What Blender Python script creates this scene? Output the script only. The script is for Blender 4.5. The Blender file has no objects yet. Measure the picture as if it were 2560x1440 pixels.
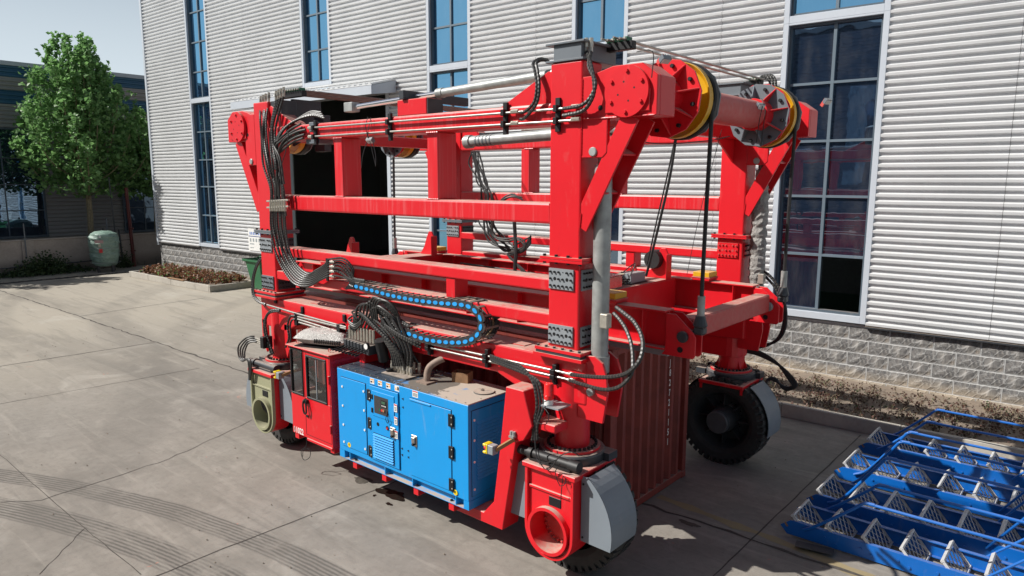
import bpy, bmesh, math, random
from math import sin, cos, pi, radians as R, atan2, sqrt, hypot
from mathutils import Vector, Matrix, Euler, noise as mnoise

random.seed(11)
scene = bpy.context.scene
col = scene.collection

# ------------------------------------------------------------------ camera, light, exposure
cam_d = bpy.data.cameras.new('camera')
cam = bpy.data.objects.new('camera', cam_d)
col.objects.link(cam)
cam_d.sensor_width = 36.0
cam_d.lens = 36.0 * 1749.0 / 2560.0
cam_d.clip_start = 0.1
cam_d.clip_end = 2000
cam.location = (0, 0, 5.1)
_yaw, _pit, _rol = R(40.72), R(8.79), R(-0.14)
_f = Vector((-sin(_yaw) * cos(_pit), cos(_yaw) * cos(_pit), -sin(_pit)))
_r = Vector((cos(_yaw), sin(_yaw), 0))
_d = _f.cross(_r)
_r2 = _r * cos(_rol) + _d * sin(_rol)
_d2 = -_r * sin(_rol) + _d * cos(_rol)
_m = Matrix((_r2, -_d2, -_f)).transposed()
cam.rotation_euler = _m.to_euler()
scene.camera = cam

SUN = Vector((-0.76, -0.80, 1.0)).normalized()          # towards the sun
sun_el = math.asin(SUN.z)
sun_az = atan2(SUN.x, SUN.y)
world = bpy.data.worlds.new('World')
scene.world = world
world.use_nodes = True
wn = world.node_tree.nodes
wl = world.node_tree.links
sky = wn.new('ShaderNodeTexSky')
sky.sky_type = 'NISHITA'
sky.sun_disc = False
sky.sun_elevation = sun_el
sky.sun_rotation = sun_az
sky.altitude = 50
sky.air_density = 1.0
sky.dust_density = 2.2
sky.ozone_density = 1.0
bg = wn['Background']
# milky summer haze towards the horizon, the same all the way round
tcw = wn.new('ShaderNodeTexCoord'); sxw = wn.new('ShaderNodeSeparateXYZ')
wl.new(tcw.outputs['Generated'], sxw.inputs[0])
hz = wn.new('ShaderNodeMapRange'); hz.interpolation_type = 'SMOOTHSTEP'
wl.new(sxw.outputs[2], hz.inputs[0])
hz.inputs[1].default_value, hz.inputs[2].default_value = 0.52, 0.02
hz.inputs[3].default_value, hz.inputs[4].default_value = 0.0, 1.0
hzp = wn.new('ShaderNodeMath'); hzp.operation = 'POWER'; wl.new(hz.outputs[0], hzp.inputs[0]); hzp.inputs[1].default_value = 1.3
hmx = wn.new('ShaderNodeMix'); hmx.data_type = 'RGBA'
wl.new(hzp.outputs[0], hmx.inputs[0]); wl.new(sky.outputs[0], hmx.inputs[6]); hmx.inputs[7].default_value = (10.2, 11.6, 12.6, 1)
wl.new(hmx.outputs[2], bg.inputs[0])
bg.inputs[1].default_value = 0.053
sl = bpy.data.lights.new('sun', 'SUN')
sl.energy = 5.0
sl.angle = R(0.5)
sl.color = (1.0, 0.965, 0.91)
so = bpy.data.objects.new('sun', sl)
so.rotation_euler = SUN.to_track_quat('Z', 'Y').to_euler()
so.location = (-20, -20, 30)
col.objects.link(so)
scene.view_settings.view_transform = 'Standard'
scene.view_settings.look = 'None'
scene.view_settings.exposure = 0.42
scene.view_settings.gamma = 1.0
scene.view_settings.use_curve_mapping = False

# ------------------------------------------------------------------ materials
class NT:
    def __init__(s, name):
        s.m = bpy.data.materials.new(name)
        s.m.use_nodes = True
        s.t = s.m.node_tree
        s.n = s.t.nodes
        s.b = s.n['Principled BSDF']
        s.out = s.n['Material Output']
    def node(s, typ, **kw):
        n = s.n.new(typ)
        for k, v in kw.items():
            setattr(n, k, v)
        return n
    def link(s, a, b):
        s.t.links.new(a, b)
    def set(s, inp, v):
        if hasattr(v, 'is_linked') or hasattr(v, 'links'):
            s.link(v, inp)
        else:
            inp.default_value = v
    def coords(s, kind='Object'):
        if kind == 'World':
            g = s.node('ShaderNodeNewGeometry')
            return g.outputs['Position']
        return s.node('ShaderNodeTexCoord').outputs[kind]
    def mapped(s, c, scale=(1, 1, 1), rot=(0, 0, 0), loc=(0, 0, 0)):
        mp = s.node('ShaderNodeMapping')
        s.link(c, mp.inputs[0])
        mp.inputs['Scale'].default_value = scale
        mp.inputs['Rotation'].default_value = rot
        mp.inputs['Location'].default_value = loc
        return mp.outputs[0]
    def noise(s, c, scale, detail=4, rough=0.55, dist=0.0):
        n = s.node('ShaderNodeTexNoise')
        s.link(c, n.inputs['Vector'])
        n.inputs['Scale'].default_value = scale
        n.inputs['Detail'].default_value = detail
        n.inputs['Roughness'].default_value = rough
        n.inputs['Distortion'].default_value = dist
        return n.outputs[0]
    def ramp(s, v, p0, p1, c0=(0, 0, 0, 1), c1=(1, 1, 1, 1)):
        r = s.node('ShaderNodeValToRGB')
        s.link(v, r.inputs[0])
        e = r.color_ramp.elements
        e[0].position, e[1].position = p0, p1
        e[0].color, e[1].color = c0, c1
        return r.outputs[0]
    def math(s, op, a, b=None, c=None, clamp=False):
        n = s.node('ShaderNodeMath', operation=op, use_clamp=clamp)
        for i, v in enumerate((a, b, c)):
            if v is not None:
                s.set(n.inputs[i], v)
        return n.outputs[0]
    def mix(s, f, a, b, blend='MIX'):
        n = s.node('ShaderNodeMix', data_type='RGBA', blend_type=blend)
        s.set(n.inputs[0], f)
        for i, v in ((6, a), (7, b)):
            if isinstance(v, tuple) and len(v) == 3:
                v = v + (1,)
            s.set(n.inputs[i], v)
        return n.outputs[2]
    def bump(s, h, strength=0.3, dist=0.01):
        n = s.node('ShaderNodeBump')
        n.inputs['Strength'].default_value = strength
        n.inputs['Distance'].default_value = dist
        s.link(h, n.inputs['Height'])
        s.link(n.outputs[0], s.b.inputs['Normal'])
    def up(s, lo=0.6, hi=0.95):
        g = s.node('ShaderNodeNewGeometry')
        x = s.node('ShaderNodeSeparateXYZ')
        s.link(g.outputs['Normal'], x.inputs[0])
        mr = s.node('ShaderNodeMapRange')
        s.link(x.outputs[2], mr.inputs[0])
        mr.inputs[1].default_value, mr.inputs[2].default_value = lo, hi
        return mr.outputs[0]

DUST = (0.40, 0.325, 0.265)

def paint(name, c, rough=0.38, dust=0.85, var=0.12, streak=0.0, metal=0.0, coat=0.0, dustc=DUST, film=0.0):
    t = NT(name)
    P = t.coords('World')
    n1 = t.noise(P, 1.7, 5, 0.6)
    n2 = t.noise(P, 14.0, 3, 0.6)
    nw = t.noise(t.mapped(P, (1, 1, 0.35)), 5.0, 6, 0.72, 0.5)
    dark = tuple(v * (1 - var) for v in c)
    base = t.mix(t.ramp(n1, 0.3, 0.7), dark + (1,), c + (1,))
    base = t.mix(t.math('MULTIPLY', t.ramp(nw, 0.58, 0.72), 0.16), base, tuple(v * 0.45 + 0.03 for v in c) + (1,))
    base = t.mix(t.math('MULTIPLY', t.ramp(nw, 0.30, 0.42, (1, 1, 1, 1), (0, 0, 0, 1)), 0.12), base, tuple(v * 0.7 + 0.1 for v in dustc) + (1,))
    if streak:
        sv = t.noise(t.mapped(P, (9, 9, 0.25)), 2.2, 4, 0.65)
        f = t.math('MULTIPLY', t.ramp(sv, 0.5, 0.78), streak)
        base = t.mix(f, base, tuple(min(1, v * 0.6 + 0.22) for v in c) + (1,))
    if film:
        base = t.mix(t.math('MULTIPLY', t.ramp(n2, 0.25, 0.8), film), base, dustc + (1,))
    rg = rough
    if dust:
        nd = t.math('ADD', t.math('MULTIPLY', n1, 0.6), t.math('MULTIPLY', n2, 0.5))
        d = t.math('MULTIPLY', t.math('MULTIPLY', t.up(), t.ramp(nd, 0.22, 0.6)), dust, clamp=True)
        base = t.mix(d, base, dustc + (1,))
        rg = t.math('ADD', t.math('MULTIPLY', d, 0.45), rough)
    t.set(t.b.inputs['Base Color'], base)
    t.set(t.b.inputs['Roughness'], rg)
    t.b.inputs['Metallic'].default_value = metal
    t.b.inputs['Coat Weight'].default_value = coat
    t.bump(n2, 0.06, 0.004)
    return t.m

def plain(name, c, rough=0.5, metal=0.0, var=0.15, scale=8, bump=0.0, emit=0.0, spec=0.5):
    t = NT(name)
    P = t.coords('World')
    n = t.noise(P, scale, 4, 0.6)
    base = t.mix(t.ramp(n, 0.3, 0.72), tuple(v * (1 - var) for v in c) + (1,), tuple(min(1, v * (1 + var * 0.4)) for v in c) + (1,))
    t.set(t.b.inputs['Base Color'], base)
    t.b.inputs['Roughness'].default_value = rough
    t.b.inputs['Metallic'].default_value = metal
    t.b.inputs['Specular IOR Level'].default_value = spec
    if bump:
        t.bump(n, bump, 0.01)
    if emit:
        t.set(t.b.inputs['Emission Color'], c + (1,))
        t.b.inputs['Emission Strength'].default_value = emit
    return t.m

RED = paint('red_paint', (0.63, 0.010, 0.018), 0.36, 0.9, 0.06)
REDS = paint('red_paint_streaked', (0.63, 0.010, 0.018), 0.40, 0.9, 0.06, streak=0.42)
REDT = paint('red_paint_dulled', (0.52, 0.03, 0.03), 0.5, 0.75, 0.15, film=0.22)
CABRED = paint('cab_red_paint', (0.64, 0.008, 0.016), 0.32, 0.95, 0.06)
BLUE = paint('blue_paint', (0.003, 0.27, 0.66), 0.36, 0.0, 0.05)
BLUETOP = paint('blue_top_dusty', (0.06, 0.10, 0.15), 0.30, 0.0, 0.25)
STAIRBLUE = paint('stair_blue_paint', (0.004, 0.115, 0.44), 0.32, 0.15, 0.1)
GREYP = paint('grey_paint', (0.135, 0.155, 0.175), 0.42, 0.45, 0.12)
LGREY = paint('light_grey_paint', (0.24, 0.265, 0.285), 0.42, 0.3, 0.1)
DGREY = paint('dark_grey_paint', (0.035, 0.04, 0.047), 0.45, 0.6, 0.2)
FENDER = paint('fender_grey_paint', (0.185, 0.215, 0.245), 0.46, 0.15, 0.08)
OLIVE = paint('olive_primer', (0.285, 0.285, 0.175), 0.6, 0.2, 0.1)
YELLOW = paint('yellow_paint', (0.66, 0.36, 0.008), 0.45, 0.5, 0.15)
STEEL = plain('bare_steel_pipe', (0.42, 0.40, 0.37), 0.32, 0.75, 0.2, 12)
ZINC = plain('zinc_fitting', (0.55, 0.52, 0.45), 0.35, 0.6, 0.2, 20)
CHROME = plain('chrome_rod', (0.85, 0.86, 0.88), 0.10, 1.0, 0.03)
GALV = plain('galvanised_tube', (0.36, 0.375, 0.365), 0.45, 0.35, 0.3, 6)
BLACK = plain('black_rubber', (0.016, 0.016, 0.017), 0.55, 0, 0.4, 10)
HOSE = plain('hose_black', (0.02, 0.02, 0.021), 0.42, 0, 0.4, 9)
RIDGE = plain('hose_guard_ridge', (0.04, 0.038, 0.034), 0.5, 0, 0.5, 14)
HOSEG = plain('hose_dusty', (0.032, 0.031, 0.029), 0.48, 0, 0.4, 9)
TYRE = plain('tyre_rubber', (0.028, 0.027, 0.026), 0.75, 0, 0.45, 7, 0.2)
BOLT = plain('bolt_black', (0.012, 0.012, 0.014), 0.5, 0.3)
GREEN = plain('green_valve', (0.01, 0.13, 0.065), 0.4, 0.2)
OVAL = plain('chain_blue_cap', (0.02, 0.32, 0.75), 0.4)
CHAINM = plain('chain_nylon', (0.032, 0.033, 0.036), 0.5, 0, 0.3, 10)
CHAIND = plain('chain_nylon_dusty', (0.22, 0.2, 0.17), 0.7, 0, 0.5, 12)
WHITE = plain('white_print', (0.72, 0.72, 0.70), 0.5, 0, 0.1)
CLEARW = plain('white_worn_print', (0.5, 0.42, 0.40), 0.6, 0, 0.4, 30)
REDP = plain('red_print', (0.6, 0.03, 0.03), 0.5)
ORANGEP = plain('orange_print', (0.75, 0.32, 0.03), 0.5)
YPLAST = plain('yellow_plastic', (0.75, 0.55, 0.01), 0.4)
BEACON = plain('beacon_red', (0.72, 0.02, 0.02), 0.25)
GLASSD = None

def glass(name, base, refl, rough=0.015, tint=(1, 1, 1), dirt=0.12):
    t = NT(name)
    P = t.coords('World')
    wav = t.noise(P, 1.3, 2, 0.5)
    n = t.noise(t.mapped(P, (1, 1, 0.4)), 3.0, 5, 0.6)
    d = t.node('ShaderNodeBsdfDiffuse')
    t.set(d.inputs[0], t.mix(t.math('MULTIPLY', t.ramp(n, 0.45, 0.85), dirt), base + (1,), (0.35, 0.34, 0.32, 1)))
    g = t.node('ShaderNodeBsdfGlossy')
    g.inputs[0].default_value = tint + (1,)
    g.inputs['Roughness'].default_value = rough
    b = t.node('ShaderNodeBump')
    b.inputs['Strength'].default_value = 0.05
    b.inputs['Distance'].default_value = 0.05
    t.link(wav, b.inputs['Height'])
    t.link(b.outputs[0], g.inputs['Normal'])
    fr = t.node('ShaderNodeFresnel')
    fr.inputs[0].default_value = 1.5
    mx = t.node('ShaderNodeMixShader')
    t.set(mx.inputs[0], t.math('ADD', fr.outputs[0], refl, clamp=True))
    t.link(d.outputs[0], mx.inputs[1])
    t.link(g.outputs[0], mx.inputs[2])
    t.link(mx.outputs[0], t.out.inputs[0])
    return t.m

PANE = glass('window_glass', (0.012, 0.02, 0.032), 0.55, tint=(0.30, 0.68, 1.0))
PANE_D = glass('window_glass_lower', (0.010, 0.017, 0.034), 0.24, tint=(0.5, 0.74, 1.0), dirt=0.14)
CABGLASS = NT('cab_glass')
def _cg():
    t = CABGLASS
    tr = t.node('ShaderNodeBsdfTransparent'); tr.inputs[0].default_value = (0.72, 0.76, 0.75, 1)
    g = t.node('ShaderNodeBsdfGlossy'); g.inputs['Roughness'].default_value = 0.02
    fr = t.node('ShaderNodeFresnel'); fr.inputs[0].default_value = 1.5
    mx = t.node('ShaderNodeMixShader')
    t.set(mx.inputs[0], t.math('ADD', fr.outputs[0], 0.06, clamp=True))
    t.link(tr.outputs[0], mx.inputs[1]); t.link(g.outputs[0], mx.inputs[2])
    t.link(mx.outputs[0], t.out.inputs[0])
_cg()
CABGLASS = CABGLASS.m

def plastic_wrap(name, c, bump=0.9):
    t = NT(name)
    P = t.coords('World')
    n = t.noise(P, 16, 4, 0.7, 1.5)
    n2 = t.noise(P, 45, 3, 0.7, 2.0)
    t.set(t.b.inputs['Base Color'], t.mix(t.ramp(n, 0.35, 0.65), tuple(v * 0.7 for v in c) + (1,), c + (1,)))
    t.b.inputs['Roughness'].default_value = 0.22
    t.bump(t.math('ADD', n, t.math('MULTIPLY', n2, 0.5)), bump, 0.03)
    return t.m
WRAP = plastic_wrap('plastic_wrap', (0.36, 0.35, 0.33))
SACK = plastic_wrap('sack_plastic', (0.58, 0.56, 0.53), 0.8)

def corrug_mat(name, c, spot=0.0):
    t = NT(name)
    P = t.coords('World')
    n = t.noise(P, 0.7, 5, 0.65)
    n2 = t.noise(t.mapped(P, (6, 6, 30)), 1.0, 4, 0.7)
    n3 = t.noise(P, 26, 3, 0.6)
    base = t.mix(t.ramp(n, 0.3, 0.75), tuple(v * 0.86 for v in c) + (1,), c + (1,))
    base = t.mix(t.math('MULTIPLY', t.ramp(n2, 0.52, 0.8), 0.28), base, tuple(v * 0.62 for v in c) + (1,))
    base = t.mix(t.math('MULTIPLY', t.ramp(n3, 0.66, 0.76), 0.25), base, (0.35, 0.33, 0.3, 1))
    t.set(t.b.inputs['Base Color'], base)
    t.b.inputs['Roughness'].default_value = 0.42
    t.b.inputs['Metallic'].default_value = 0.12
    return t.m
CORR = corrug_mat('white_corrugated_steel', (0.63, 0.64, 0.645))
CORRG = corrug_mat('grey_corrugated_steel', (0.29, 0.28, 0.275))
CORRB = corrug_mat('blue_corrugated_steel', (0.03, 0.11, 0.20))
CORRD = corrug_mat('dark_corrugated_steel', (0.10, 0.115, 0.14))
TRIM = paint('aluminium_trim', (0.46, 0.50, 0.55), 0.4, 0.1, 0.07)
FRAME = paint('window_frame_grey', (0.075, 0.10, 0.125), 0.42, 0.3, 0.1)
FRAMEL = paint('window_frame_light', (0.12, 0.16, 0.195), 0.42, 0.2, 0.1)
DARKIN = plain('interior_dark', (0.30, 0.30, 0.31), 0.8)
GREENFLOOR = plain('green_floor_paint', (0.06, 0.22, 0.14), 0.45)
BINGREEN = plain('green_bin_plastic', (0.03, 0.135, 0.06), 0.45)

def stone_mat():
    t = NT('stone_cladding')
    P = t.coords('Object')
    P2 = t.coords('World')
    vo = t.node('ShaderNodeTexVoronoi', feature='DISTANCE_TO_EDGE')
    nd = t.noise(P, 7, 3, 0.6)
    vm = t.node('ShaderNodeVectorMath', operation='ADD')
    t.link(t.mapped(P, (1, 1, 1)), vm.inputs[0])
    cm = t.node('ShaderNodeCombineXYZ')
    t.set(cm.inputs[0], t.math('MULTIPLY', nd, 0.25)); t.set(cm.inputs[2], t.math('MULTIPLY', nd, 0.3))
    t.link(cm.outputs[0], vm.inputs[1])
    t.link(vm.outputs[0], vo.inputs['Vector'])
    vo.inputs['Scale'].default_value = 5.5
    vein = t.ramp(vo.outputs['Distance'], 0.02, 0.09, (1, 1, 1, 1), (0, 0, 0, 1))
    n = t.noise(t.mapped(P, (1.3, 1, 0.55)), 5.5, 5, 0.62, 0.9)
    base = t.mix(t.ramp(n, 0.32, 0.7), (0.035, 0.037, 0.042, 1), (0.27, 0.255, 0.235, 1))
    base = t.mix(t.math('MULTIPLY', vein, 0.38), base, (0.43, 0.43, 0.42, 1))
    so_ = t.node('ShaderNodeSeparateXYZ'); t.link(P, so_.inputs[0])
    ex = t.math('GREATER_THAN', t.math('ABSOLUTE', so_.outputs[0]), 0.434)
    ez = t.math('GREATER_THAN', t.math('ABSOLUTE', t.math('SUBTRACT', so_.outputs[2], 0.151)), 0.139)
    base = t.mix(t.math('MULTIPLY', t.math('MAXIMUM', ex, ez), 0.75), base, (0.46, 0.46, 0.45, 1))
    lf = t.node('ShaderNodeMapRange'); t.link(t.math('ADD', so_.outputs[0], t.math('MULTIPLY', nd, 0.35)), lf.inputs[0])
    lf.inputs[1].default_value, lf.inputs[2].default_value = 0.0, -0.22
    base = t.mix(t.math('MULTIPLY', lf.outputs[0], 0.45), base, (0.05, 0.052, 0.058, 1))
    br = t.noise(P, 4, 3, 0.6)
    base = t.mix(t.math('MULTIPLY', t.ramp(br, 0.56, 0.72), 0.5), base, (0.19, 0.15, 0.11, 1))
    # splashed mud on the lowest course
    sx = t.node('ShaderNodeSeparateXYZ'); t.link(P2, sx.inputs[0])
    mn = t.noise(P2, 1.4, 4, 0.6)
    h = t.math('ADD', sx.outputs[2], t.math('MULTIPLY', mn, -0.35))
    mud = t.node('ShaderNodeMapRange'); t.link(h, mud.inputs[0])
    mud.inputs[1].default_value, mud.inputs[2].default_value = 0.42, 0.02
    base = t.mix(t.math('MULTIPLY', mud.outputs[0], 0.8), base, (0.44, 0.36, 0.26, 1))
    t.set(t.b.inputs['Base Color'], base)
    t.b.inputs['Roughness'].default_value = 0.75
    t.bump(t.math('ADD', n, t.math('MULTIPLY', vein, 0.6)), 0.45, 0.02)
    return t.m
STONE = stone_mat()
MORTAR = plain('mortar', (0.52, 0.52, 0.51), 0.85)

def concrete(name, c, stain=(0.2, 0.17, 0.14), dark_foot=False):
    t = NT(name)
    P = t.coords('World')
    n = t.noise(P, 0.9, 6, 0.65)
    n2 = t.noise(P, 9, 5, 0.7)
    base = t.mix(t.ramp(n, 0.3, 0.7), tuple(v * 0.72 for v in c) + (1,), c + (1,))
    base = t.mix(t.math('MULTIPLY', t.ramp(n2, 0.45, 0.75), 0.35), base, stain + (1,))
    if dark_foot:  # dark brown towards the bottom, edge broken up by noise
        sx = t.node('ShaderNodeSeparateXYZ'); t.link(P, sx.inputs[0])
        h = t.math('ADD', sx.outputs[2], t.math('MULTIPLY', n, -0.7))
        mr = t.node('ShaderNodeMapRange'); t.link(h, mr.inputs[0])
        mr.inputs[1].default_value, mr.inputs[2].default_value = 0.5, -0.1
        base = t.mix(t.math('MULTIPLY', mr.outputs[0], 0.75), base, (0.09, 0.075, 0.06, 1))
    t.set(t.b.inputs['Base Color'], base)
    t.b.inputs['Roughness'].default_value = 0.9
    t.bump(n2, 0.25, 0.01)
    return t.m
KERBC = concrete('kerb_concrete', (0.43, 0.40, 0.35))
WALLC = concrete('old_wall_render', (0.43, 0.37, 0.32), dark_foot=True)
SOILR = concrete('dry_soil', (0.20, 0.16, 0.125), (0.36, 0.28, 0.19))
CRACK = plain('joint_filler', (0.075, 0.065, 0.056), 0.95, 0, 0.4, 20)
OIL = plain('oil_stain', (0.022, 0.016, 0.013), 0.22, 0, 0.5, 12)
OILDRY = plain('dried_oil_stain', (0.085, 0.075, 0.062), 0.7, 0, 0.5, 12)
LINEP = concrete('worn_yellow_line', (0.30, 0.24, 0.13), (0.22, 0.2, 0.17))

def ground_mat():
    t = NT('yard_concrete')
    P = t.coords('World')
    sx = t.node('ShaderNodeSeparateXYZ'); t.link(P, sx.inputs[0])
    X, Y = sx.outputs[0], sx.outputs[1]
    n1 = t.noise(P, 0.16, 5, 0.6)
    n2 = t.noise(P, 0.9, 7, 0.66, 0.4)
    n3 = t.noise(P, 7.5, 6, 0.7)
    n4 = t.noise(P, 60, 3, 0.6)
    base = t.mix(t.ramp(n2, 0.28, 0.74), (0.18, 0.165, 0.145, 1), (0.262, 0.241, 0.213, 1))
    base = t.mix(t.math('MULTIPLY', t.ramp(n1, 0.35, 0.72), 0.5), base, (0.262, 0.233, 0.195, 1))
    base = t.mix(t.math('MULTIPLY', t.ramp(n3, 0.48, 0.7), 0.42), base, (0.135, 0.122, 0.107, 1))
    n5 = t.noise(P, 2.4, 8, 0.75, 0.6)
    base = t.mix(t.math('MULTIPLY', t.ramp(n5, 0.52, 0.68), 0.38), base, (0.33, 0.305, 0.268, 1))
    # paler tone towards the far left
    far = t.node('ShaderNodeMapRange'); t.link(t.math('ADD', X, t.math('MULTIPLY', n2, 5.0)), far.inputs[0])
    far.inputs[1].default_value, far.inputs[2].default_value = -14.0, -25.0
    base = t.mix(t.math('MULTIPLY', far.outputs[0], 0.6), base, (0.375, 0.338, 0.275, 1))
    pale = t.noise(P, 0.55, 5, 0.62, 0.8)
    base = t.mix(t.math('MULTIPLY', t.ramp(pale, 0.58, 0.74), 0.5), base, (0.40, 0.375, 0.33, 1))
    # broad sweeping tyre scuffs: arcs about a turning centre
    def arc(cx, cy, r0, w, dark, soft=0.08, tread=0.0, a=None):
        dx = t.math('SUBTRACT', X, cx); dy = t.math('SUBTRACT', Y, cy)
        rr = t.math('SQRT', t.math('ADD', t.math('MULTIPLY', dx, dx), t.math('MULTIPLY', dy, dy)))
        rr = t.math('ADD', rr, t.math('MULTIPLY', t.math('SUBTRACT', n2, 0.5), 0.10))
        e = t.math('ABSOLUTE', t.math('SUBTRACT', rr, r0))
        mr = t.node('ShaderNodeMapRange'); t.link(e, mr.inputs[0])
        mr.inputs[1].default_value, mr.inputs[2].default_value = w + soft, w - soft * 0.2
        f = mr.outputs[0]
        if tread:
            rb = t.math('SINE', t.math('MULTIPLY', t.math('ADD', rr, t.math('MULTIPLY', n3, 0.02)), 98.0))
            f = t.math('MULTIPLY', f, t.math('ADD', 0.62, t.math('MULTIPLY', rb, 0.38)))
        brk = t.ramp(t.noise(P, 1.1, 6, 0.72), 0.26, 0.5)
        f = t.math('MULTIPLY', t.math('MULTIPLY', f, brk), dark)
        return f
    f1 = arc(-5.8, -14.0, 18.93, 0.20, 0.85, 0.04, 1)
    f2 = arc(-5.8, -14.0, 18.02, 0.24, 0.9, 0.04, 1)
    base = t.mix(t.math('ADD', f1, f2, clamp=True), base, (0.085, 0.078, 0.07, 1))
    for cx, cy, r0, w, dk in ((-22, 24, 15.6, 0.5, 0.22), (-26, 27, 20.8, 0.35, 0.26), (-15, 22, 14.6, 0.4, 0.2), (-18, -30, 37.6, 0.4, 0.24), (-30, -20, 29.5, 0.5, 0.25)):
        base = t.mix(arc(cx, cy, r0, w, dk, 0.25), base, (0.12, 0.11, 0.098, 1))
    st = t.noise(t.mapped(P, (0.25, 2.6, 1), (0, 0, 0.35)), 1.0, 5, 0.66, 0.6)
    base = t.mix(t.math('MULTIPLY', t.ramp(st, 0.52, 0.68), 0.42), base, (0.125, 0.115, 0.10, 1))
    st2 = t.noise(t.mapped(P, (0.3, 3.4, 1), (0, 0, -0.12)), 1.0, 5, 0.66, 0.4)
    base = t.mix(t.math('MULTIPLY', t.ramp(st2, 0.56, 0.7), 0.36), base, (0.36, 0.33, 0.285, 1))
    # paint flecks
    fl = t.noise(P, 3.2, 2, 0.5, 1.0)
    base = t.mix(t.math('MULTIPLY', t.ramp(fl, 0.755, 0.775), 0.45), base, (0.46, 0.16, 0.11, 1))
    base = t.mix(t.math('MULTIPLY', t.ramp(n4, 0.6, 0.74), 0.4), base, (0.10, 0.09, 0.08, 1))
    t.set(t.b.inputs['Base Color'], base)
    t.b.inputs['Roughness'].default_value = 0.86
    t.b.inputs['Specular IOR Level'].default_value = 0.3
    t.bump(t.math('ADD', n3, t.math('MULTIPLY', n4, 0.5)), 0.25, 0.008)
    return t.m
GROUND = ground_mat()

def leaf_mat(name, c1, c2, trans=0.3):
    t = NT(name)
    oi = t.node('ShaderNodeTexCoord')
    n = t.noise(t.coords('World'), 1.3, 2, 0.5)
    n2 = t.node('ShaderNodeTexWhiteNoise', noise_dimensions='3D')
    P = t.coords('World')
    sc = t.node('ShaderNodeVectorMath', operation='SNAP'); t.link(P, sc.inputs[0]); sc.inputs[1].default_value = (0.2, 0.2, 0.2)
    t.link(sc.outputs[0], n2.inputs[0])
    f = t.math('ADD', t.math('MULTIPLY', n, 0.4), t.math('MULTIPLY', n2.outputs[0], 0.6))
    base = t.mix(f, c1 + (1,), c2 + (1,))
    t.set(t.b.inputs['Base Color'], base)
    t.b.inputs['Roughness'].default_value = 0.5
    tr = t.node('ShaderNodeBsdfTranslucent')
    t.set(tr.inputs[0], base)
    mx = t.node('ShaderNodeMixShader'); mx.inputs[0].default_value = trans
    t.link(t.b.outputs[0], mx.inputs[1]); t.link(tr.outputs[0], mx.inputs[2])
    t.link(mx.outputs[0], t.out.inputs[0])
    return t.m
LEAF = leaf_mat('leaf_green', (0.085, 0.20, 0.06), (0.24, 0.43, 0.15), 0.48)
LEAF_D = leaf_mat('leaf_dark', (0.025, 0.05, 0.018), (0.06, 0.10, 0.03))
LEAF_R = leaf_mat('leaf_dry_red', (0.14, 0.05, 0.03), (0.30, 0.15, 0.075))
LEAF_R2 = leaf_mat('leaf_dark_red', (0.035, 0.018, 0.014), (0.14, 0.065, 0.045), 0.15)
BARK = plain('bark', (0.24, 0.20, 0.13), 0.9, 0, 0.35, 9, 0.4)
CARD = plain('cardboard', (0.27, 0.155, 0.08), 0.85, 0, 0.3, 10)
CONT = None
def cont_mat():
    t = NT('container_paint')
    P = t.coords('World')
    n = t.noise(P, 1.6, 6, 0.7)
    n2 = t.noise(t.mapped(P, (7, 7, 0.8)), 1.2, 5, 0.7)
    base = t.mix(t.ramp(n, 0.35, 0.72), (0.155, 0.026, 0.02, 1), (0.26, 0.045, 0.032, 1))
    base = t.mix(t.math('MULTIPLY', t.ramp(n2, 0.55, 0.76), 0.55), base, (0.07, 0.018, 0.013, 1))
    base = t.mix(t.math('MULTIPLY', t.up(), 0.7), base, (0.30, 0.22, 0.18, 1))
    t.set(t.b.inputs['Base Color'], base)
    t.b.inputs['Roughness'].default_value = 0.55
    t.bump(n, 0.3, 0.03)
    return t.m
CONT = cont_mat()

def gen_top():
    t = NT('generator_roof')
    P = t.coords('World')
    sx = t.node('ShaderNodeSeparateXYZ'); t.link(P, sx.inputs[0])
    n = t.noise(P, 2.6, 5, 0.6, 0.8)
    n2 = t.noise(P, 11, 4, 0.6)
    wet = (0.045, 0.062, 0.085, 1)
    damp = (0.135, 0.118, 0.10, 1)
    dust = (0.40, 0.345, 0.29, 1)
    xf = t.math('ADD', sx.outputs[0], t.math('MULTIPLY', t.math('SUBTRACT', n, 0.5), 1.6))
    m1 = t.node('ShaderNodeMapRange'); t.link(xf, m1.inputs[0])
    m1.inputs[1].default_value, m1.inputs[2].default_value = -7.75, -7.70
    m2 = t.node('ShaderNodeMapRange'); t.link(t.math('ADD', xf, t.math('MULTIPLY', sx.outputs[1], 0.55)), m2.inputs[0])
    m2.inputs[1].default_value, m2.inputs[2].default_value = -3.34, -3.30
    base = t.mix(m1.outputs[0], wet, damp)
    base = t.mix(t.math('MULTIPLY', t.ramp(n2, 0.5, 0.8), 0.3), base, (0.2, 0.19, 0.18, 1))
    base = t.mix(m2.outputs[0], base, dust)
    bl = t.math('MULTIPLY', t.ramp(n, 0.62, 0.66), 0.7)
    base = t.mix(bl, base, (0.05, 0.22, 0.5, 1))
    t.set(t.b.inputs['Base Color'], base)
    t.set(t.b.inputs['Roughness'], t.math('ADD', 0.22, t.math('MULTIPLY', m1.outputs[0], 0.5)))
    return t.m
GENTOP = gen_top()
def quilt_mat():
    t = NT('tank_quilt')
    P = t.coords('World')
    n = t.noise(t.mapped(P, (1, 1, 2.5), (0.5, 0.4, 0)), 5, 4, 0.6, 1.0)
    t.set(t.b.inputs['Base Color'], t.mix(t.ramp(n, 0.3, 0.7), (0.14, 0.225, 0.185, 1), (0.28, 0.39, 0.33, 1)))
    t.b.inputs['Roughness'].default_value = 0.45
    t.bump(n, 0.8, 0.05)
    return t.m
QUILT = quilt_mat()

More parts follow.
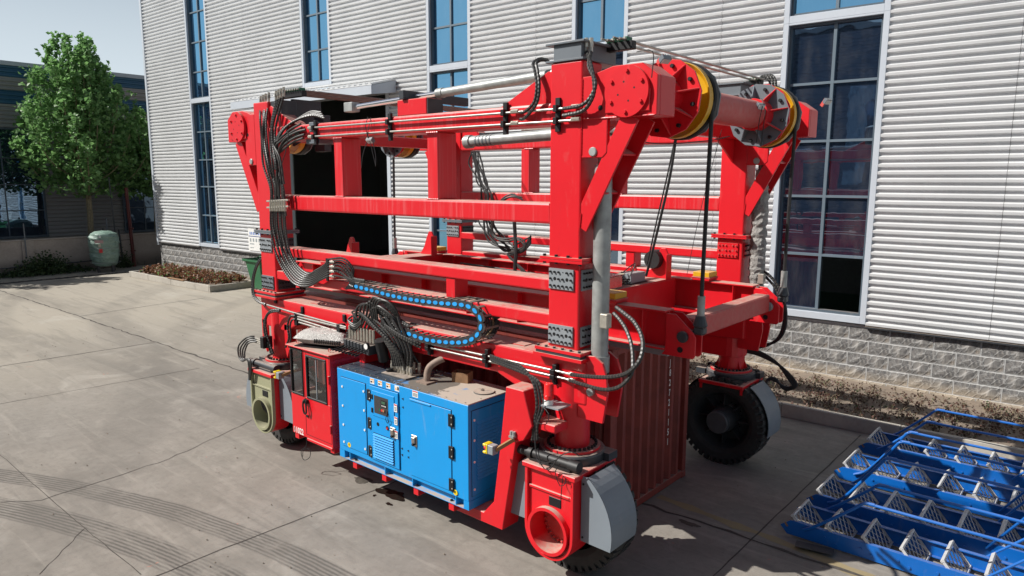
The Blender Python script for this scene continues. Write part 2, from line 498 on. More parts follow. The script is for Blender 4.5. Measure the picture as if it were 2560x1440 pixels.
# ------------------------------------------------------------------ mesh helpers
class MB:
    def __init__(s):
        s.v = []; s.f = []; s.mi = []
    def face(s, idx, m=0):
        s.f.append(idx); s.mi.append(m)
    def quad(s, a, b, c, d, m=0):
        i = len(s.v); s.v += [a, b, c, d]; s.face((i, i + 1, i + 2, i + 3), m)
    def box(s, x0, x1, y0, y1, z0, z1, m=0):
        i = len(s.v)
        s.v += [(x0, y0, z0), (x1, y0, z0), (x1, y1, z0), (x0, y1, z0), (x0, y0, z1), (x1, y0, z1), (x1, y1, z1), (x0, y1, z1)]
        for q in ((3, 2, 1, 0), (4, 5, 6, 7), (0, 1, 5, 4), (1, 2, 6, 5), (2, 3, 7, 6), (3, 0, 4, 7)):
            s.face(tuple(i + k for k in q), m)
        return s
    def obox(s, c, ax, ay, az, m=0):
        c = Vector(c); i = len(s.v)
        for sz in (-1, 1):
            for sx, sy in ((-1, -1), (1, -1), (1, 1), (-1, 1)):
                s.v.append(tuple(c + Vector(ax) * sx + Vector(ay) * sy + Vector(az) * sz))
        for q in ((3, 2, 1, 0), (4, 5, 6, 7), (0, 1, 5, 4), (1, 2, 6, 5), (2, 3, 7, 6), (3, 0, 4, 7)):
            s.face(tuple(i + k for k in q), m)
        return s
    def bar(s, p0, p1, w, h, m=0, up=(0, 0, 1)):
        p0, p1 = Vector(p0), Vector(p1)
        d = (p1 - p0); L = d.length; d.normalize()
        u = Vector(up)
        side = d.cross(u)
        if side.length < 1e-4: side = d.cross(Vector((1, 0, 0)))
        side.normalize(); u = side.cross(d).normalized()
        return s.obox((p0 + p1) / 2, d * (L / 2), side * (w / 2), u * (h / 2), m)
    def ring(s, c, u, v, r, n):
        i = len(s.v)
        for k in range(n):
            a = 2 * pi * k / n
            s.v.append(tuple(c + u * (r * cos(a)) + v * (r * sin(a))))
        return i
    def cyl(s, p0, p1, r, n=16, m=0, r2=None, caps=True):
        p0, p1 = Vector(p0), Vector(p1)
        d = (p1 - p0).normalized()
        u = d.orthogonal().normalized(); v = d.cross(u)
        a = s.ring(p0, u, v, r, n); b = s.ring(p1, u, v, r if r2 is None else r2, n)
        for k in range(n):
            k2 = (k + 1) % n
            s.face((a + k, a + k2, b + k2, b + k), m)
        if caps:
            s.face(tuple(a + k for k in range(n - 1, -1, -1)), m)
            s.face(tuple(b + k for k in range(n)), m)
        return s
    def prism(s, pts, axis, d0, d1, m=0):
        # pts: 2-D outline; axis 'y' -> (x,z), 'x' -> (y,z), 'z' -> (x,y)
        def P(p, d):
            return {'y': (p[0], d, p[1]), 'x': (d, p[0], p[1]), 'z': (p[0], p[1], d)}[axis]
        n = len(pts); i = len(s.v)
        s.v += [P(p, d0) for p in pts] + [P(p, d1) for p in pts]
        s.face(tuple(i + k for k in range(n)), m)
        s.face(tuple(i + n + k for k in range(n - 1, -1, -1)), m)
        for k in range(n):
            k2 = (k + 1) % n
            s.face((i + k2, i + k, i + n + k, i + n + k2), m)
        return s
    def lathe(s, prof, c, axis='z', n=24, m=0, mats=None):
        c = Vector(c)
        ax = {'x': Vector((1, 0, 0)), 'y': Vector((0, 1, 0)), 'z': Vector((0, 0, 1))}[axis]
        u = {'x': Vector((0, 1, 0)), 'y': Vector((0, 0, 1)), 'z': Vector((1, 0, 0))}[axis]
        v = ax.cross(u)
        rows = [s.ring(c + ax * h, u, v, max(r, 1e-4), n) for r, h in prof]
        for j in range(len(rows) - 1):
            a, b = rows[j], rows[j + 1]
            mm = mats[j] if mats else m
            for k in range(n):
                k2 = (k + 1) % n
                s.face((a + k, a + k2, b + k2, b + k), mm)
        return s
    def tube(s, pts, r, n=7, m=0, m2=None, pitch=0.0, amp=0.12, step=None, caps=True):
        P = spline(pts, step or (pitch / 2 if pitch else max(0.03, r * 1.5)))
        prev = None; u = None
        for k, p in enumerate(P):
            d = (P[min(k + 1, len(P) - 1)] - P[max(k - 1, 0)]).normalized()
            if u is None: u = d.orthogonal().normalized()
            else:
                u = u - d * u.dot(d)
                u = u.normalized() if u.length > 1e-5 else d.orthogonal().normalized()
            v = d.cross(u)
            rr = r * (1 + amp) if (pitch and k % 2) else r
            a = s.ring(p, u, v, rr, n)
            if prev is not None:
                mm = m2 if (m2 is not None and (k // 1) % 2 == 1) else m
                for q in range(n):
                    q2 = (q + 1) % n
                    s.face((prev + q, prev + q2, a + q2, a + q), mm)
            elif caps:
                s.face(tuple(a + q for q in range(n - 1, -1, -1)), m)
            prev = a
        if caps: s.face(tuple(prev + q for q in range(n)), m)
        return s

def spline(pts, step):
    P = [Vector(p) for p in pts]
    if len(P) == 2:
        L = (P[1] - P[0]).length; n = max(1, int(L / step))
        return [P[0].lerp(P[1], i / n) for i in range(n + 1)]
    Q = [P[0] * 2 - P[1]] + P + [P[-1] * 2 - P[-2]]
    out = []
    for i in range(1, len(Q) - 2):
        a, b, c, d = Q[i - 1], Q[i], Q[i + 1], Q[i + 2]
        n = max(2, int((c - b).length / step))
        for k in range(n):
            t = k / n
            out.append(0.5 * ((2 * b) + (c - a) * t + (2 * a - 5 * b + 4 * c - d) * t * t + (3 * b - a - 3 * c + d) * t ** 3))
    out.append(P[-1])
    return out

W = {}
def obj(name, mb, mats, parent=None, smooth=False, bevel=0.0, origin=None, segs=1):
    if not isinstance(mats, (list, tuple)): mats = [mats]
    xs = [v[0] for v in mb.v]; ys = [v[1] for v in mb.v]; zs = [v[2] for v in mb.v]
    c = Vector(origin) if origin is not None else Vector(((min(xs) + max(xs)) / 2, (min(ys) + max(ys)) / 2, (min(zs) + max(zs)) / 2 if parent else min(zs)))
    me = bpy.data.meshes.new(name)
    me.from_pydata([(x - c.x, y - c.y, z - c.z) for x, y, z in mb.v], [], mb.f)
    for m in mats: me.materials.append(m)
    me.polygons.foreach_set('material_index', mb.mi)
    if smooth:
        me.polygons.foreach_set('use_smooth', [True] * len(mb.f))
        try: me.set_sharp_from_angle(angle=R(38))
        except Exception: pass
    me.update()
    o = bpy.data.objects.new(name, me)
    col.objects.link(o)
    W[o.name] = c
    if parent:
        o.parent = parent
        o.location = c - W[parent.name]
    else:
        o.location = c
    if bevel:
        b = o.modifiers.new('bevel', 'BEVEL'); b.width = bevel; b.segments = segs; b.limit_method = 'ANGLE'; b.angle_limit = R(40)
    return o
def fixnormals(o):
    bm = bmesh.new(); bm.from_mesh(o.data); bmesh.ops.recalc_face_normals(bm, faces=bm.faces); bm.to_mesh(o.data); bm.free()
    return o
def empty(name, loc, parent=None):
    o = bpy.data.objects.new(name, None); col.objects.link(o)
    o.empty_display_size = 0.3
    W[o.name] = Vector(loc)
    o.location = Vector(loc) - (W[parent.name] if parent else Vector((0, 0, 0)))
    if parent: o.parent = parent
    return o
def tag(o, label=None, cat=None, group=None, kind=None):
    if label: o['label'] = label
    if cat: o['category'] = cat
    if group: o['group'] = group
    if kind: o['kind'] = kind
    return o
def dup(o, parent=None, loc=None):
    c = o.copy(); col.objects.link(c)
    W[c.name] = W.get(o.name, Vector((0, 0, 0)))
    if parent: c.parent = parent
    if loc is not None: c.location = loc
    for ch in list(o.children): dup(ch, c)
    return c
def text_mesh(txt, size, thick=0.002, bold=0.0):
    cu = bpy.data.curves.new('lettering', 'FONT')
    cu.body = txt; cu.size = size; cu.extrude = thick; cu.offset = bold
    cu.resolution_u = 2
    o = bpy.data.objects.new('lettering', cu)
    col.objects.link(o)
    dg = bpy.context.evaluated_depsgraph_get()
    me = bpy.data.meshes.new_from_object(o.evaluated_get(dg))
    bpy.data.objects.remove(o)
    return me

def PX(u, v, y):
    """point on the upright plane at depth y that was surveyed at reading (u, v)"""
    a, b = (u - 1280) / 1749.0, (v - 720) / 1749.0
    d = _r2 * a + _d2 * b + _f
    t = y / d.y
    return (d.x * t, y, 5.1 + d.z * t)

# ================================================================== THE YARD
mb = MB(); mb.quad((-260, -160, 0), (220, -160, 0), (220, 200, 0), (-260, 200, 0))
ground = tag(obj('ground', mb, GROUND), kind='structure')
W[ground.name] = ground.location.copy()

def strip(name, pts, w, mat, z=0.004, wob=0.02, step=0.25, seed=1, jag=0.3):
    rnd = random.Random(seed)
    P = []
    for a, b in zip(pts[:-1], pts[1:]):
        a, b = Vector(a), Vector(b); n = max(1, int((b - a).length / step))
        P += [a.lerp(b, k / n) for k in range(n)]
    P.append(Vector(pts[-1]))
    mb = MB(); prev = None
    for k, p in enumerate(P):
        d = (P[min(k + 1, len(P) - 1)] - P[max(0, k - 1)]); d = Vector((d.x, d.y)).normalized()
        nrm = Vector((-d.y, d.x))
        off = rnd.uniform(-wob, wob); ww = w * (1 + rnd.uniform(-jag, jag)) / 2
        i = len(mb.v)
        for sg in (-1, 1):
            q = Vector((p.x, p.y)) + nrm * (off + sg * ww)
            mb.v.append((q.x, q.y, z))
        if prev is not None: mb.face((prev, i, i + 1, prev + 1))
        prev = i
    return obj(name, mb, mat, parent=ground)
strip('expansion_joint', [(-40, 8.7), (-29.1, 8.93), (-17.1, 9.1), (-4.6, 9.34), (3, 9.42)], 0.055, CRACK, wob=0.035, seed=2, jag=0.5)
strip('expansion_joint', [(-29.1, 8.93), (-29.5, 12.1), (-29.6, 14)], 0.04, CRACK, seed=3)
strip('expansion_joint', [(-22.6, 9.0), (-22.8, 5.9), (-23, 1)], 0.04, CRACK, seed=4)
strip('expansion_joint', [(-17.1, 9.1), (-17.15, 12.5), (-17.2, 15)], 0.035, CRACK, seed=5)
strip('expansion_joint', [(-8.98, -2), (-8.98, 4.28), (-8.88, 6.9), (-8.86, 9.2)], 0.022, CRACK, wob=0.008, seed=6)
strip('expansion_joint', [(-3.52, 4), (-3.51, 8.1), (-3.49, 14.9)], 0.022, CRACK, wob=0.006, seed=7)
strip('ground_crack', [(-15.87, 3.19), (-11.07, 3.21), (-9.17, 3.25)], 0.012, CRACK, wob=0.008, seed=8, step=0.3)
strip('ground_crack', [(-13.02, 2.64), (-12.62, 3.10), (-12.78, 5.17), (-13.58, 7.29)], 0.013, CRACK, wob=0.03, seed=12, step=0.2)
strip('ground_crack', [(-18.94, 4.04), (-18.76, 6.08), (-18.55, 8.50)], 0.016, CRACK, wob=0.02, seed=13, step=0.3)
strip('ground_crack', [(-11.07, 3.21), (-10.17, 2.38)], 0.009, CRACK, wob=0.015, seed=9, step=0.12)
strip('worn_line', [(-5.2, 9.72), (-3.0, 9.55), (0.6, 9.0)], 0.16, LINEP, z=0.003, wob=0.02, seed=10, jag=0.5)

def blob(name, cx, cy, rx, ry, mat, seed, z=0.006, n=40, parent=ground):
    rnd = random.Random(seed); ph = [rnd.uniform(0, 6.28) for _ in range(5)]
    mb = MB(); pts = []
    for k in range(n):
        a = 2 * pi * k / n
        r = 1 + 0.2 * sin(2 * a + ph[0]) + 0.14 * sin(3 * a + ph[1]) + 0.1 * sin(5 * a + ph[2]) + 0.06 * sin(9 * a + ph[3])
        mb.v.append((cx + rx * r * cos(a), cy + ry * r * sin(a), z))
    mb.face(tuple(range(n)))
    return obj(name, mb, mat, parent=parent)
blob('oil_stain', -8.55, 6.92, 0.27, 0.15, OIL, 3)
blob('oil_stain', -8.3, 6.66, 0.06, 0.04, OIL, 4)
blob('oil_stain', -8.72, 6.70, 0.03, 0.03, OIL, 5)
blob('oil_stain', -9.35, 6.94, 0.19, 0.1, OILDRY, 6)
blob('oil_stain', -4.4, 9.2, 0.14, 0.07, OILDRY, 8)

# grit and crumbs of concrete lying about
rnd = random.Random(90); mb = MB()
for _ in range(420):
    x, y = rnd.uniform(-26, 1), rnd.uniform(0.5, 14.5); r = rnd.uniform(.006, .02); c = Vector((x, y, r * .6)); i = len(mb.v)
    mb.v += [tuple(c + Vector((rnd.uniform(.6, 1) * r * a, rnd.uniform(.6, 1) * r * b, rnd.uniform(.5, .9) * r * d))) for a, b, d in ((1, 0, 0), (-1, 0, 0), (0, 1, 0), (0, -1, 0), (0, 0, 1), (0, 0, -1))]
    for q in ((0, 2, 4), (2, 1, 4), (1, 3, 4), (3, 0, 4), (2, 0, 5), (1, 2, 5), (3, 1, 5), (0, 3, 5)): mb.face(tuple(i + k for k in q))
tag(obj('grit', mb, plain('grit_stone', (0.30, 0.25, 0.19), 0.9, 0, 0.5, 3)), 'small grit scattered over the concrete yard', 'grit', kind='stuff')

# ---- factory wall frame: s runs along the wall, off towards the yard
WYA = R(2.24)
WO = Vector((-1.22, 18.16, 0)); WU = Vector((cos(WYA), sin(WYA), 0)); WN = Vector((-sin(WYA), cos(WYA), 0))
def Wp(s, off, z):
    p = WO + WU * s - WN * off
    return (p.x, p.y, z)
def wbox(mb, s0, s1, o0, o1, z0, z1, m=0):
    i = len(mb.v)
    for z in (z0, z1):
        mb.v += [Wp(s0, o1, z), Wp(s1, o1, z), Wp(s1, o0, z), Wp(s0, o0, z)]
    for q in ((3, 2, 1, 0), (4, 5, 6, 7), (0, 1, 5, 4), (1, 2, 6, 5), (2, 3, 7, 6), (3, 0, 4, 7)):
        mb.face(tuple(i + k for k in q), m)
    return mb
fac = empty('factory_building', Wp(-18, 0, 0))
tag(fac, 'tall factory clad in white corrugated steel with grey stone base and narrow windows', 'building')

PITCH = 0.1695
def panel(s0, s1, z0, z1, tilt=0.0):
    mb = MB(); rows = []
    k = int((z0 - 1.66) / PITCH) - 1
    zz = []
    while True:
        b = 1.66 + k * PITCH
        if b > z1: break
        for dz, of in ((0.0, 0.05), (0.026, 0.112), (0.082, 0.118), (0.112, 0.05)):
            z = b + dz
            if z0 <= z <= z1: zz.append((z, of))
        k += 1
    zz = [(z0, zz[0][1] if zz else 0.05)] + zz + [(z1, zz[-1][1])]
    n = max(1, int((s1 - s0) / 1.6))
    rnd = random.Random(int(s0 * 100 + z0 * 7))
    cols = [s0 + (s1 - s0) * c / n for c in range(n + 1)]
    for c, s in enumerate(cols):
        w = rnd.uniform(-0.006, 0.006) if 0 < c < n else 0
        rows.append([mb.v.append(Wp(s, of + 0.002, z + w)) or len(mb.v) - 1 for z, of in zz])
    for a, b in zip(rows[:-1], rows[1:]):
        for j in range(len(zz) - 1):
            mb.face((a[j], b[j], b[j + 1], a[j + 1]))
    return obj('wall_panel', mb, CORR, parent=fac)
ZT = 16.6
def bay(s0, s1, z0=1.66, z1=ZT, seams=()):
    e = [s0] + list(seams) + [s1]
    for a, b in zip(e[:-1], e[1:]):
        panel(a + (0.004 if a != s0 else 0), b - (0.004 if b != s1 else 0), z0, z1)
bay(-38.85, -34.42)
bay(-32.42, -26.52, seams=(-29.3,))
bay(-26.52, -25.02, 8.42)
bay(-23.1, -19.75, 8.42)
bay(-25.02, -23.1, 8.42, 8.86)
bay(-19.75, -17.72)
bay(-15.66, -11.62, seams=(-12.95,))
bay(-9.73, -5.42, seams=(-7.0,))
bay(-3.08, 7.5, seams=(-0.62, 3.6))
for a, b in ((-34.42, -32.42), (-25.02, -23.1), (-17.72, -15.66), (-11.62, -9.73), (-5.42, -3.08)):
    bay(a, b, 14.9, ZT)
mb = MB(); wbox(mb, -39.02, -38.82, -0.2, 0.14, 1.5, ZT); obj('corner_trim', mb, TRIM, fac, bevel=0.01)
for a, b in ((-38.9, -34.45), (-32.4, -26.5), (-19.75, -17.72), (-15.66, -11.62), (-9.73, -5.42), (-3.08, 7.5)):
    mb = MB(); wbox(mb, a, b, 0.0, 0.135, 1.622, 1.655); obj('drip_flashing', mb, DGREY, fac)
# walls, roof and floor behind the cladding
for a, b in ((-38.8, -26.55), (-19.7, 7.5)):
    mb = MB(); wbox(mb, a, b, -0.25, 0.0, 0, 1.66); obj('plinth_wall', mb, MORTAR, fac)
mb = MB(); wbox(mb, -38.9, -38.7, -16, 0.0, 0, ZT); obj('side_wall', mb, CORRG, fac)
mb = MB(); wbox(mb, 7.5, 7.7, -16, 0.0, 0, ZT); obj('side_wall', mb, CORRG, fac)
mb = MB(); wbox(mb, -38.7, 7.5, -16, -15.8, 0, ZT); obj('rear_wall', mb, DARKIN, fac)
mb = MB(); wbox(mb, -39.0, 7.7, -16.2, 0.05, ZT, ZT + 0.2); obj('roof', mb, TRIM, fac)
mb = MB(); wbox(mb, -38.7, 7.5, -15.8, 0.1, 0.004, 0.03); obj('workshop_floor', mb, GREENFLOOR, fac)
for a, b in ((-38.7, -34.45), (-32.4, -26.5), (-19.75, -17.72), (-15.66, -11.62), (-9.73, -5.42), (-3.08, 7.5)):
    mb = MB(); wbox(mb, a, b, -0.3, -0.25, 1.66, ZT); obj('inner_lining', mb, DARKIN, fac)
mb = MB(); wbox(mb, -26.5, -19.75, -0.3, -0.25, 8.3, 8.7); obj('door_lintel', mb, DARKIN, fac)
mb = MB()
for s in (-29.2, -25.2, -22.4):
    mb = MB(); wbox(mb, s, s + 0.35, -9.7, -9.35, 0.03, 12); obj('inner_column', mb, GREYP, fac)
for s in (-30.5, -27.0):
    mb = MB(); wbox(mb, s, s + 2.4, -15.79, -15.7, 3.2, 6.2); obj('rear_shutter', mb, GREYP, fac)

# stone blocks of the plinth
stones = []
for vv in range(4):
    rnd = random.Random(50 + vv); mb = MB(); nx, nz = 6, 3
    w, h = 0.888, 0.302; idx = []
    for j in range(nz + 1):
        for i in range(nx + 1):
            edge = i in (0, nx) or j in (0, nz)
            x = -w / 2 + w * i / nx + (0 if edge else rnd.uniform(-.03, .03)); z = h * j / nz + (0 if edge else rnd.uniform(-.02, .02))
            mb.v.append((x, -(0.008 if edge else rnd.uniform(0.014, 0.034)), z))
    for j in range(nz):
        for i in range(nx):
            a = j * (nx + 1) + i; mb.face((a, a + 1, a + nx + 2, a + nx + 1))
    a = len(mb.v); mb.v += [(-w / 2, 0.0, 0), (w / 2, 0.0, 0), (w / 2, 0.0, h), (-w / 2, 0.0, h)]
    c0, c1, c2, c3 = 0, nx, nz * (nx + 1) + nx, nz * (nx + 1)
    for q in ((a, a + 1, c1, c0), (a + 1, a + 2, c2, c1), (a + 2, a + 3, c3, c2), (a + 3, a, c0, c3)): mb.face(q)
    me = bpy.data.meshes.new('stone_block'); me.from_pydata(mb.v, [], mb.f); me.materials.append(STONE); stones.append(me)
fw = W[fac.name]; nst = 0
for (a, b) in ((-38.75, -26.6), (-19.65, 2.6)):
    for r in range(5):
        z = 0.008 + r * 0.323
        s = a - (0.45 if r % 2 else 0.0); k = 0
        while s < b - 0.3:
            s0, s1 = max(s, a), min(s + 0.9, b)
            if s1 - s0 > 0.2:
                o = bpy.data.objects.new('stone_block', stones[(k + r * 2) % 4]); col.objects.link(o)
                o.parent = fac
                o.location = Vector(Wp((s0 + s1) / 2, 0.001, z)) - fw
                o.rotation_euler = (0, 0, WYA); o.scale = ((s1 - s0 - 0.020) / 0.888, 1, 1)
                nst += 1
            s += 0.9; k += 1

def window(s0, s1, zs, name='window', open_cell=None, pane=PANE, sill=True, dark_below=None, trim_lo=True):
    """zs: list of horizontal divisions bottom->top"""
    z0, z1 = zs[0], zs[-1]
    mb = MB()
    wbox(mb, s0 - 0.0, s0 + 0.13, -0.16, 0.115, z0, z1); wbox(mb, s1 - 0.13, s1, -0.16, 0.115, z0, z1)
    wbox(mb, s0 + 0.13, s1 - 0.13, -0.16, 0.112, z0, z0 + 0.17)
    wbox(mb, s0 + 0.13, s1 - 0.13, -0.16, 0.112, z1 - 0.05, z1)
    w = obj(name, mb, TRIM, fac, bevel=0.006)
    mb = MB(); a, b = s0 + 0.13, s1 - 0.13; m = (a + b) / 2
    lo = z0 + 0.17; hi = z1 - 0.05
    wbox(mb, a, a + 0.055, -0.15, 0.02, lo, hi); wbox(mb, b - 0.055, b, -0.15, 0.02, lo, hi)
    wbox(mb, a + 0.055, b - 0.055, -0.15, 0.02, lo, lo + 0.06); wbox(mb, a + 0.055, b - 0.055, -0.15, 0.02, hi - 0.05, hi)
    wbox(mb, m - 0.035, m + 0.035, -0.15, -0.03, lo + 0.06, hi - 0.05, 1)
    for z in zs[1:-1]:
        wbox(mb, a + 0.055, m - 0.035, -0.15, -0.032, z - 0.03, z + 0.03, 1); wbox(mb, m + 0.035, b - 0.055, -0.15, -0.032, z - 0.03, z + 0.03, 1)
    obj('mullion', mb, [FRAME, FRAMEL], w)
    for k in range(len(zs) - 1):
        for c in range(2):
            if open_cell == (k, c): continue
            x0, x1 = (a + 0.055, m - 0.035) if c == 0 else (m + 0.035, b - 0.055)
            p0 = (zs[k] + 0.03) if k else lo + 0.06; p1 = (zs[k + 1] - 0.03) if k < len(zs) - 2 else hi - 0.05
            mb = MB(); wbox(mb, x0, x1, -0.11, -0.09, p0, p1)
            o = obj('pane', mb, (pane if pane == PANE else PANE_D), w)
            rr = random.Random(int(k * 7 + c * 3 + s0 * 10))
    return w
LOW = [1.70, 3.28, 4.72, 6.05, 7.42, 8.86]
UP = [8.92, 10.3, 11.7, 13.1, 14.9]
window(-34.42, -32.42, LOW); window(-34.42, -32.42, [8.86] + UP[1:])
window(-25.02, -23.1, [8.86] + UP[1:])
window(-17.72, -15.66, LOW); window(-17.72, -15.66, [8.86] + UP[1:])
window(-11.62, -9.73, LOW, pane=PANE_D); window(-11.62, -9.73, [8.86] + UP[1:])
window(-5.42, -3.08, LOW, open_cell=(0, 1), pane=PANE_D); window(-5.42, -3.08, [8.86] + UP[1:])

# doorway and canopy
for a in (-19.9, -26.6):
    mb = MB(); wbox(mb, a, a + .18, -0.2, 0.13, 0, 8.4); obj('door_jamb', mb, TRIM, fac)

mb = MB()
def cbox(mb, s0, s1, o0, o1, za0, za1, zb0, zb1, m=0):
    i = len(mb.v)
    mb.v += [Wp(s0, o1, zb0), Wp(s1, o1, zb0), Wp(s1, o0, za0), Wp(s0, o0, za0), Wp(s0, o1, zb1), Wp(s1, o1, zb1), Wp(s1, o0, za1), Wp(s0, o0, za1)]
    for q in ((3, 2, 1, 0), (4, 5, 6, 7), (0, 1, 5, 4), (1, 2, 6, 5), (2, 3, 7, 6), (3, 0, 4, 7)): mb.face(tuple(i + k for k in q), m)
cbox(mb, -28.6, -19.33, 0.13, 1.26, 8.70, 8.73, 8.42, 8.45, 1)
for k in range(30): cbox(mb, -28.55 + k * .31, -28.40 + k * .31, 0.13, 1.24, 8.731, 8.765, 8.451, 8.485, 1)
can = obj('canopy', mb, [TRIM, CORR], fac)
mb = MB(); cbox(mb, -28.62, -19.31, 1.262, 1.30, 8.10, 8.40, 8.10, 8.40); obj('fascia', mb, TRIM, can)
for s in (-28.62, -19.35):
    mb = MB(); cbox(mb, s, s + .04, 0.13, 1.26, 8.26, 8.69, 8.10, 8.41); obj('end_cheek', mb, TRIM, can)
mb = MB(); cbox(mb, -28.57, -19.36, 0.13, 1.25, 8.35, 8.37, 8.16, 8.18); obj('soffit', mb, CORRG, can)
def inside_cabinet(name, label, cat, s, off, w, d, h, mat, legs):
    mb = MB(); z0 = 0.03
    if legs:
        wbox(mb, s, s + w, off, off + d, h - 0.25, h)
        for a in (s, s + w - 0.25): wbox(mb, a, a + 0.25, off + 0.05, off + d - 0.05, z0, h - 0.25)
    else:
        wbox(mb, s, s + w, off, off + d, z0, h); wbox(mb, s - 0.04, s + w + 0.04, off - 0.04, off + d + 0.04, h, h + 0.06)
    return tag(obj(name, mb, mat, bevel=0.01), label, cat)
inside_cabinet('workbench', 'low white machine bench in the dark workshop doorway', 'bench', -23.6, -5.0, 2.2, 0.9, 1.5, LGREY, True)
inside_cabinet('storage_bin', 'pale lidded box beside the bench in the dark doorway', 'box', -21.0, -4.2, 0.9, 0.9, 1.9, LGREY, False)

# notice on the wall beside the machine
mb = MB(); wbox(mb, -29.75, -28.5, 0.10, 0.125, 1.78, 2.82, 0)
wbox(mb, -29.72, -28.53, 0.125, 0.128, 2.44, 2.475, 1)
for k in range(7): wbox(mb, -29.62 + k * 0.14, -29.54 + k * 0.14, 0.125, 0.128, 2.53, 2.66, 2)
for k in range(4): wbox(mb, -29.62 + k * 0.24, -29.50 + k * 0.24, 0.125, 0.128, 2.2, 2.36, 3)
for k in range(5): wbox(mb, -29.62 + k * 0.07, -29.57 + k * 0.07, 0.125, 0.128, 2.07, 2.13, 3)
for k in range(4): wbox(mb, -29.62 + k * 0.08, -29.57 + k * 0.08, 0.125, 0.128, 1.9, 1.95, 3)
notice = tag(obj('wall_notice', mb, [WHITE, plain('navy_print', (0.03, 0.06, 0.2)), plain('blue_print', (0.10, 0.2, 0.5)), plain('grey_print', (0.3, 0.33, 0.34))]),
             'white printed notice with blue heading fixed to the corrugated wall', 'notice')

# ---- planting beds: kerb, soil, dead shrubs
def bed(s0, s1, off, h, name_label, ends):
    mb = MB(); rnd = random.Random(int(s1 * 3))
    s = s0
    while s < s1 - 0.2:
        e = min(s + 2.2 + rnd.uniform(-.2, .2), s1)
        wbox(mb, s + 0.004, e - 0.004, off - 0.12, off, 0, h + rnd.uniform(-0.008, 0.008))
        s = e
    if ends[0]: wbox(mb, s0 - 0.12, s0, 0.03, off, 0, h - 0.004)
    if ends[1]: wbox(mb, s1, s1 + 0.12, 0.03, off, 0, h - 0.004)
    k = tag(obj('kerb', mb, KERBC, bevel=0.012), name_label, 'kerb')
    nx, ny = int((s1 - s0) / 0.35), 7; mb = MB(); rows = []
    for i in range(nx + 1):
        row = []
        for j in range(ny + 1):
            ss = s0 + (s1 - s0) * i / nx; oo = 0.03 + (off - 0.15) * j / ny
            z = h - 0.07 + 0.045 * mnoise.noise(Vector((ss * 1.3, oo * 1.7, 3))) + (0.05 if j == 0 else 0) - 0.02
            mb.v.append(Wp(ss, oo, z)); row.append(len(mb.v) - 1)
        rows.append(row)
    for a, b in zip(rows[:-1], rows[1:]):
        for j in range(ny): mb.face((a[j], a[j + 1], b[j + 1], b[j]))
    tag(fixnormals(obj('soil', mb, SOILR, smooth=True)), kind='structure')
bed(-37.9, -29.9, 2.15, 0.30, 'short concrete kerb round the small bed by the building corner', (1, 1))
bed(-19.2, 7.2, 3.02, 0.30, 'long concrete kerb beside the blue ladders', (0, 0))

def leaf(mb, c, size, rnd, flat=0.0, m=0):
    d = Vector((rnd.gauss(0, 1), rnd.gauss(0, 1), rnd.gauss(0, 0.8) * (1 - flat))).normalized()
    e = d.cross(Vector((rnd.gauss(0, 1), rnd.gauss(0, 1), rnd.gauss(0, 1))))
    if e.length < 1e-4: return
    e.normalize(); w = size * rnd.uniform(0.32, 0.5)
    c = Vector(c); a = c - d * size * 0.5; b = c + d * size * 0.5
    i = len(mb.v); n = d.cross(e) * size * 0.12
    mb.v += [tuple(a), tuple(c + e * w - n), tuple(b), tuple(c - e * w - n)]
    mb.face((i, i + 1, i + 2, i + 3), m)
def sprigs(s0, s1, o0, o1, n, z, hgt, nl, size, seed, label, mats):
    rnd = random.Random(seed); mb = MB()
    for _ in range(n):
        s, o = rnd.uniform(s0, s1), rnd.uniform(o0, o1)
        b = Vector(Wp(s, o, z)); h = hgt * rnd.uniform(0.5, 1.3)
        for st in range(rnd.randint(1, 3)):
            tip = b + Vector((rnd.gauss(0, .08), rnd.gauss(0, .08), h))
            mb.bar(b, tip, 0.008, 0.008, 1)
            for k in range(nl):
                t = rnd.uniform(0.25, 1.05); p = b.lerp(tip, t) + Vector((rnd.gauss(0, .035), rnd.gauss(0, .035), rnd.gauss(0, .015)))
                leaf(mb, p, size * rnd.uniform(.6, 1.2), rnd, 0.2, 0 if rnd.random() < 0.9 else 2)
    return tag(obj('dry_shrubs', mb, mats), label, 'shrubs', kind='stuff')
sprigs(-37.6, -30.1, 0.2, 1.9, 420, 0.22, 0.34, 8, 0.13, 5, 'dense brown withered shrubs in the small corner bed', [LEAF_R, BARK, LEAF])
sprigs(-10.5, 3.2, 0.35, 2.75, 620, 0.22, 0.15, 6, 0.055, 6, 'sparse young reddish shrubs in the long bed under the tall window', [LEAF_R2, BARK, LEAF_D])
rnd = random.Random(77); mb = MB()
for _ in range(2600):
    s_, o_ = rnd.uniform(-10.5, 4), rnd.uniform(0.15, 2.85); q_ = Wp(s_, o_, 0.225 + rnd.uniform(0, .03)); leaf(mb, q_, rnd.uniform(.03, .07), rnd, 0.8)
tag(obj('leaf_litter', mb, LEAF_R2), 'dead leaves scattered over the soil of the long bed', 'leaf litter', kind='stuff')

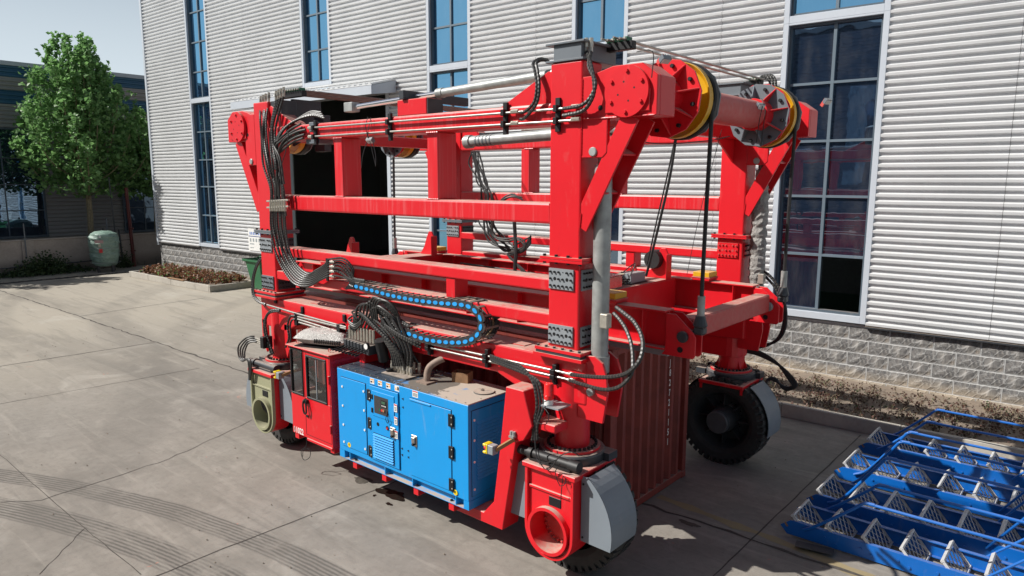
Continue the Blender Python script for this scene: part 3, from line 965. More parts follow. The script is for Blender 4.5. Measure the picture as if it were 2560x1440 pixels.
# ---- wheeled bin
bx0, by0 = -29.35, 16.75
bn = empty('wheeled_bin', (bx0, by0, 0)); tag(bn, 'dark green wheeled rubbish bin at the end of the small bed', 'bin')
mb = MB(); i = 0
for z, w, d in ((0.12, 0.44, 0.42), (1.38, 0.62, 0.62), (1.42, 0.74, 0.72), (1.52, 0.74, 0.72)):
    mb.v += [(bx0 - w, by0 - d, z), (bx0 + w, by0 - d, z), (bx0 + w, by0 + d, z), (bx0 - w, by0 + d, z)]
for r in range(3):
    for k in range(4): mb.face((r * 4 + k, r * 4 + (k + 1) % 4, r * 4 + 4 + (k + 1) % 4, r * 4 + 4 + k))
mb.face((3, 2, 1, 0))
obj('body', mb, BINGREEN, bn, bevel=0.02)
mb = MB(); mb.box(bx0 - .7, bx0 + .7, by0 + 0.1, by0 + .68, 1.521, 1.57); obj('lid', mb, BINGREEN, bn, bevel=0.015)
for sx in (-.42, .42):
    mb = MB(); mb.cyl((bx0 + sx - .04, by0 + .34, .11), (bx0 + sx + .04, by0 + .34, .11), .11); obj('wheel', mb, BLACK, bn, smooth=True)

# ---- far left: boundary wall, back building, tank, pipes, trees
BX = -44.0
bw = empty('boundary_wall', (BX, 14, 0)); tag(bw, 'low stained concrete boundary wall behind the air tank', 'wall')
mb = MB(); mb.box(BX - 0.25, BX, -6, 26, 0, 1.8); obj('wall_face', mb, WALLC, bw)
mb = MB(); mb.box(BX - 0.28, BX + 0.05, -6, 26, 1.803, 1.88); obj('coping', mb, WALLC, bw, bevel=0.015)
for y in (3.0, 11.1, 19.6):
    mb = MB(); mb.box(BX + 0.003, BX + 0.1, y, y + 0.55, 0, 1.8); obj('pilaster', mb, WALLC, bw, bevel=0.01)
mb = MB(); rnd = random.Random(4)
y = -5.8
while y < 25.5:
    w = rnd.uniform(0.35, 0.9); mb.box(BX + 0.002, BX + rnd.uniform(0.08, 0.16), y, y + w - 0.03, 0, rnd.uniform(0.22, 0.42)); y += w
obj('footing_stones', mb, WALLC, bw, bevel=0.03)
mb = MB(); mb.tube([(BX + 0.2, -4, 0.42), (BX + 0.2, 8, 0.45), (BX + 0.19, 13.8, 0.5), (BX + 0.2, 15.8, 0.6)], 0.035, 8); tag(obj('wall_pipe', mb, DGREY, smooth=True), 'thin dark pipe running along the foot of the boundary wall', 'pipe')
mb = MB(); mb.box(-41.35, -40.95, -3, 15.2, 0.003, 0.012)
for k in range(45): mb.box(-41.3, -41.0, -2.9 + k * 0.4, -2.72 + k * 0.4, 0.0125, 0.03, 1)
tag(obj('drain_grating', mb, [BOLT, DGREY]), 'dark drain grating set in the yard before the boundary wall', 'drain')

bk = empty('rear_workshop', (-50, 18, 0)); tag(bk, 'shaded workshop banded in blue and grey corrugated steel behind the tree', 'building')
def xpanel(y0, y1, z0, z1, mat):
    mb = MB(); zz = []; z = z0
    while z < z1:
        for dz, o in ((0, 0), (.05, .05), (.14, .05), (.19, 0)):
            if z + dz < z1: zz.append((z + dz, o))
        z += 0.24
    zz.append((z1, zz[-1][1]))
    for yy in (y0, y1):
        for z, o in zz: mb.v.append((-50 + o, yy, z))
    n = len(zz)
    for j in range(n - 1): mb.face((j, n + j, n + j + 1, j + 1))
    return obj('wall_panel', mb, mat, bk)
YW = ((6.2, 14.1), (18.5, 21.2))
segs = [(-8, 6.2), (14.1, 18.5), (21.2, 34)]
for a, b in segs: xpanel(a, b, 1.5, 9.42, CORRG)
for a, b in YW: xpanel(a, b, 8.05, 9.42, CORRG)
xpanel(-8, 34, 9.42, 10.22, CORRB); xpanel(-8, 34, 10.22, 10.98, CORRG); xpanel(-8, 34, 10.98, 11.64, CORRB)
mb = MB(); mb.box(-50.3, -49.85, -8, 34, 11.64, 11.88); obj('parapet_cap', mb, TRIM, bk)
mb = MB(); mb.box(-62, -50.05, -8, 34, 0, 11.6); obj('building_body', mb, CORRG, bk)
mb = MB(); mb.box(-50.05, -49.9, -8, 34, 0, 1.5); obj('base_wall', mb, WALLC, bk)
for a, b in YW:
    nc = 4 if b - a > 4 else 2
    mb = MB()
    mb.box(-50.02, -49.88, a, a + .1, 1.55, 8.05); mb.box(-50.02, -49.88, b - .1, b, 1.55, 8.05)
    mb.box(-50.02, -49.88, a + .1, b - .1, 1.55, 1.68); mb.box(-50.02, -49.88, a + .1, b - .1, 7.95, 8.05)
    cw = (b - a - 0.2) / nc
    for k in range(1, nc): mb.box(-50.02, -49.92, a + .1 + k * cw - .03, a + .1 + k * cw + .03, 1.68, 7.95)
    for z in (3.2, 4.75, 6.3): mb.box(-50.02, -49.93, a + .1, b - .1, z - .03, z + .03)
    wdw = obj('window', mb, FRAME, bk)
    zr = [1.68, 3.2, 4.75, 6.3, 7.95]
    for k in range(nc):
        for j in range(4):
            mb = MB(); mb.box(-50.0, -49.96, a + .1 + k * cw, a + .1 + (k + 1) * cw, zr[j], zr[j + 1]); obj('pane', mb, PANE_D, wdw)

tx, ty = -42.35, 14.55
tk = empty('air_tank', (tx, ty, 0)); tag(tk, 'upright air tank wrapped in quilted green sheeting beside the boundary wall', 'tank')
prof = [(0.05, 0.32), (0.5, 0.34), (0.62, 0.5), (0.70, 0.8), (0.72, 1.2), (0.75, 1.6), (0.74, 1.95), (0.66, 2.12), (0.4, 2.24), (0.05, 2.28)]
pp = []
for (r0, h0), (r1, h1) in zip(prof[:-1], prof[1:]):
    for k in range(4): pp.append((r0 + (r1 - r0) * k / 4, h0 + (h1 - h0) * k / 4))
pp.append(prof[-1])
mb = MB(); mb.lathe(pp, (tx, ty, 0), 'z', 30)
for i, v in enumerate(mb.v):
    a = atan2(v[1] - ty, v[0] - tx); d = 0.05 * mnoise.noise(Vector((v[0] * 3, v[1] * 3, v[2] * 5))) + 0.025 * sin(v[2] * 26 + a * 3)
    mb.v[i] = (v[0] + d * cos(a), v[1] + d * sin(a), v[2])
obj('wrapping', mb, QUILT, tk, smooth=True)
mb = MB()
for z in (1.32, 0.52): mb.lathe([(0.735, z), (0.752, z + .012), (0.735, z + .024)], (tx, ty, 0), 'z', 30)
tag(obj('strap', mb, LGREY, tk), kind='stuff')
for a in (0.4, 1.9, 3.6, 5.2):
    mb = MB(); c = Vector((tx + .5 * cos(a), ty + .5 * sin(a), 0)); mb.box(c.x - .06, c.x + .06, c.y - .06, c.y + .06, 0, 0.4); obj('leg', mb, DGREY, tk)
mb = MB(); mb.cyl((tx, ty, 2.26), (tx, ty, 2.42), .05, 8); obj('valve', mb, BOLT, tk)
def on_tank(name, a, z, w, h, mat, rr=0.80):
    c = Vector((tx + rr * cos(a), ty + rr * sin(a), z)); u = Vector((-sin(a), cos(a), 0)); mb = MB()
    mb.obox(c, u * w / 2, Vector((0, 0, h / 2)), Vector((cos(a), sin(a), 0)) * .008); obj(name, mb, mat, tk)
on_tank('warning_label', -0.62, 1.72, 0.42, 0.16, plain('pale_pink_label', (0.5, 0.32, 0.3)))
on_tank('red_label', -0.55, 1.22, 0.17, 0.2, REDP); on_tank('pressure_gauge', -0.55, 1.98, 0.1, 0.1, WHITE, 0.78); on_tank('data_plate', -0.6, 1.5, 0.12, 0.16, plain('cream_label', (0.5, 0.45, 0.35)))

mb = MB(); mb.cyl((-43.55, 16.5, 0), (-43.6, 16.4, 4.6), 0.095, 12); mb.cyl((-43.56, 16.5, 0.9), (-43.56, 16.5, 0.98), 0.14, 12)
mb.cyl((-43.56, 16.49, 2.2), (-43.56, 16.49, 2.28), 0.14, 12)
tag(obj('standpipe', mb, paint('dark_red_pipe', (0.10, 0.012, 0.01), 0.5, 0, 0.2), smooth=True), 'dark red vertical standpipe right of the green air tank', 'pipe')
mb = MB(); mb.cyl((-43.7, 15.7, 0.3), (-43.8, 15.6, 5.2), 0.04, 8); mb.cyl((-43.7, 15.95, 0.3), (-43.8, 15.9, 2.2), 0.05, 8)
mb.bar((-43.7, 15.4, 1.55), (-43.6, 16.4, 1.6), .03, .03); mb.cyl((-43.5, 15.6, .25), (-43.5, 15.6, .75), 0.1, 10)
tag(obj('pipe_cluster', mb, DGREY, smooth=True), 'thin dark grey pipes with a valve between the air tank and red standpipe', 'pipes')
mb = MB(); mb.bar((BX + .15, 11.25, 0.9), (BX + .15, 11.25, 2.75), .05, .05); mb.bar((BX + .15, 11.1, 1.9), (BX + .15, 11.4, 1.95), .04, .04)
tag(obj('fence_post', mb, GREYP), 'thin grey metal post on the boundary wall pilaster', 'post')
mb = MB(); mb.bar((BX + .15, 15.3, 0.9), (BX + .15, 15.3, 2.9), .06, .06)
tag(obj('wall_bracket_post', mb, GREYP), 'short grey metal post just behind the air tank', 'post')

rnd = random.Random(21); mb = MB()
for _ in range(2600):
    y = rnd.gauss(11.9, 0.95); h = abs(rnd.gauss(0, 0.42)); x = BX + 0.25 + abs(rnd.gauss(0, 0.5))
    if h < 1.35: leaf(mb, (x, y, 0.04 + h * (1.15 - min(1, abs(y - 12) / 2.2))), 0.13, rnd)
tag(obj('weed_clump', mb, LEAF_D), 'dark green weeds growing at the foot of the boundary wall', 'weeds', kind='stuff')
mb = MB()
for _ in range(500): leaf(mb, (-43.5 + rnd.gauss(0, .2), 15.95 + rnd.gauss(0, .22), abs(rnd.gauss(0, .4))), 0.1, rnd)
tag(obj('weed_clump', mb, LEAF_D), 'small dark weeds round the pipes right of the air tank', 'weeds', kind='stuff')

def tree(x, y, zt, zc, rad, top, n_br, nl, seed, label, lean=0.0, group=None, lsize=0.27):
    rnd = random.Random(seed)
    t = empty('tree', (x, y, 0)); tag(t, label, 'tree', group)
    mb = MB(); P = [(x, y, 0), (x + .04, y - .02, zt * .5), (x, y + .03, zt), (x - .1, y + lean, zt + (top - zt) * .45), (x, y + lean, top - 0.8)]
    S = spline(P, 0.4); n = len(S); prev = None
    for k, p in enumerate(S):
        r = 0.17 * (1 - k / n) ** 0.7 + 0.012; a = mb.ring(p, Vector((1, 0, 0)), Vector((0, 1, 0)), r, 9)
        if prev is not None:
            for q in range(9): mb.face((prev + q, prev + (q + 1) % 9, a + (q + 1) % 9, a + q))
        prev = a
    obj('trunk', mb, BARK, t, smooth=True)
    bb = MB(); lb = MB()
    for b in range(n_br):
        f = (b + rnd.random() * .8) / n_br                     # 0 low and wide ... 1 high and central
        az = b * 2.399 + rnd.uniform(-.35, .35)
        out = Vector((cos(az), sin(az), 0))
        z0 = zt + (top - zt) * (0.02 + 0.42 * f)
        reach = rad * (1.0 - 0.86 * f ** 1.15) * rnd.uniform(0.82, 1.08)
        ztop = min(top - 0.2, zt + (top - zt) * (0.30 + 0.68 * f ** 0.85) + rnd.uniform(-.6, .9))
        start = Vector((x, y + lean * f, z0))
        end = Vector((x, y + lean * f, ztop)) + out * reach
        m1 = start.lerp(end, .4) + out * reach * .22 - Vector((0, 0, (ztop - z0) * .10))
        m2 = start.lerp(end, .75) + out * reach * .16
        S = spline([start, m1, m2, end], 0.25); prev = None; n = len(S)
        for k, p in enumerate(S):
            r = 0.05 * (1 - k / n) + 0.008; a = bb.ring(p, Vector((1, 0, 0)), Vector((0, 1, 0)), r, 5)
            if prev is not None:
                for q in range(5): bb.face((prev + q, prev + (q + 1) % 5, a + (q + 1) % 5, a + q))
            prev = a
        L = (end - start).length
        for k in range(int(nl * (0.35 + L / 6.0))):
            u = 0.12 + 0.88 * rnd.random() ** 0.8; p = S[min(n - 1, int(u * n))]
            sp_ = 0.62 * (1.05 - u) + 0.10
            c = p + Vector((rnd.gauss(0, sp_), rnd.gauss(0, sp_), abs(rnd.gauss(0, .22)) - .12))
            for q in range(4): leaf(lb, c + Vector((rnd.gauss(0, .10), rnd.gauss(0, .10), rnd.gauss(0, .12))), lsize * rnd.uniform(.65, 1.25), rnd, 0.15)
        for k in range(26):
            c = end + Vector((rnd.gauss(0, .09), rnd.gauss(0, .09), rnd.uniform(-.6, .45))); leaf(lb, c, lsize * rnd.uniform(.6, 1.1), rnd)
    obj('branches', bb, BARK, t, smooth=True)
    obj('crown', lb, LEAF, t)
    return t
tree(-45.5, 15.0, 3.7, 0, 3.75, 13.0, 46, 58, 31, 'full leafy tree with pale trunk behind the boundary wall left of the building')
tree(-46.6, 19.2, 3.6, 0, 2.7, 9.2, 26, 50, 37, 'smaller leafy tree tucked between the big tree and the white building')
tree(-45.8, 5.6, 3.3, 0, 3.0, 9.3, 26, 50, 41, 'leafy tree cut by the left edge of the yard view')

# ---- warehouse on the other side of the yard (seen mirrored in the tall panes)
oh = empty('opposite_warehouse', (-18, -26, 0)); tag(oh, 'dark grey corrugated warehouse across the yard, mirrored in the tall panes', 'building')
mb = MB(); zz = []; z = 0
while z < 16.2:
    zz += [(z, 0), (z + .08, .07), (z + .3, .07), (z + .38, 0)]; z += 0.6
for xx in (-48, 14):
    for z, o in zz: mb.v.append((xx, -22 + o, z))
n = len(zz)
for j in range(n - 1): mb.face((n + j, j, j + 1, n + j + 1))
obj('wall_panel', mb, CORRD, oh)
mb = MB(); mb.box(-48, 14, -34, -22.02, 0, 16.2); obj('building_body', mb, CORRD, oh)
mb = MB(); mb.box(-48.2, 14.2, -22.3, -21.8, 16.2, 16.5); obj('roof_edge', mb, TRIM, oh)
for k in range(7):
    mb = MB(); mb.box(-45 + k * 8, -42 + k * 8, -21.99, -21.88, 5, 12); obj('window', mb, PANE_D, oh)
# ================================================================== THE STRADDLE CARRIER
sc = empty('straddle_carrier', (-8.65, 9.68, 0))
tag(sc, 'huge red steel straddle carrier on four wheels with blue generator and driver cab', 'straddle carrier')
XR = (-5.41, -4.94); XL = (-12.40, -11.90)
NEAR, FAR = (7.0, 7.42), (11.95, 12.37)
def red(name, mb, mat=RED, parent=None, bevel=0.012, smooth=False, segs=1):
    return obj(name, mb, mat, parent or sc, bevel=bevel, smooth=smooth, segs=segs)
def B(*a): return MB().box(*a)

def splice(xa, xb, y, face, z0, z1, parent, mat, nx=6, bm=BOLT):
    """bolted plate on a column face; face 'y-' near, 'x+' right"""
    mb = MB()
    if face == 'y-':
        mb.box(xa, xb, y - 0.022, y - 0.001, z0, z1)
        w = (xb - xa) / nx; h = (z1 - z0) / 3
        for i in range(nx):
            for j in range(3):
                cx, cz = xa + w * (i + .5), z0 + h * (j + .5)
                if j == 1 and i in (1, 4): mb.cyl((cx, y - 0.0235, cz), (cx, y - 0.0225, cz), 0.024, 8, 1); continue
                if j == 2 and i == 3: mb.cyl((cx, y - 0.0235, cz), (cx, y - 0.0225, cz), 0.009, 6, 1); continue
                mb.cyl((cx, y - 0.046, cz), (cx, y - 0.022, cz), 0.0135, 6, 1)
    else:
        mb.box(y + 0.001, y + 0.022, xa, xb, z0, z1)
        w = (xb - xa) / nx; h = (z1 - z0) / 3
        for i in range(nx):
            for j in range(3):
                cy, cz = xa + w * (i + .5), z0 + h * (j + .5)
                if j == 1 and i in (1, 4): mb.cyl((y + 0.0225, cy, cz), (y + 0.0235, cy, cz), 0.024, 8, 1); continue
                mb.cyl((y + 0.022, cy, cz), (y + 0.046, cy, cz), 0.0135, 6, 1)
    return obj('splice_plate', mb, [mat, bm], parent)

def column(X, Y, side, right):
    x0, x1 = X; y0, y1 = Y
    c = red('column', B(x0, x1, y0, y1, 2.98, 6.5), bevel=0.02, segs=2)
    lowmat = GREYP if right else DGREY
    flm = RED if right else DGREY
    mb = MB(); mb.box(x0 - .09, x1 + .09, y0 - .07, y1 + .07, 4.085, 4.115); mb.box(x0 - .09, x1 + .09, y0 - .07, y1 + .07, 4.12, 4.15)
    for i in range(4):
        for yy in (y0 - .035, y1 + .035): mb.cyl((x0 - .04 + i * (x1 - x0 + .08) / 3, yy, 4.06), (x0 - .04 + i * (x1 - x0 + .08) / 3, yy, 4.178), .022, 6, 1)
    obj('flange', mb, [RED if right else GREYP, BOLT], c)
    m = LGREY if not (right and side == 'far') else RED
    splice(x0 + .02, x1 - .07, y0, 'y-', 3.74, 4.0, c, m, bm=BOLT if m is not RED else REDT)
    splice(y0 + .04, y1 - .02, x1, 'x+', 3.74, 4.0, c, m if right else DGREY)
    splice(x0 + .02, x1 - .07, y0, 'y-', 3.03, 3.28, c, m if right else GREYP)
    splice(y0 + .04, y1 - .02, x1, 'x+', 3.03, 3.28, c, m if right else DGREY)
    mb = MB()
    mb.box(x0 - .13, x1 + .12, y0 - .11, y1 + .11, 2.945, 2.985); mb.box(x0 - .12, x1 + .11, y0 - .10, y1 + .10, 2.91, 2.942, 1); mb.box(x0 - .15, x1 + .14, y0 - .12, y1 + .12, 2.865, 2.907)
    for i in range(6):
        for yy in (y0 - .075, y1 + .075): mb.cyl((x0 - .1 + i * (x1 - x0 + .18) / 5, yy, 2.93), (x0 - .1 + i * (x1 - x0 + .18) / 5, yy, 3.01), .02, 6, 1)
    obj('base_flange', mb, [RED, DGREY], c)
    return c
cols = {}
for side, Y in (('near', NEAR), ('far', FAR)):
    cols[side, 'R'] = column(XR, Y, side, True); cols[side, 'L'] = column(XL, Y, side, False)
    y0, y1 = Y
    red('top_beam', B(XL[1] - .02, XR[0] + .02, y0 + .003, y1 - .003, 5.775, 6.035), REDS, bevel=0.03, segs=2)
    red('middle_beam', B(XL[1] - .02, XR[0] + .02, y0 + .004, y1 - .06, 4.55, 4.815), REDS, bevel=0.03, segs=2)
    red('lower_beam', B(XL[1] - .02, XR[0] + .02, y0 + .005, y1 - .1, 3.695, 3.855), RED, bevel=0.02, segs=2)
    red('side_rail', B(XL[1] - .02, XR[0] + .02, y0 + .02, y1 - .08, 3.235, 3.40), RED, bevel=0.02, segs=2)
    for x in (-9.95, -7.68):
        d = 0 if side == 'near' else 0.1
        red('post', B(x - d, x + .235 - d, y0 + .02, y1 - .02, 4.816, 5.774), REDS, bevel=0.015)
    for x in (-7.33, -10.3):
        red('short_post', B(x, x + .2, y0 + .03, y1 - .12, 3.401, 3.694), RED)
    # chassis beam with fish-bellied ends
    yc0, yc1 = (7.0, 7.48) if side == 'near' else (11.89, 12.37)
    red('chassis_beam', MB().prism([(-12.5, 2.86), (-4.80, 2.86), (-4.80, 2.30), (-5.75, 2.26), (-6.3, 2.46), (-11.2, 2.46), (-11.65, 2.26), (-12.5, 2.30)], 'y', yc0, yc1), RED, bevel=0.025, segs=2)
    for x in (-6.05, -10.9): obj('cover_plate', MB().box(x - .12, x + .12, yc0 + .15, yc0 + .33, 2.861, 2.872), REDT, sc)
    for X, sgn in ((XR, 1), (XL, -1)):
        xo = X[1] if sgn > 0 else X[0]
        # head bracket carrying the lifting tube
        h = [(0, 6.30), (.13, 6.30), (.2, 6.33), (.42, 6.385), (.80, 6.385), (1.0, 6.24), (1.0, 5.81), (.36, 5.81), (.36, 5.42), (.3, 5.36), (0, 5.36)]
        pts = [(xo + sgn * px, pz) for px, pz in h]
        hd = red('head_bracket', MB().prism(pts, 'y', y0 + .006, y0 + .07), RED, bevel=0.008)
        fixnormals(hd)
        mb = MB().prism(pts[2:8] + [(xo, 5.81), (xo, 6.3)], 'y', y0 + .071, y1 - .003); fixnormals(red('head_box', mb, RED, bevel=0.01))
        cx = -4.31 if sgn > 0 else -12.98
        ys = y0 if side == 'near' else y1
        o = -1 if side == 'near' else 1
        mb = MB(); mb.cyl((cx, ys, 6.085), (cx, ys + o * .045, 6.085), .285, 40)
        for a in range(6): mb.cyl((cx + .225 * cos(a * pi / 3 + .5), ys + o * .045, 6.085 + .225 * sin(a * pi / 3 + .5)), (cx + .225 * cos(a * pi / 3 + .5), ys + o * .07, 6.085 + .225 * sin(a * pi / 3 + .5)), .022, 6)
        for a in range(4): mb.cyl((cx + .11 * cos(a * pi / 2 + .3), ys + o * .0455, 6.085 + .11 * sin(a * pi / 2 + .3)), (cx + .11 * cos(a * pi / 2 + .3), ys + o * .0465, 6.085 + .11 * sin(a * pi / 2 + .3)), .012, 8, 1)
        obj('end_cap', mb, [RED, BOLT], hd, bevel=0.006)
        if side == 'near':
            obj('end_plate', MB().box(cx - .29, cx + .29, y0 - .018, y0 + .004, 5.86, 6.1), RED, hd, bevel=0.006)
        mb = MB(); mb.cyl((xo + sgn * .17, y0 - .015, 5.43), (xo + sgn * .17, y1 + .02, 5.43), .055, 16); obj('pin', mb, GALV, hd, bevel=0.008)
        mb = MB(); mb.cyl((xo + sgn * .26, y0 + .003, 5.93), (xo + sgn * .26, y0 + .0052, 5.93), .032, 14); obj('access_hole', mb, BOLT, hd)
        # diagonal channel brace
        p0 = Vector((xo - sgn * .02, 0, 4.53)); p1 = Vector((xo + sgn * .66, 0, 5.82)); d = (p1 - p0).normalized(); nrm = Vector((-d.z, 0, d.x))
        mb = MB()
        for yy in (y0 + .015, y1 - .045):
            pl = [p0 + nrm * -.115 * 1, p1 + nrm * -.115, p1 + nrm * .115, p0 + nrm * .115]
            mb.prism([(q.x, q.z) for q in pl], 'y', yy, yy + .03)
        q0, q1 = p0 + nrm * (-.08 if sgn < 0 else .08), p1 + nrm * (-.08 if sgn < 0 else .08)
        mb.bar((q0.x, (y0 + y1) / 2, q0.z), (q1.x, (y0 + y1) / 2, q1.z), y1 - y0 - .092, .03)
        for f in (.35, .7):
            q = p0.lerp(p1, f); mb.obox((q.x, (y0 + y1) / 2, q.z), nrm * .09, Vector((0, (y1 - y0) / 2 - .048, 0)), d * .012)
        fixnormals(red('diagonal_brace', mb, RED, bevel=0.004))
        # corner gusset rising on the top beam
        xi = X[0] if sgn > 0 else X[1]
        mb = MB().prism([(xi, 6.03), (xi - sgn * .86, 6.03), (xi - sgn * .06, 6.42), (xi, 6.4)], 'y', y0 + .03, y0 + .3)
        fixnormals(red('gusset', mb, RED, bevel=0.008))

# dark grey stub beams on the column tops
def stub(X, y0, y1, z0, z1):
    mb = MB(); x0, x1 = X
    mb.box(x0 + .03, x1 - .03, y0 + .015, y1 - .01, z0 + .025, z1 - .025)
    mb.box(x0 - .07, x1 + .03, y0 - .02, y1, z1 - .025, z1); mb.box(x0 - .07, x1 + .02, y0 - .02, y1, z0, z0 + .025)
    return obj('stub_beam', mb, GREYP, sc, bevel=0.004)
stub(XR, 7.0, 7.78, 6.503, 6.73); stub(XR, 11.6, 12.37, 6.503, 6.72)
mb = MB().box(-11.88, -11.5, 7.05, 7.35, 6.0, 6.5); mb.prism([(7.35, 6.55), (7.95, 6.55), (7.95, 6.28), (7.7, 5.9), (7.35, 5.7)], 'x', -11.7, -11.62)
fixnormals(obj('stub_beam', mb, DGREY, sc, bevel=0.006))
mb = MB().box(-11.35, -11.05, 7.6, 7.75, 5.6, 6.25); obj('bracket', mb, DGREY, sc, bevel=0.006)

# cross tubes, sheaves and lifting belts
def sheaves(cx, cy, flip, greyrib):
    s = empty('lifting_sheave', (cx, cy, 6.08), sc)
    f = 1 if not flip else -1
    r = .475; n = 12
    def ribbed(y, direction, mat, part_grey=False):
        mb = MB()
        oct_ = [(cx + r * cos(2 * pi * k / n + .13) * 1.0, 6.08 + r * sin(2 * pi * k / n + .13)) for k in range(n)]
        mb.prism(oct_, 'y', y - .015, y + .015)
        for k in range(8):
            a = 2 * pi * k / 8 + .2
            u = Vector((cos(a), 0, sin(a)))
            p0 = Vector((cx, y, 6.08)) + u * .2; p1 = Vector((cx, y, 6.08)) + u * (r - .02)
            w = Vector((0, direction, 0)); t = Vector((-sin(a), 0, cos(a))) * .009; i = len(mb.v)
            a0, a1, a2 = p0 + w * .018, p1 + w * .018, p0 + w * .23
            mb.v += [tuple(a0 - t), tuple(a1 - t), tuple(a2 - t), tuple(a0 + t), tuple(a1 + t), tuple(a2 + t)]
            for q in ((0, 1, 2), (5, 4, 3), (0, 3, 4, 1), (1, 4, 5, 2), (2, 5, 3, 0)): mb.face(tuple(i + z for z in q))
        for k in range(8):
            a = 2 * pi * k / 8 + .55; c = Vector((cx + (r - .09) * cos(a), y, 6.08 + (r - .09) * sin(a)))
            mb.cyl(c + Vector((0, direction * .015, 0)), c + Vector((0, direction * .055, 0)), .027, 6, 1)
        mb.cyl((cx, y, 6.08), (cx, y + direction * .26, 6.08), .235, 28)
        if part_grey:
            for q, f_ in enumerate(mb.f):
                if mb.mi[q] == 0 and sum(mb.v[z_][0] for z_ in f_) / len(f_) < cx + .12 and max(hypot(mb.v[z_][0] - cx, mb.v[z_][2] - 6.08) for z_ in f_) > .25: mb.mi[q] = 2
        return fixnormals(obj('flange_plate', mb, [mat, BOLT, GREYP], s, bevel=0.004))
    ribbed(cy - .32, -1, RED, greyrib)
    if greyrib:
        o_ = obj('flange_plate', MB().cyl((cx, cy - .303, 6.08), (cx, cy - .285, 6.08), .478, 12), RED, s)
    ribbed(cy + .2, 1, GREYP)
    mb = MB(); mb.cyl((cx, cy - .285, 6.08), (cx, cy + .18, 6.08), .26, 32); obj('reel', mb, YELLOW, s, smooth=True)
    mb = MB(); mb.lathe([(.25, .0), (.33, -.01), (.40, -.03), (.455, -.11), (.462, -.11), (.465, -.02), (.45, .02), (.25, .03)], (cx, cy + .02, 6.08), 'y', 48); fixnormals(obj('reel_flange', mb, YELLOW, s, smooth=True))
    mb = MB(); mb.lathe([(.28, .0), (.46, 0), (.478, .02), (.478, .09), (.46, .11), (.28, .11)], (cx, cy + .055, 6.08), 'y', 48); fixnormals(obj('wound_belt', mb, BLACK, s, smooth=True))
    return s
for cx, k in ((-4.31, 0), (-12.98, 1)):
    mb = MB(); mb.cyl((cx, 7.42, 6.08), (cx, 11.95, 6.08), .205, 32)
    obj('lifting_tube', mb, REDT, sc, smooth=True)
    sheaves(cx, 8.19, False, False); sheaves(cx, 11.1, False, True)
    mb = MB(); mb.lathe([(.13, 0), (.2, 0), (.2, .2), (.13, .2)], (cx, 7.45, 6.08), 'y', 28, mats=[0, 1, 0]); obj('bearing', mb, [BLACK, YELLOW], sc, smooth=True)
def belt(x, y, z0, z1, name='lifting_belt', w=.055, tk=.03):
    mb = MB(); mb.tube([(x, y, z0), (x - .02, y, (z0 + z1) / 2), (x - .03, y, z1 + .35)], w * .5, 8); b = obj(name, mb, BLACK, sc, smooth=True)
    mb = MB(); mb.cyl((x - .03, y, z1 + .38), (x - .03, y, z1 + .12), .05, 10); obj('socket', mb, GALV, b, smooth=True)
    mb = MB(); mb.cyl((x - .03, y, z1 + .14), (x - .03, y, z1 - .02), .055, 12, 0, .1); mb.box(x - .10, x + .04, y - .07, y + .07, z1 - .12, z1 - .02); obj('clevis', mb, DGREY, b, bevel=0.02)
belt(-3.88, 8.25, 6.05, 3.26); belt(-3.88, 11.17, 6.05, 3.30)
belt(-13.4, 8.25, 6.05, 3.26); belt(-13.4, 11.17, 6.05, 3.30)
mb = MB(); mb.prism([(7.75, 5.72), (8.35, 5.72), (8.35, 5.9), (7.75, 5.9)], 'x', -4.6, -4.5)
red('cross_channel', MB().box(-5.3, -5.1, 7.425, 11.945, 5.80, 6.02), RED, bevel=0.02)
red('cross_channel', MB().box(-12.25, -12.05, 7.425, 11.945, 5.80, 6.02), RED, bevel=0.02)
for yy, s in ((11.945, -1), (7.425, 1)):
    mb = MB().prism([(yy, 5.80), (yy + s * .7, 5.80), (yy, 5.42)], 'x', -5.22, -5.18); fixnormals(red('knee_plate', mb, RED, bevel=0.004))

# hydraulic rams
mb = MB(); mb.cyl((-5.5, 7.2, 6.41), (-7.6, 7.2, 6.33), .062, 20); mb.cyl((-7.5, 7.2, 6.334), (-7.62, 7.2, 6.33), .072, 20); mb.cyl((-5.5, 7.2, 6.41), (-5.42, 7.2, 6.413), .08, 20)
r_ = obj('lift_ram', mb, GALV, sc, smooth=True)
mb = MB(); mb.cyl((-7.6, 7.2, 6.33), (-9.6, 7.2, 6.265), .04, 16); obj('ram_rod', mb, CHROME, r_, smooth=True)
mb = MB(); mb.box(-9.78, -9.55, 7.12, 7.28, 6.19, 6.34); obj('rod_eye', mb, GALV, r_, bevel=0.01)
mb = MB(); mb.cyl((-5.5, 7.32, 6.43), (-7.4, 7.32, 6.36), .012, 8); obj('feed_pipe', mb, STEEL, r_, smooth=True)
mb = MB(); mb.cyl((-7.2, 9.7, 5.87), (-9.4, 9.7, 5.81), .1, 20); mb.cyl((-9.36, 9.7, 5.81), (-9.5, 9.7, 5.806), .125, 20)
for k in range(5): mb.cyl((-9.2 + k * .09, 9.7, 5.815 + k * .0025), (-9.17 + k * .09, 9.7, 5.816 + k * .0025), .106, 20, 1)
r2 = obj('lift_ram', mb, [GALV, GREYP], sc, smooth=True)
mb = MB(); mb.cyl((-4.9, 9.7, 5.93), (-7.2, 9.7, 5.87), .1, 20); obj('ram_barrel', mb, GALV, r2, smooth=True)
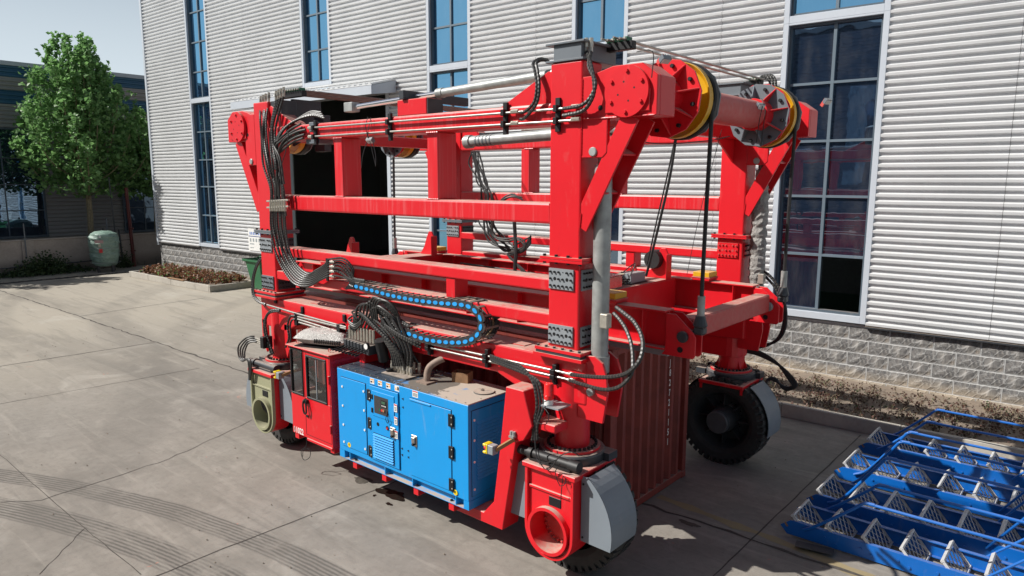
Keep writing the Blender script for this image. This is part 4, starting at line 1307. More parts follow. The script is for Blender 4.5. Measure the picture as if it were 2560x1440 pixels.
def jack(x, y, wrap):
    mb = MB(); mb.cyl((x, y, 2.92), (x, y, 5.28), .108, 24); mb.cyl((x, y, 2.72), (x, y, 2.93), .128, 24); mb.cyl((x, y, 5.2), (x, y, 5.45), .07, 16)
    j = obj('support_ram', mb, WRAP if wrap else GALV, sc, smooth=True)
    if wrap:
        rnd = random.Random(3); mb = MB(); mb.lathe([(.115 + rnd.uniform(0, .03), 3.05 + k * .05) for k in range(40)], (x, y, 0), 'z', 16)
        for i, v in enumerate(mb.v): mb.v[i] = (v[0] + rnd.uniform(-.012, .012), v[1] + rnd.uniform(-.012, .012), v[2])
        obj('wrapping', mb, WRAP, j)
    mb = MB(); mb.cyl((x, y, 2.72), (x, y, 2.42), .07, 16)
    for k in range(14): mb.cyl((x + .115 * cos(k * .449), y + .115 * sin(k * .449), 2.69), (x + .115 * cos(k * .449), y + .115 * sin(k * .449), 2.73), .012, 6, 1)
    obj('rod', mb, [GALV, BOLT], j, smooth=True)
    mb = MB(); mb.box(x + .06, x + .17, y - .11, y + .0, 3.3, 3.48); obj('port_block', mb, ZINC, j, bevel=0.01)
    return j
jack(-4.745, 7.2, False); jack(-4.745, 12.17, True)
for y0 in (7.035, 7.36, 11.97, 12.31):
    o = fixnormals(red('pin_bracket', MB().prism([(-4.93, 2.85), (-4.82, 2.94), (-4.70, 2.95), (-4.58, 2.88), (-4.52, 2.72), (-4.50, 2.5), (-4.56, 2.12), (-4.93, 2.12)], 'y', y0 - .02, y0 + .02), RED, bevel=0.004))
mb = MB(); mb.cyl((-4.73, 6.97, 2.5), (-4.73, 7.42, 2.5), .05, 14); obj('pin', mb, GALV, sc, smooth=True)

# box and short beam standing on the near top beam
bx = red('ram_box', MB().box(-8.33, -7.68, 7.03, 7.35, 6.036, 6.27), RED, bevel=0.012)
obj('side_panel', MB().box(-7.679, -7.665, 7.04, 7.34, 6.045, 6.26), DGREY, bx)
obj('cross_bar', MB().box(-8.22, -8.12, 6.98, 8.35, 6.272, 6.40), DGREY, bx, bevel=0.006)

# ---- hydraulic pipes on the near top beam
def clamp(x, y, z, n=2, dz=.225, parent=None):
    mb = MB(); mb.box(x - .035, x + .035, y - .015, y + .03, z - .13, z + dz * (n - 1) + .13)
    for k in range(n): mb.box(x - .028, x + .028, y - .075, y - .012, z + k * dz - .04, z + k * dz + .04)
    return obj('pipe_clamp', mb, BOLT, parent or sc, bevel=0.004)
for z in (5.815, 5.96):
    mb = MB(); mb.cyl((-10.55, 6.95, z), (-5.02, 6.95, z - .012), .016, 10); p = obj('hydraulic_pipe', mb, STEEL, sc, smooth=True)
    for x in (-10.55, -5.05, -6.0): 
        mb = MB(); mb.cyl((x, 6.95, z), (x + .12, 6.95, z), .028, 6); obj('fitting', mb, ZINC, p)
for x in (-10.4, -8.45, -6.13, -5.28): clamp(x, 6.985, 5.81, 2, .145)
mb = MB(); mb.box(-10.75, -10.35, 7.02, 7.3, 5.70, 5.9); mb.box(-10.6, -10.42, 6.99, 7.1, 5.9, 6.06); obj('end_box', mb, GREYP, sc, bevel=0.008)

def hose(pts, r=.022, guard=True, mat=None, name='hose', parent=None, n=7):
    mb = MB()
    if guard: mb.tube(pts, r, n, 0, 1, pitch=0.046, amp=0.16)
    else: mb.tube(pts, r, n, step=.05)
    return obj(name, mb, [mat or HOSE, RIDGE] if guard else (mat or HOSEG), parent or sc, smooth=not guard)
def ferrule(p, d, l=.12, r=.03, parent=None):
    p = Vector(p); d = Vector(d).normalized(); mb = MB(); mb.cyl(p, p + d * l, r * .8, 8); mb.cyl(p + d * l * .35, p + d * l * .7, r, 6); return obj('fitting', mb, ZINC, parent or sc)

# hoses rising to the top of the near right column
for k in range(2):
    dx = k * .075
    h = hose([(-4.96 + dx, 7.1, 6.62), (-4.91 + dx, 7.03, 6.4), (-4.83 + dx * .8, 6.95, 6.15), (-4.72 + dx * .3, 6.9, 5.98), (-4.78, 6.9, 5.86 - k * .06), (-4.95, 6.92, 5.955 - k * .145 + .0), (-5.02, 6.94, 5.95 - k * .145)][:0] or
         [(-4.889, 7.100, 6.600) if k == 0 else (-4.958, 7.100, 6.607), PX(1478 + 6 * k - 6, 165, 7.0), PX(1489 - 4 * k, 205, 6.93), PX(1478 + 5 * k, 240, 6.9), PX(1455 + 5 * k, 262 + 13 * k, 6.9), PX(1420, 270 + 17 * k, 6.94), PX(1408, 271 + 18 * k, 6.95)], .021)
    ferrule(PX(1466 + 12 * k, 130, 7.1), (0, 0, 1), .16, .03)
for k in range(2):
    hose([PX(1370 + 3 * k, 150 + 3 * k, 7.15), PX(1350 + 5 * k, 147 + 3 * k, 7.1), PX(1333 + 8 * k, 158, 7.02), PX(1337 + 7 * k, 178, 6.97), PX(1342 + 6 * k, 215, 6.93), PX(1335 + 6 * k, 255 + 4 * k, 6.93), PX(1312, 279 + 16 * k, 6.94), PX(1300, 281 + 17 * k, 6.95)], .019)
# manifold and pipes running across from column to column
def manifold(x, y, z, n, dx, mat=BOLT, up=.05):
    mb = MB(); mb.box(x - .05, x + n * dx + .02, y - .05, y + .05, z, z + .1)
    m = obj('pipe_rack', mb, mat, sc, bevel=0.006)
    mb = MB()
    for k in range(n): mb.box(x + k * dx, x + k * dx + .04, y - .06, y + .06, z + .1, z + .1 + up)
    tag(obj('green_valve_block', mb, GREEN, m, bevel=0.004), kind='stuff')
    mb = MB()
    for k in range(n): mb.cyl((x + k * dx + .02, y - .1, z + .1 + up * .5), (x + k * dx + .02, y - .05, z + .1 + up * .5), .018, 6); 
    tag(obj('valve_port', mb, ZINC, m), kind='stuff')
manifold(-11.78, 7.25, 6.55, 9, .075); manifold(-4.97, 7.6, 6.66, 4, .085)
for k in range(8):
    x = -11.76 + k * .075; mb = MB(); mb.cyl((x, 7.2, 6.68 - .03 * (k % 3)), (x, 12.1, 6.68 - .03 * (k % 3)), .011, 8); obj('cross_pipe', mb, plain('brown_pipe%d' % k if False else 'brown_pipe', (0.20, 0.13, 0.105), 0.45, 0.3) if k == 0 else bpy.data.materials['brown_pipe'], sc, smooth=True)
for k in range(4):
    x = -4.95 + k * .085; mb = MB(); mb.cyl((x, 7.4, 6.79 - .02 * (k % 2)), (x, 12.1, 6.79 - .02 * (k % 2)), .0125, 8); obj('cross_pipe', mb, STEEL, sc, smooth=True)
manifold(-5.0, 12.05, 6.68, 4, .05)
for k in range(3):
    hose([(-4.9 + k * .06, 12.1, 6.80), (-4.78 + k * .05, 12.12, 6.86), (-4.68 + k * .05, 12.1, 6.76), (-4.66 + k * .05, 12.1, 6.5)], .02, True)
# valve row on the far top beam, seen over the near one
manifold(-9.9, 11.9, 6.15, 10, .11, ZINC, .12)
mb = MB(); mb.box(-11.3, -9.3, 11.96, 12.3, 6.04, 6.16); obj('valve_tray', mb, DGREY, sc)

# hoses down the near left column
topx = [(660 + 5.2 * k, 262 - 3.0 * k) for k in range(8)]
rnd = random.Random(8)
for k in range(8):
    y0 = 7.18 - .035 * k
    tx_, ty_ = (652, 658, 664, 672, 690, 696, 702, 709)[k], 262 - 3.0 * k
    mx = (655, 661, 667, 671, 680, 684, 688, 692)[k]
    J = lambda s=3.2: rnd.uniform(-s, s)
    bz = k * 1.0
    pts = [PX(tx_, ty_, y0), PX(mx - 3 + J(), 290 + 4 * k, 6.93), PX(mx - 4 + J(), 345 + 3 * k, 6.9 - .02 * (k % 2)), PX(mx + 6 - .6 * k + J(4), 410, 6.88 - .03 * (k % 3)), PX(675 + 4.4 * k + J(3), 470, 6.87 - .02 * (k % 2)), PX(677 + 4.9 * k, 515, 6.86), PX(679 + 4.9 * k + J(2), 565, 6.86 - .02 * (k % 2)), PX(688 + 4.6 * k + J(4), 620, 6.85 - .02 * (k % 2)), PX(705 + 5.2 * k, 668 - 1.0 * k, 6.85), PX(735 + 5.0 * k, 708 - 3.4 * k, 6.85), PX(770 + 3 * k, 715 - 5.6 * k, 6.86), PX(800 + 1.5 * k, 700 - 5.2 * k, 6.87), PX(822, 690 - 6.0 * k, 6.88)]
    hose(pts, .0185, True)
    hose([PX(822, 690 - 6.0 * k, 6.88), PX(838 + 3 * k, 686 - 5.4 * k + J(), 6.86 + .02 * (k % 3)), PX(862 + 3 * k, 697 - 3.4 * k + J(), 6.9 + .02 * (k % 2)), PX(884, 704 - 1.4 * k, 6.92), PX(912, 709 - 1.2 * k, 6.95)], .0155, k % 3 == 1)
    if k % 2 == 0: ferrule(PX(826, 690 - 6 * k, 6.87), (1, 0, 0), .12, .028)
    ferrule(PX(tx_, ty_, y0), (0.1, 0, 1), .16, .03)
mb = MB(); a = Vector((-10.061, 6.880, 3.395)); b = Vector((-10.048, 6.880, 3.779)); mb.bar(a, b, .03, .05); obj('hose_support', mb, BOLT, sc)
mb = MB()
for yv in (503, 519):
    a = Vector(PX(668, yv, 6.83)); b = Vector(PX(722, yv - 3, 6.83)); mb.bar(a, b, .04, .03)
tag(obj('hose_clip', mb, ZINC, sc, bevel=0.004), kind='stuff')
mb = MB()
for k in range(7):
    a = Vector(PX(677 + 6 * k, 500, 6.82)); b = Vector(PX(677 + 6 * k, 528, 6.82)); mb.cyl(a, b, .026, 7)
tag(obj('hose_coupling', mb, ZINC, sc), kind='stuff')
# looser hoses sweeping from the beam pipes into the bundle
for k, (ya, yb) in enumerate(((324, 480), (336, 470), (345, 500), (318, 455), (310, 440), (332, 520))):
    hose([PX(764 - 3 * k, ya - 0, 6.95), PX(742 - 4 * k, ya + 6 + 2 * k, 6.93), PX(715 - 4 * k, ya + 22 + 4 * k, 6.9), PX(697 - 3 * k, ya + 52, 6.86), PX(692 + 2 * k, (ya + yb) / 2 + 20, 6.85), PX(690 + 5 * k, yb + 20, 6.84)], .019, False)
for k in range(4):
    hose([PX(812 - k * 3, 296 - 5 * k, 7.2), PX(785 - 3 * k, 289 - 3 * k, 7.15), PX(755 - 5 * k, 295 + 2 * k, 7.05), PX(722 - 6 * k, 312 + 5 * k, 6.95), PX(698 - 4 * k, 345 + 6 * k, 6.9), PX(688, 400 + 8 * k, 6.87)], .02, k % 2 == 0)
hose([(-11.202, 6.800, 5.811), (-10.975, 6.820, 5.892), (-11.014, 6.800, 5.635), (-11.222, 6.800, 5.296), (-11.358, 6.800, 4.946)], .007, False, BLACK, 'cable')

# ---- energy chain
path = []
up = [PX(*q, 7.02) for q in ((905, 712), (950, 723), (1000, 736), (1060, 747), (1120, 754), (1165, 757))]
lo = [PX(*q, 7.02) for q in ((1185, 849), (1140, 851), (1090, 845), (1050, 833), (1022, 821))]
loop = [PX(*q, 7.02) for q in ((1195, 764), (1216, 783), (1223, 805), (1213, 832))]
S = spline(up + loop + lo, 0.02)
# resample evenly
acc = [0.0]
for a, b in zip(S[:-1], S[1:]): acc.append(acc[-1] + (b - a).length)
NL = 36; Lk = acc[-1] / NL
ec = empty('energy_chain', tuple(S[len(S) // 2]), sc)
def at_len(l):
    for i in range(1, len(acc)):
        if acc[i] >= l: 
            t = (l - acc[i - 1]) / max(1e-6, acc[i] - acc[i - 1]); return S[i - 1].lerp(S[i], t)
    return S[-1]
CH, CW = 0.062, 0.30     # half height, width
lm = MB()
hl = Lk / 2
for y in (-.012, CW - .012):
    pts = [(-hl * 1.04, -CH * .8), (-hl * .8, -CH), (hl * .8, -CH), (hl * 1.04, -CH * .8), (hl * 1.04, CH * .8), (hl * .8, CH), (-hl * .8, CH), (-hl * 1.04, CH * .8)]
    lm.prism(pts, 'y', y, y + .024)
ov = [(hl * .74 * cos(2 * pi * k / 14), CH * .46 * sin(2 * pi * k / 14)) for k in range(14)]
lm.prism(ov, 'y', -.020, -.0125, 1)
lm.box(-hl * .22, hl * .22, .012, CW - .012, CH - .012, CH + .004, 2)
lm.box(-hl * .22, hl * .22, .012, CW - .012, -CH - .004, -CH + .012, 2)
lm.box(-hl * .7, hl * .7, -.012, .012, CH + .0005, CH + .003, 2)
link0 = fixnormals(obj('chain_link', lm, [CHAINM, OVAL, CHAIND], ec, origin=(0, 0, 0)))
for k in range(NL):
    l = (k + .5) * Lk; p = at_len(l); d = (at_len(min(acc[-1], l + .06)) - at_len(max(0, l - .06))).normalized()
    o = link0 if k == 0 else link0.copy()
    if k: col.objects.link(o)
    o.parent = ec; o.location = Vector((p.x, 6.87, p.z)) - W[ec.name]
    o.rotation_euler = (0, -atan2(d.z, d.x), 0)
for q, s_ in ((S[0], 1), (S[-1], 1)):
    mb = MB(); mb.prism([(q.x - .24, q.z - .075), (q.x + .02, q.z - .06), (q.x + .02, q.z + .06), (q.x - .1, q.z + .06)], 'y', 6.85, 6.875)
    mb.prism([(q.x - .24, q.z - .075), (q.x + .02, q.z - .06), (q.x + .02, q.z + .06), (q.x - .1, q.z + .06)], 'y', 7.14, 7.165)
    for k in range(3): mb.cyl((q.x - .10 + k * .035, 6.845, q.z + .01 - k * .008), (q.x - .10 + k * .035, 6.851, q.z + .01 - k * .008), .011, 8, 1)
    fixnormals(obj('chain_end', mb, [BOLT, WHITE], ec))
for k in range(5):
    hose([(p.x, 6.93 + k * .045, p.z - .02 + .01 * (k % 2)) for p in S[::6]], .013, False, HOSEG if k % 2 else plain('brown_hose', (0.2, 0.14, 0.07), 0.6) if k == 4 else HOSE, 'chain_hose', ec, 5)

# ---- chassis pipes, right
for z0, z1, ya in ((2.62, 2.62, 6.93), (2.545, 2.545, 6.93)):
    a = PX(1078, 860 if z0 > 2.6 else 870, 6.92); b = PX(1421, 934 if z0 > 2.6 else 949, 6.92)
    mb = MB(); mb.cyl(a, b, .0165, 10); obj('chassis_pipe', mb, STEEL, sc, smooth=True)
    ferrule(b, (1, 0, 0), .1, .03)
for px, py in ((1075, 864), (1219, 894), (1388, 934)):
    p = PX(px, py, 6.95); mb = MB(); mb.box(p[0] - .03, p[0] + .03, 6.92, 7.0, p[2] - .14, p[2] + .12)
    for dz in (-.035, .035): mb.box(p[0] - .035, p[0] + .035, 6.87, 6.92, p[2] + dz - .03, p[2] + dz + .03)
    obj('pipe_clamp', mb, BOLT, sc, bevel=0.004)
# big hose loop to the jack
hose([(-4.961, 6.900, 2.701), (-4.653, 6.820, 2.751), (-4.324, 6.750, 2.819), (-4.064, 6.720, 2.917), (-3.925, 6.750, 3.071), (-3.915, 6.820, 3.222), (-4.004, 6.920, 3.354), (-4.157, 7.020, 3.459), (-4.333, 7.100, 3.520), (-4.490, 7.150, 3.577)], .024)
hose([(-4.984, 6.900, 2.620), (-4.709, 6.820, 2.635), (-4.368, 6.740, 2.662), (-4.139, 6.720, 2.751), (-4.019, 6.760, 2.912), (-4.051, 6.840, 3.055), (-4.138, 6.940, 3.212), (-4.257, 7.020, 3.349), (-4.398, 7.100, 3.438), (-4.522, 7.150, 3.499)], .022)
# hoses dropping from the chassis clamp to the near right wheel
for k in range(3):
    hose([PX(1226, 889 + 5 * k, 6.9), PX(1262, 902 + 6 * k, 6.85), PX(1300, 915 + 7 * k, 6.8), PX(1330 + 6 * k, 950, 6.75), PX(1340 + 8 * k, 985, 6.72), PX(1342 + 8 * k, 1020, 6.7), PX(1336 + 4 * k, 1060, 6.68), PX(1331 + 6 * k, 1100, 6.68)], .018 if k else .02, k != 1, BLACK if k == 1 else None)
# chassis pipes, left end
lp = [((668, 762), (742, 784)), ((742, 784), (866, 818)), ((745, 792), (866, 822)), ((745, 798), (850, 831)), ((748, 806), (860, 840))]
for (a, b) in lp:
    mb = MB(); mb.cyl(PX(*a, 6.9), PX(*b, 6.9), .019, 10); obj('chassis_pipe', mb, STEEL, sc, smooth=True)
for px, py in ((744, 795), (851, 824)):
    p = PX(px, py, 6.93); mb = MB(); mb.box(p[0] - .045, p[0] + .045, 6.88, 7.0, p[2] - .13, p[2] + .1); obj('pipe_clamp', mb, BOLT, sc, bevel=0.004)
for px, py in ((690, 745), (757, 770), (862, 790)):
    p = PX(px, py, 7.0); mb = MB(); mb.box(p[0] - .04, p[0] + .04, 6.97, 7.04, p[2] - .1, p[2] + .03); obj('lifting_eye', mb, BOLT, sc, bevel=0.01)
for k in range(2):
    hose([PX(652 + 4 * k, 645, 7.05), PX(640 + 3 * k, 665, 6.98), PX(631 + 3 * k, 700, 6.92), PX(632 + 4 * k, 735, 6.88), PX(645 + 3 * k, 754, 6.88), PX(664, 760 + 3 * k, 6.9)], .019, k == 0)
    hose([PX(700, 774 + 3 * k, 6.88), PX(676 - 2 * k, 778 + 4 * k, 6.84), PX(662 + 2 * k, 800, 6.82), PX(661 + 5 * k, 830, 6.8), PX(670 + 4 * k, 858, 6.8), PX(678 + 5 * k, 885, 6.8)], .021, True)
    hose([PX(738, 789 + 9 * k, 6.88), PX(726 + 4 * k, 792 + 8 * k, 6.86), PX(719 + 6 * k, 815, 6.84), PX(722 + 5 * k, 845, 6.82), PX(714 + 8 * k, 868, 6.82)], .018, k == 0)
for k in range(4):
    hose([PX(636 + 2 * k, 841 + 4 * k, 6.75), PX(618 + k, 843 + 5 * k, 6.66), PX(597 + 5 * k, 864 + 5 * k, 6.6), PX(597 + 5 * k, 890, 6.58), PX(606 + 2 * k, 903 - 2 * k, 6.57), PX(618 + 2 * k, 899, 6.56), PX(622 + 2 * k, 915, 6.56), PX(623 + k, 950, 6.57)], .016, False)
for k in range(3):
    mb = MB(); mb.cyl(PX(634, 843 + 5 * k, 6.75), PX(672, 858 + 4 * k, 6.8), .02, 8); obj('fitting', mb, ZINC, sc, smooth=True)
mb = MB(); p = (-12.013, 6.800, 2.041); mb.box(p[0] - .06, p[0] + .06, 6.7, 6.9, p[2] - .11, p[2] + .11); obj('pipe_clamp', mb, BOLT, sc, bevel=0.01)

# ---- valve bank between cab and generator with its hoses
vb = empty('valve_bank', (-9.029, 6.900, 2.485), sc)
p = (-9.123, 6.850, 2.460)
mb = MB()
for k in range(8):
    x = p[0] - .32 + k * .085; mb.box(x, x + .07, 6.72, 6.92, p[2] - .1 - k * .004, p[2] + .05 - k * .004)
tag(obj('valve_block', mb, DGREY, vb, bevel=0.006), kind='stuff')
mb = MB()
for k in range(8):
    x = p[0] - .29 + k * .085; mb.bar((x, 6.72, p[2] - .05), (x - .04, 6.56, p[2] - .10), .014, .014)
    mb.cyl((x - .04, 6.57, p[2] - .10), (x - .05, 6.51, p[2] - .105), .016, 6)
tag(obj('lever', mb, BOLT, vb), kind='stuff')
mb = MB()
for k in range(9):
    x = p[0] - .3 + k * .078; mb.cyl((x, 6.84, p[2] + .05), (x, 6.84, p[2] + .26), .024, 7)
tag(obj('fitting', mb, ZINC, vb), kind='stuff')
mb = MB(); g = (-8.605, 6.550, 2.543); mb.cyl((g[0], 6.53, g[2]), (g[0], 6.57, g[2]), .055, 16); mb.cyl((g[0], 6.527, g[2]), (g[0], 6.53, g[2]), .045, 16, 1); obj('pressure_gauge', mb, [BOLT, WHITE], vb)
mb = MB(); mb.cyl((-8.656, 6.850, 2.584), (-8.694, 6.950, 2.232), .09, 14); obj('filter_bowl', mb, BLACK, vb, smooth=True)
red('support_post', MB().box(-9.28, -9.13, 6.9, 7.3, 2.1, 2.5), RED)
red('support_post', MB().prism([(-9.33, 2.45), (-9.12, 2.45), (-9.12, 0.42), (-9.33, 0.42)], 'y', 7.38, 7.5), RED)
# loops from the valve bank to the energy chain and down to the generator roof
for k in range(6):
    hose([(p[0] - .3 + k * .09, 6.84, p[2] + .22), PX(889 + 9 * k, 800 - 4 * k, 6.82), PX(893 + 10 * k, 770 - 5 * (k % 4), 6.8), PX(912 + 10 * k, 760 + 3 * k, 6.82), PX(938 + 9 * k, 778 + 3 * k, 6.86), PX(968 + 6 * k, 795 + 3 * k, 6.92), PX(1000 + 3 * k, 812 + k, 6.98)], .019, k % 3 != 2)
for k in range(4):
    hose([PX(933 + 4 * k, 808, 6.84), PX(926 + 5 * k, 770, 6.8), PX(931 + 6 * k, 746 + k * 2, 6.8), PX(950 + 6 * k, 748 + 2 * k, 6.82), PX(975 + 5 * k, 775, 6.88), PX(1005, 806 + 3 * k, 6.98)], .018, k % 2 == 0)
for k in range(5):
    hose([PX(1024, 815 + 2 * k, 7.0), PX(995 - 3 * k, 797 + 4 * k, 6.95), PX(970 - 2 * k, 792 + 6 * k, 6.9), PX(955 + 2 * k, 806 + 7 * k, 6.86), PX(960 + 5 * k, 845 + 4 * k, 6.84), PX(978 + 4 * k, 880, 6.84), PX(984 + 5 * k, 915, 6.86)], .021, k != 3)
ports = [PX(*q, 6.9) for q in ((984, 925), (991, 927), (998, 930), (1005, 932), (1013, 934), (1021, 937), (1030, 939), (1008, 918), (1018, 921), (1030, 925))]
for k, q in enumerate(ports):
    q = Vector((q[0], 6.88 + (0.16 if k > 6 else 0) + .01 * (k % 2), 2.12))
    ferrule(q, (0, 0, 1), .17, .032)
    kk = k if k < 7 else k - 5
    tops = PX(905 + 15 * k, 790 + 4 * (k % 3), 6.83)
    if k < 7:
        hose([q + Vector((0, 0, .14)), PX(980 + 8 * kk, 880, 6.86), PX(962 + 9 * kk, 845, 6.84), PX(930 + 12 * kk, 815, 6.83), tops], .024 if k > 2 else .019, True)
    else:
        hose([q + Vector((0, 0, .14)), PX(1022 + 4 * k - 28, 880, 7.0), PX(1000 + 6 * kk, 845, 6.98), PX(975 + 5 * kk, 820, 6.95)], .02, True)
hose([(-9.105, 6.800, 2.974), (-8.883, 6.740, 2.946), (-8.557, 6.700, 2.804), (-8.278, 6.720, 2.652), (-8.116, 6.800, 2.456), (-8.087, 6.880, 2.192)], .024, True)
for k in range(2):
    hose([PX(962, 812 + 4 * k, 6.82), PX(995, 835 + 4 * k, 6.8), PX(1030, 852 + 6 * k, 6.84), PX(1052, 860 + 9 * k, 6.9)], .021, True)
for k in range(5):
    hose([PX(872 - 2 * k, 818 + 7 * k, 6.88), PX(890, 822 + 4 * k - 6, 6.84), PX(893 - 4 * k, 797 + 6 * k, 6.8), PX(880 + 3 * k, 780 + 6 * k, 6.82), PX(900 + 3 * k, 775 + 6 * k, 6.84)], .017, False)
for k in range(3):
    hose([PX(880, 790 + 8 * k, 6.84), PX(870 + 3 * k, 800 + 6 * k, 6.8), PX(888, 812 + 5 * k, 6.8), PX(905, 800 + 4 * k, 6.82)], .018, False)

# ---- wheel units
def wheel_unit(xc, near, olive):
    """one-sided fork on the outer side with the wheel inboard"""
    f = -1 if near else 1
    yo = 6.6 if near else 12.5
    def Y(d): return yo - f * d          # d measured inwards from the outer fork face
    def bb(mb, x0, x1, d0, d1, z0, z1, m=0):
        a, b = Y(d0), Y(d1); return mb.box(x0, x1, min(a, b), max(a, b), z0, z1, m)
    U = empty('wheel_unit', (xc, 7.1 if near else 12.27, 0), sc)
    wz = 0.80; hz = 0.69
    front = OLIVE if olive else RED
    out = [(xc - .385, 1.455), (xc - .385, .72)]
    out += [(xc + .385 * cos(a), hz + .385 * sin(a)) for a in [pi + pi * k / 20 for k in range(1, 20)]] + [(xc + .385, .72), (xc + .385, 1.455)]
    ring_in = [(xc + (.345 if px > xc else -.345) if abs(px - xc) > .38 else xc + (px - xc) * .9, pz) for px, pz in out]
    mb = MB()
    # body shell
    i = len(mb.v); no = len(out)
    mb.v += [(px, Y(.06), pz) for px, pz in out] + [(px, Y(.37), pz) for px, pz in out]
    for k in range(no): mb.face((i + k, i + (k + 1) % no, i + no + (k + 1) % no, i + no + k))
    mb.face(tuple(i + no + k for k in range(no)))
    fk = fixnormals(obj('fork', mb, RED, U))
    # outer rim standing proud of the front plate
    mb = MB(); n = len(out); inn = [(xc + (px - xc) * .885, hz + (pz - hz) * .885 if pz < hz else pz) for px, pz in out]
    i = len(mb.v)
    for dd in (0.0, 0.06):
        mb.v += [(px, Y(dd), pz) for px, pz in out]; mb.v += [(px, Y(dd), pz) for px, pz in inn]
    for k in range(n - 1):
        mb.face((k, k + 1, n + k + 1, n + k)); mb.face((2 * n + k, k, k + 1, 2 * n + k + 1)[::-1]); mb.face((n + k, n + k + 1, 3 * n + k + 1, 3 * n + k)[::-1])
    bb(mb, xc - .34, xc + .34, .02, .0595, 1.19, 1.225)
    fixnormals(obj('fork_rim', mb, front, U, bevel=0.004))
    # front plate with the round motor opening cut through it
    mb = MB(); hr = .275; poly = [(px, pz) for px, pz in out]; nr = 72; i = len(mb.v)
    def ray_out(a):
        best = 9.0
        for (ax_, az_), (bx_, bz_) in zip(poly, poly[1:] + poly[:1]):
            ax2, az2, bx2, bz2 = ax_ - xc, az_ - hz, bx_ - xc, bz_ - hz
            den = cos(a) * (bz2 - az2) - sin(a) * (bx2 - ax2)
            if abs(den) < 1e-9: continue
            t_ = (ax2 * (bz2 - az2) - az2 * (bx2 - ax2)) / den; u_ = (ax2 * sin(a) - az2 * cos(a)) / den
            if t_ > 1e-6 and -1e-6 <= u_ <= 1 + 1e-6: best = min(best, t_)
        return best
    cornersA = [atan2(pz - hz, px - xc) for px, pz in (out[0], out[-1])]
    angs = sorted(set([2 * pi * k / nr - pi for k in range(nr)] + cornersA)); nr = len(angs)
    for a in angs:
        ro = ray_out(a) * .997
        mb.v += [(xc + hr * cos(a), Y(.045), hz + hr * sin(a)), (xc + ro * cos(a), Y(.045), hz + ro * sin(a))]
    for k in range(nr):
        k2 = (k + 1) % nr; mb.face((i + 2 * k, i + 2 * k2, i + 2 * k2 + 1, i + 2 * k + 1))
    fixnormals(obj('front_plate', mb, front, U))
    mb = MB(); bb(mb, xc - .02, xc + .17, .036, .0445, 1.03, 1.15); obj('slot', mb, BOLT, U, bevel=0.02)
    # hub motor recess
    mb = MB(); 
    prof = [(.262, .0), (.262, .001)]
    P = [(.315, .044), (.315, -.03), (.272, -.03), (.268, .0), (.268, .30)]
    mb.lathe([(r, -f * d) for r, d in P], (xc, yo, hz), 'y', 48)
    fixnormals(obj('hub_ring', mb, front, U, smooth=True))
    mb = MB(); mb.cyl((xc, Y(.28), hz), (xc, Y(.295), hz), .266, 36); dsk = obj('hub_recess', mb, BOLT if olive else REDT, U)
    mb = MB()
    for k in range(22):
        a = 2 * pi * k / 22; c = Vector((xc + .235 * cos(a), Y(.28), hz + .235 * sin(a))); mb.cyl(c, c + Vector((0, f * .035, 0)), .016, 6)
    tag(obj('hub_bolts', mb, REDT if not olive else DGREY, U), kind='stuff')
    if olive:
        for k in range(4):
            hose([(xc - .02 + k * .03, Y(.0), hz + .30), (xc - .06 + k * .05, Y(.05), hz + .1), (xc + k * .04, Y(.12), hz - .03), (xc + .05 + k * .03, Y(.2), hz - .12)], .014, False, BLACK if k % 2 else HOSEG, 'cable', U, 6)
    # side slot
    for sx in (-1, 1):
        mb = MB(); bb(mb, xc + sx * .3855 - .004, xc + sx * .3855 + .004, .17, .24, .84, 1.08); obj('slot', mb, BOLT, U)
    # top plate
    mb = MB(); bb(mb, xc - .42, xc + .42, -.02, .90, 1.46, 1.525)
    obj('top_plate', mb, RED, U, bevel=0.008)
    for sx in (-.40, .36): obj('plate_rib', bb(MB(), xc + sx, xc + sx + .04, .372, .88, 1.36, 1.458), RED, U)
    # slewing ring and its drive
    lx, ly = xc - .06, (7.18 if near else 12.19)
    mb = MB(); mb.lathe([(.05, 1.526), (.43, 1.526), (.44, 1.54), (.44, 1.63), (.42, 1.655), (.05, 1.655)], (lx, ly, 0), 'z', 40)
    for sx, dy in ((-.5, -.12), (.42, .2)): mb.box(lx + sx - .09, lx + sx + .09, ly + dy - .1, ly + dy + .1, 1.527, 1.63)
    obj('slewing_ring', mb, DGREY, U, smooth=True)
    mb = MB(); mb.lathe([(.20, 1.656), (.37, 1.656), (.37, 1.69), (.20, 1.69)], (lx, ly, 0), 'z', 40)
    for k in range(30):
        a = 2 * pi * k / 30; c = Vector((lx + .315 * cos(a), ly + .315 * sin(a), 1.69)); mb.cyl(c, c + Vector((0, 0, .035)), .02, 6, 1)
    obj('slewing_flange', mb, [RED, BOLT], U, smooth=True)
    yd = Y(.13)
    mb = MB(); mb.cyl((lx - .52, yd, 1.6), (lx + .38, yd, 1.6), .062, 16); mb.cyl((lx - .34, yd, 1.6), (lx - .28, yd, 1.6), .085, 16); mb.cyl((lx + .3, yd, 1.6), (lx + .44, yd, 1.6), .075, 12)
    mb.box(lx - .3, lx + .34, yd - .07, yd + .07, 1.527, 1.56)
    obj('slewing_motor', mb, DGREY if olive else BLACK, U, smooth=True)
    # leg
    mb = MB(); mb.cyl((lx, ly, 1.69), (lx, ly, 2.6 if near else 2.0), .232, 36); obj('leg_tube', mb, RED, U, smooth=True)
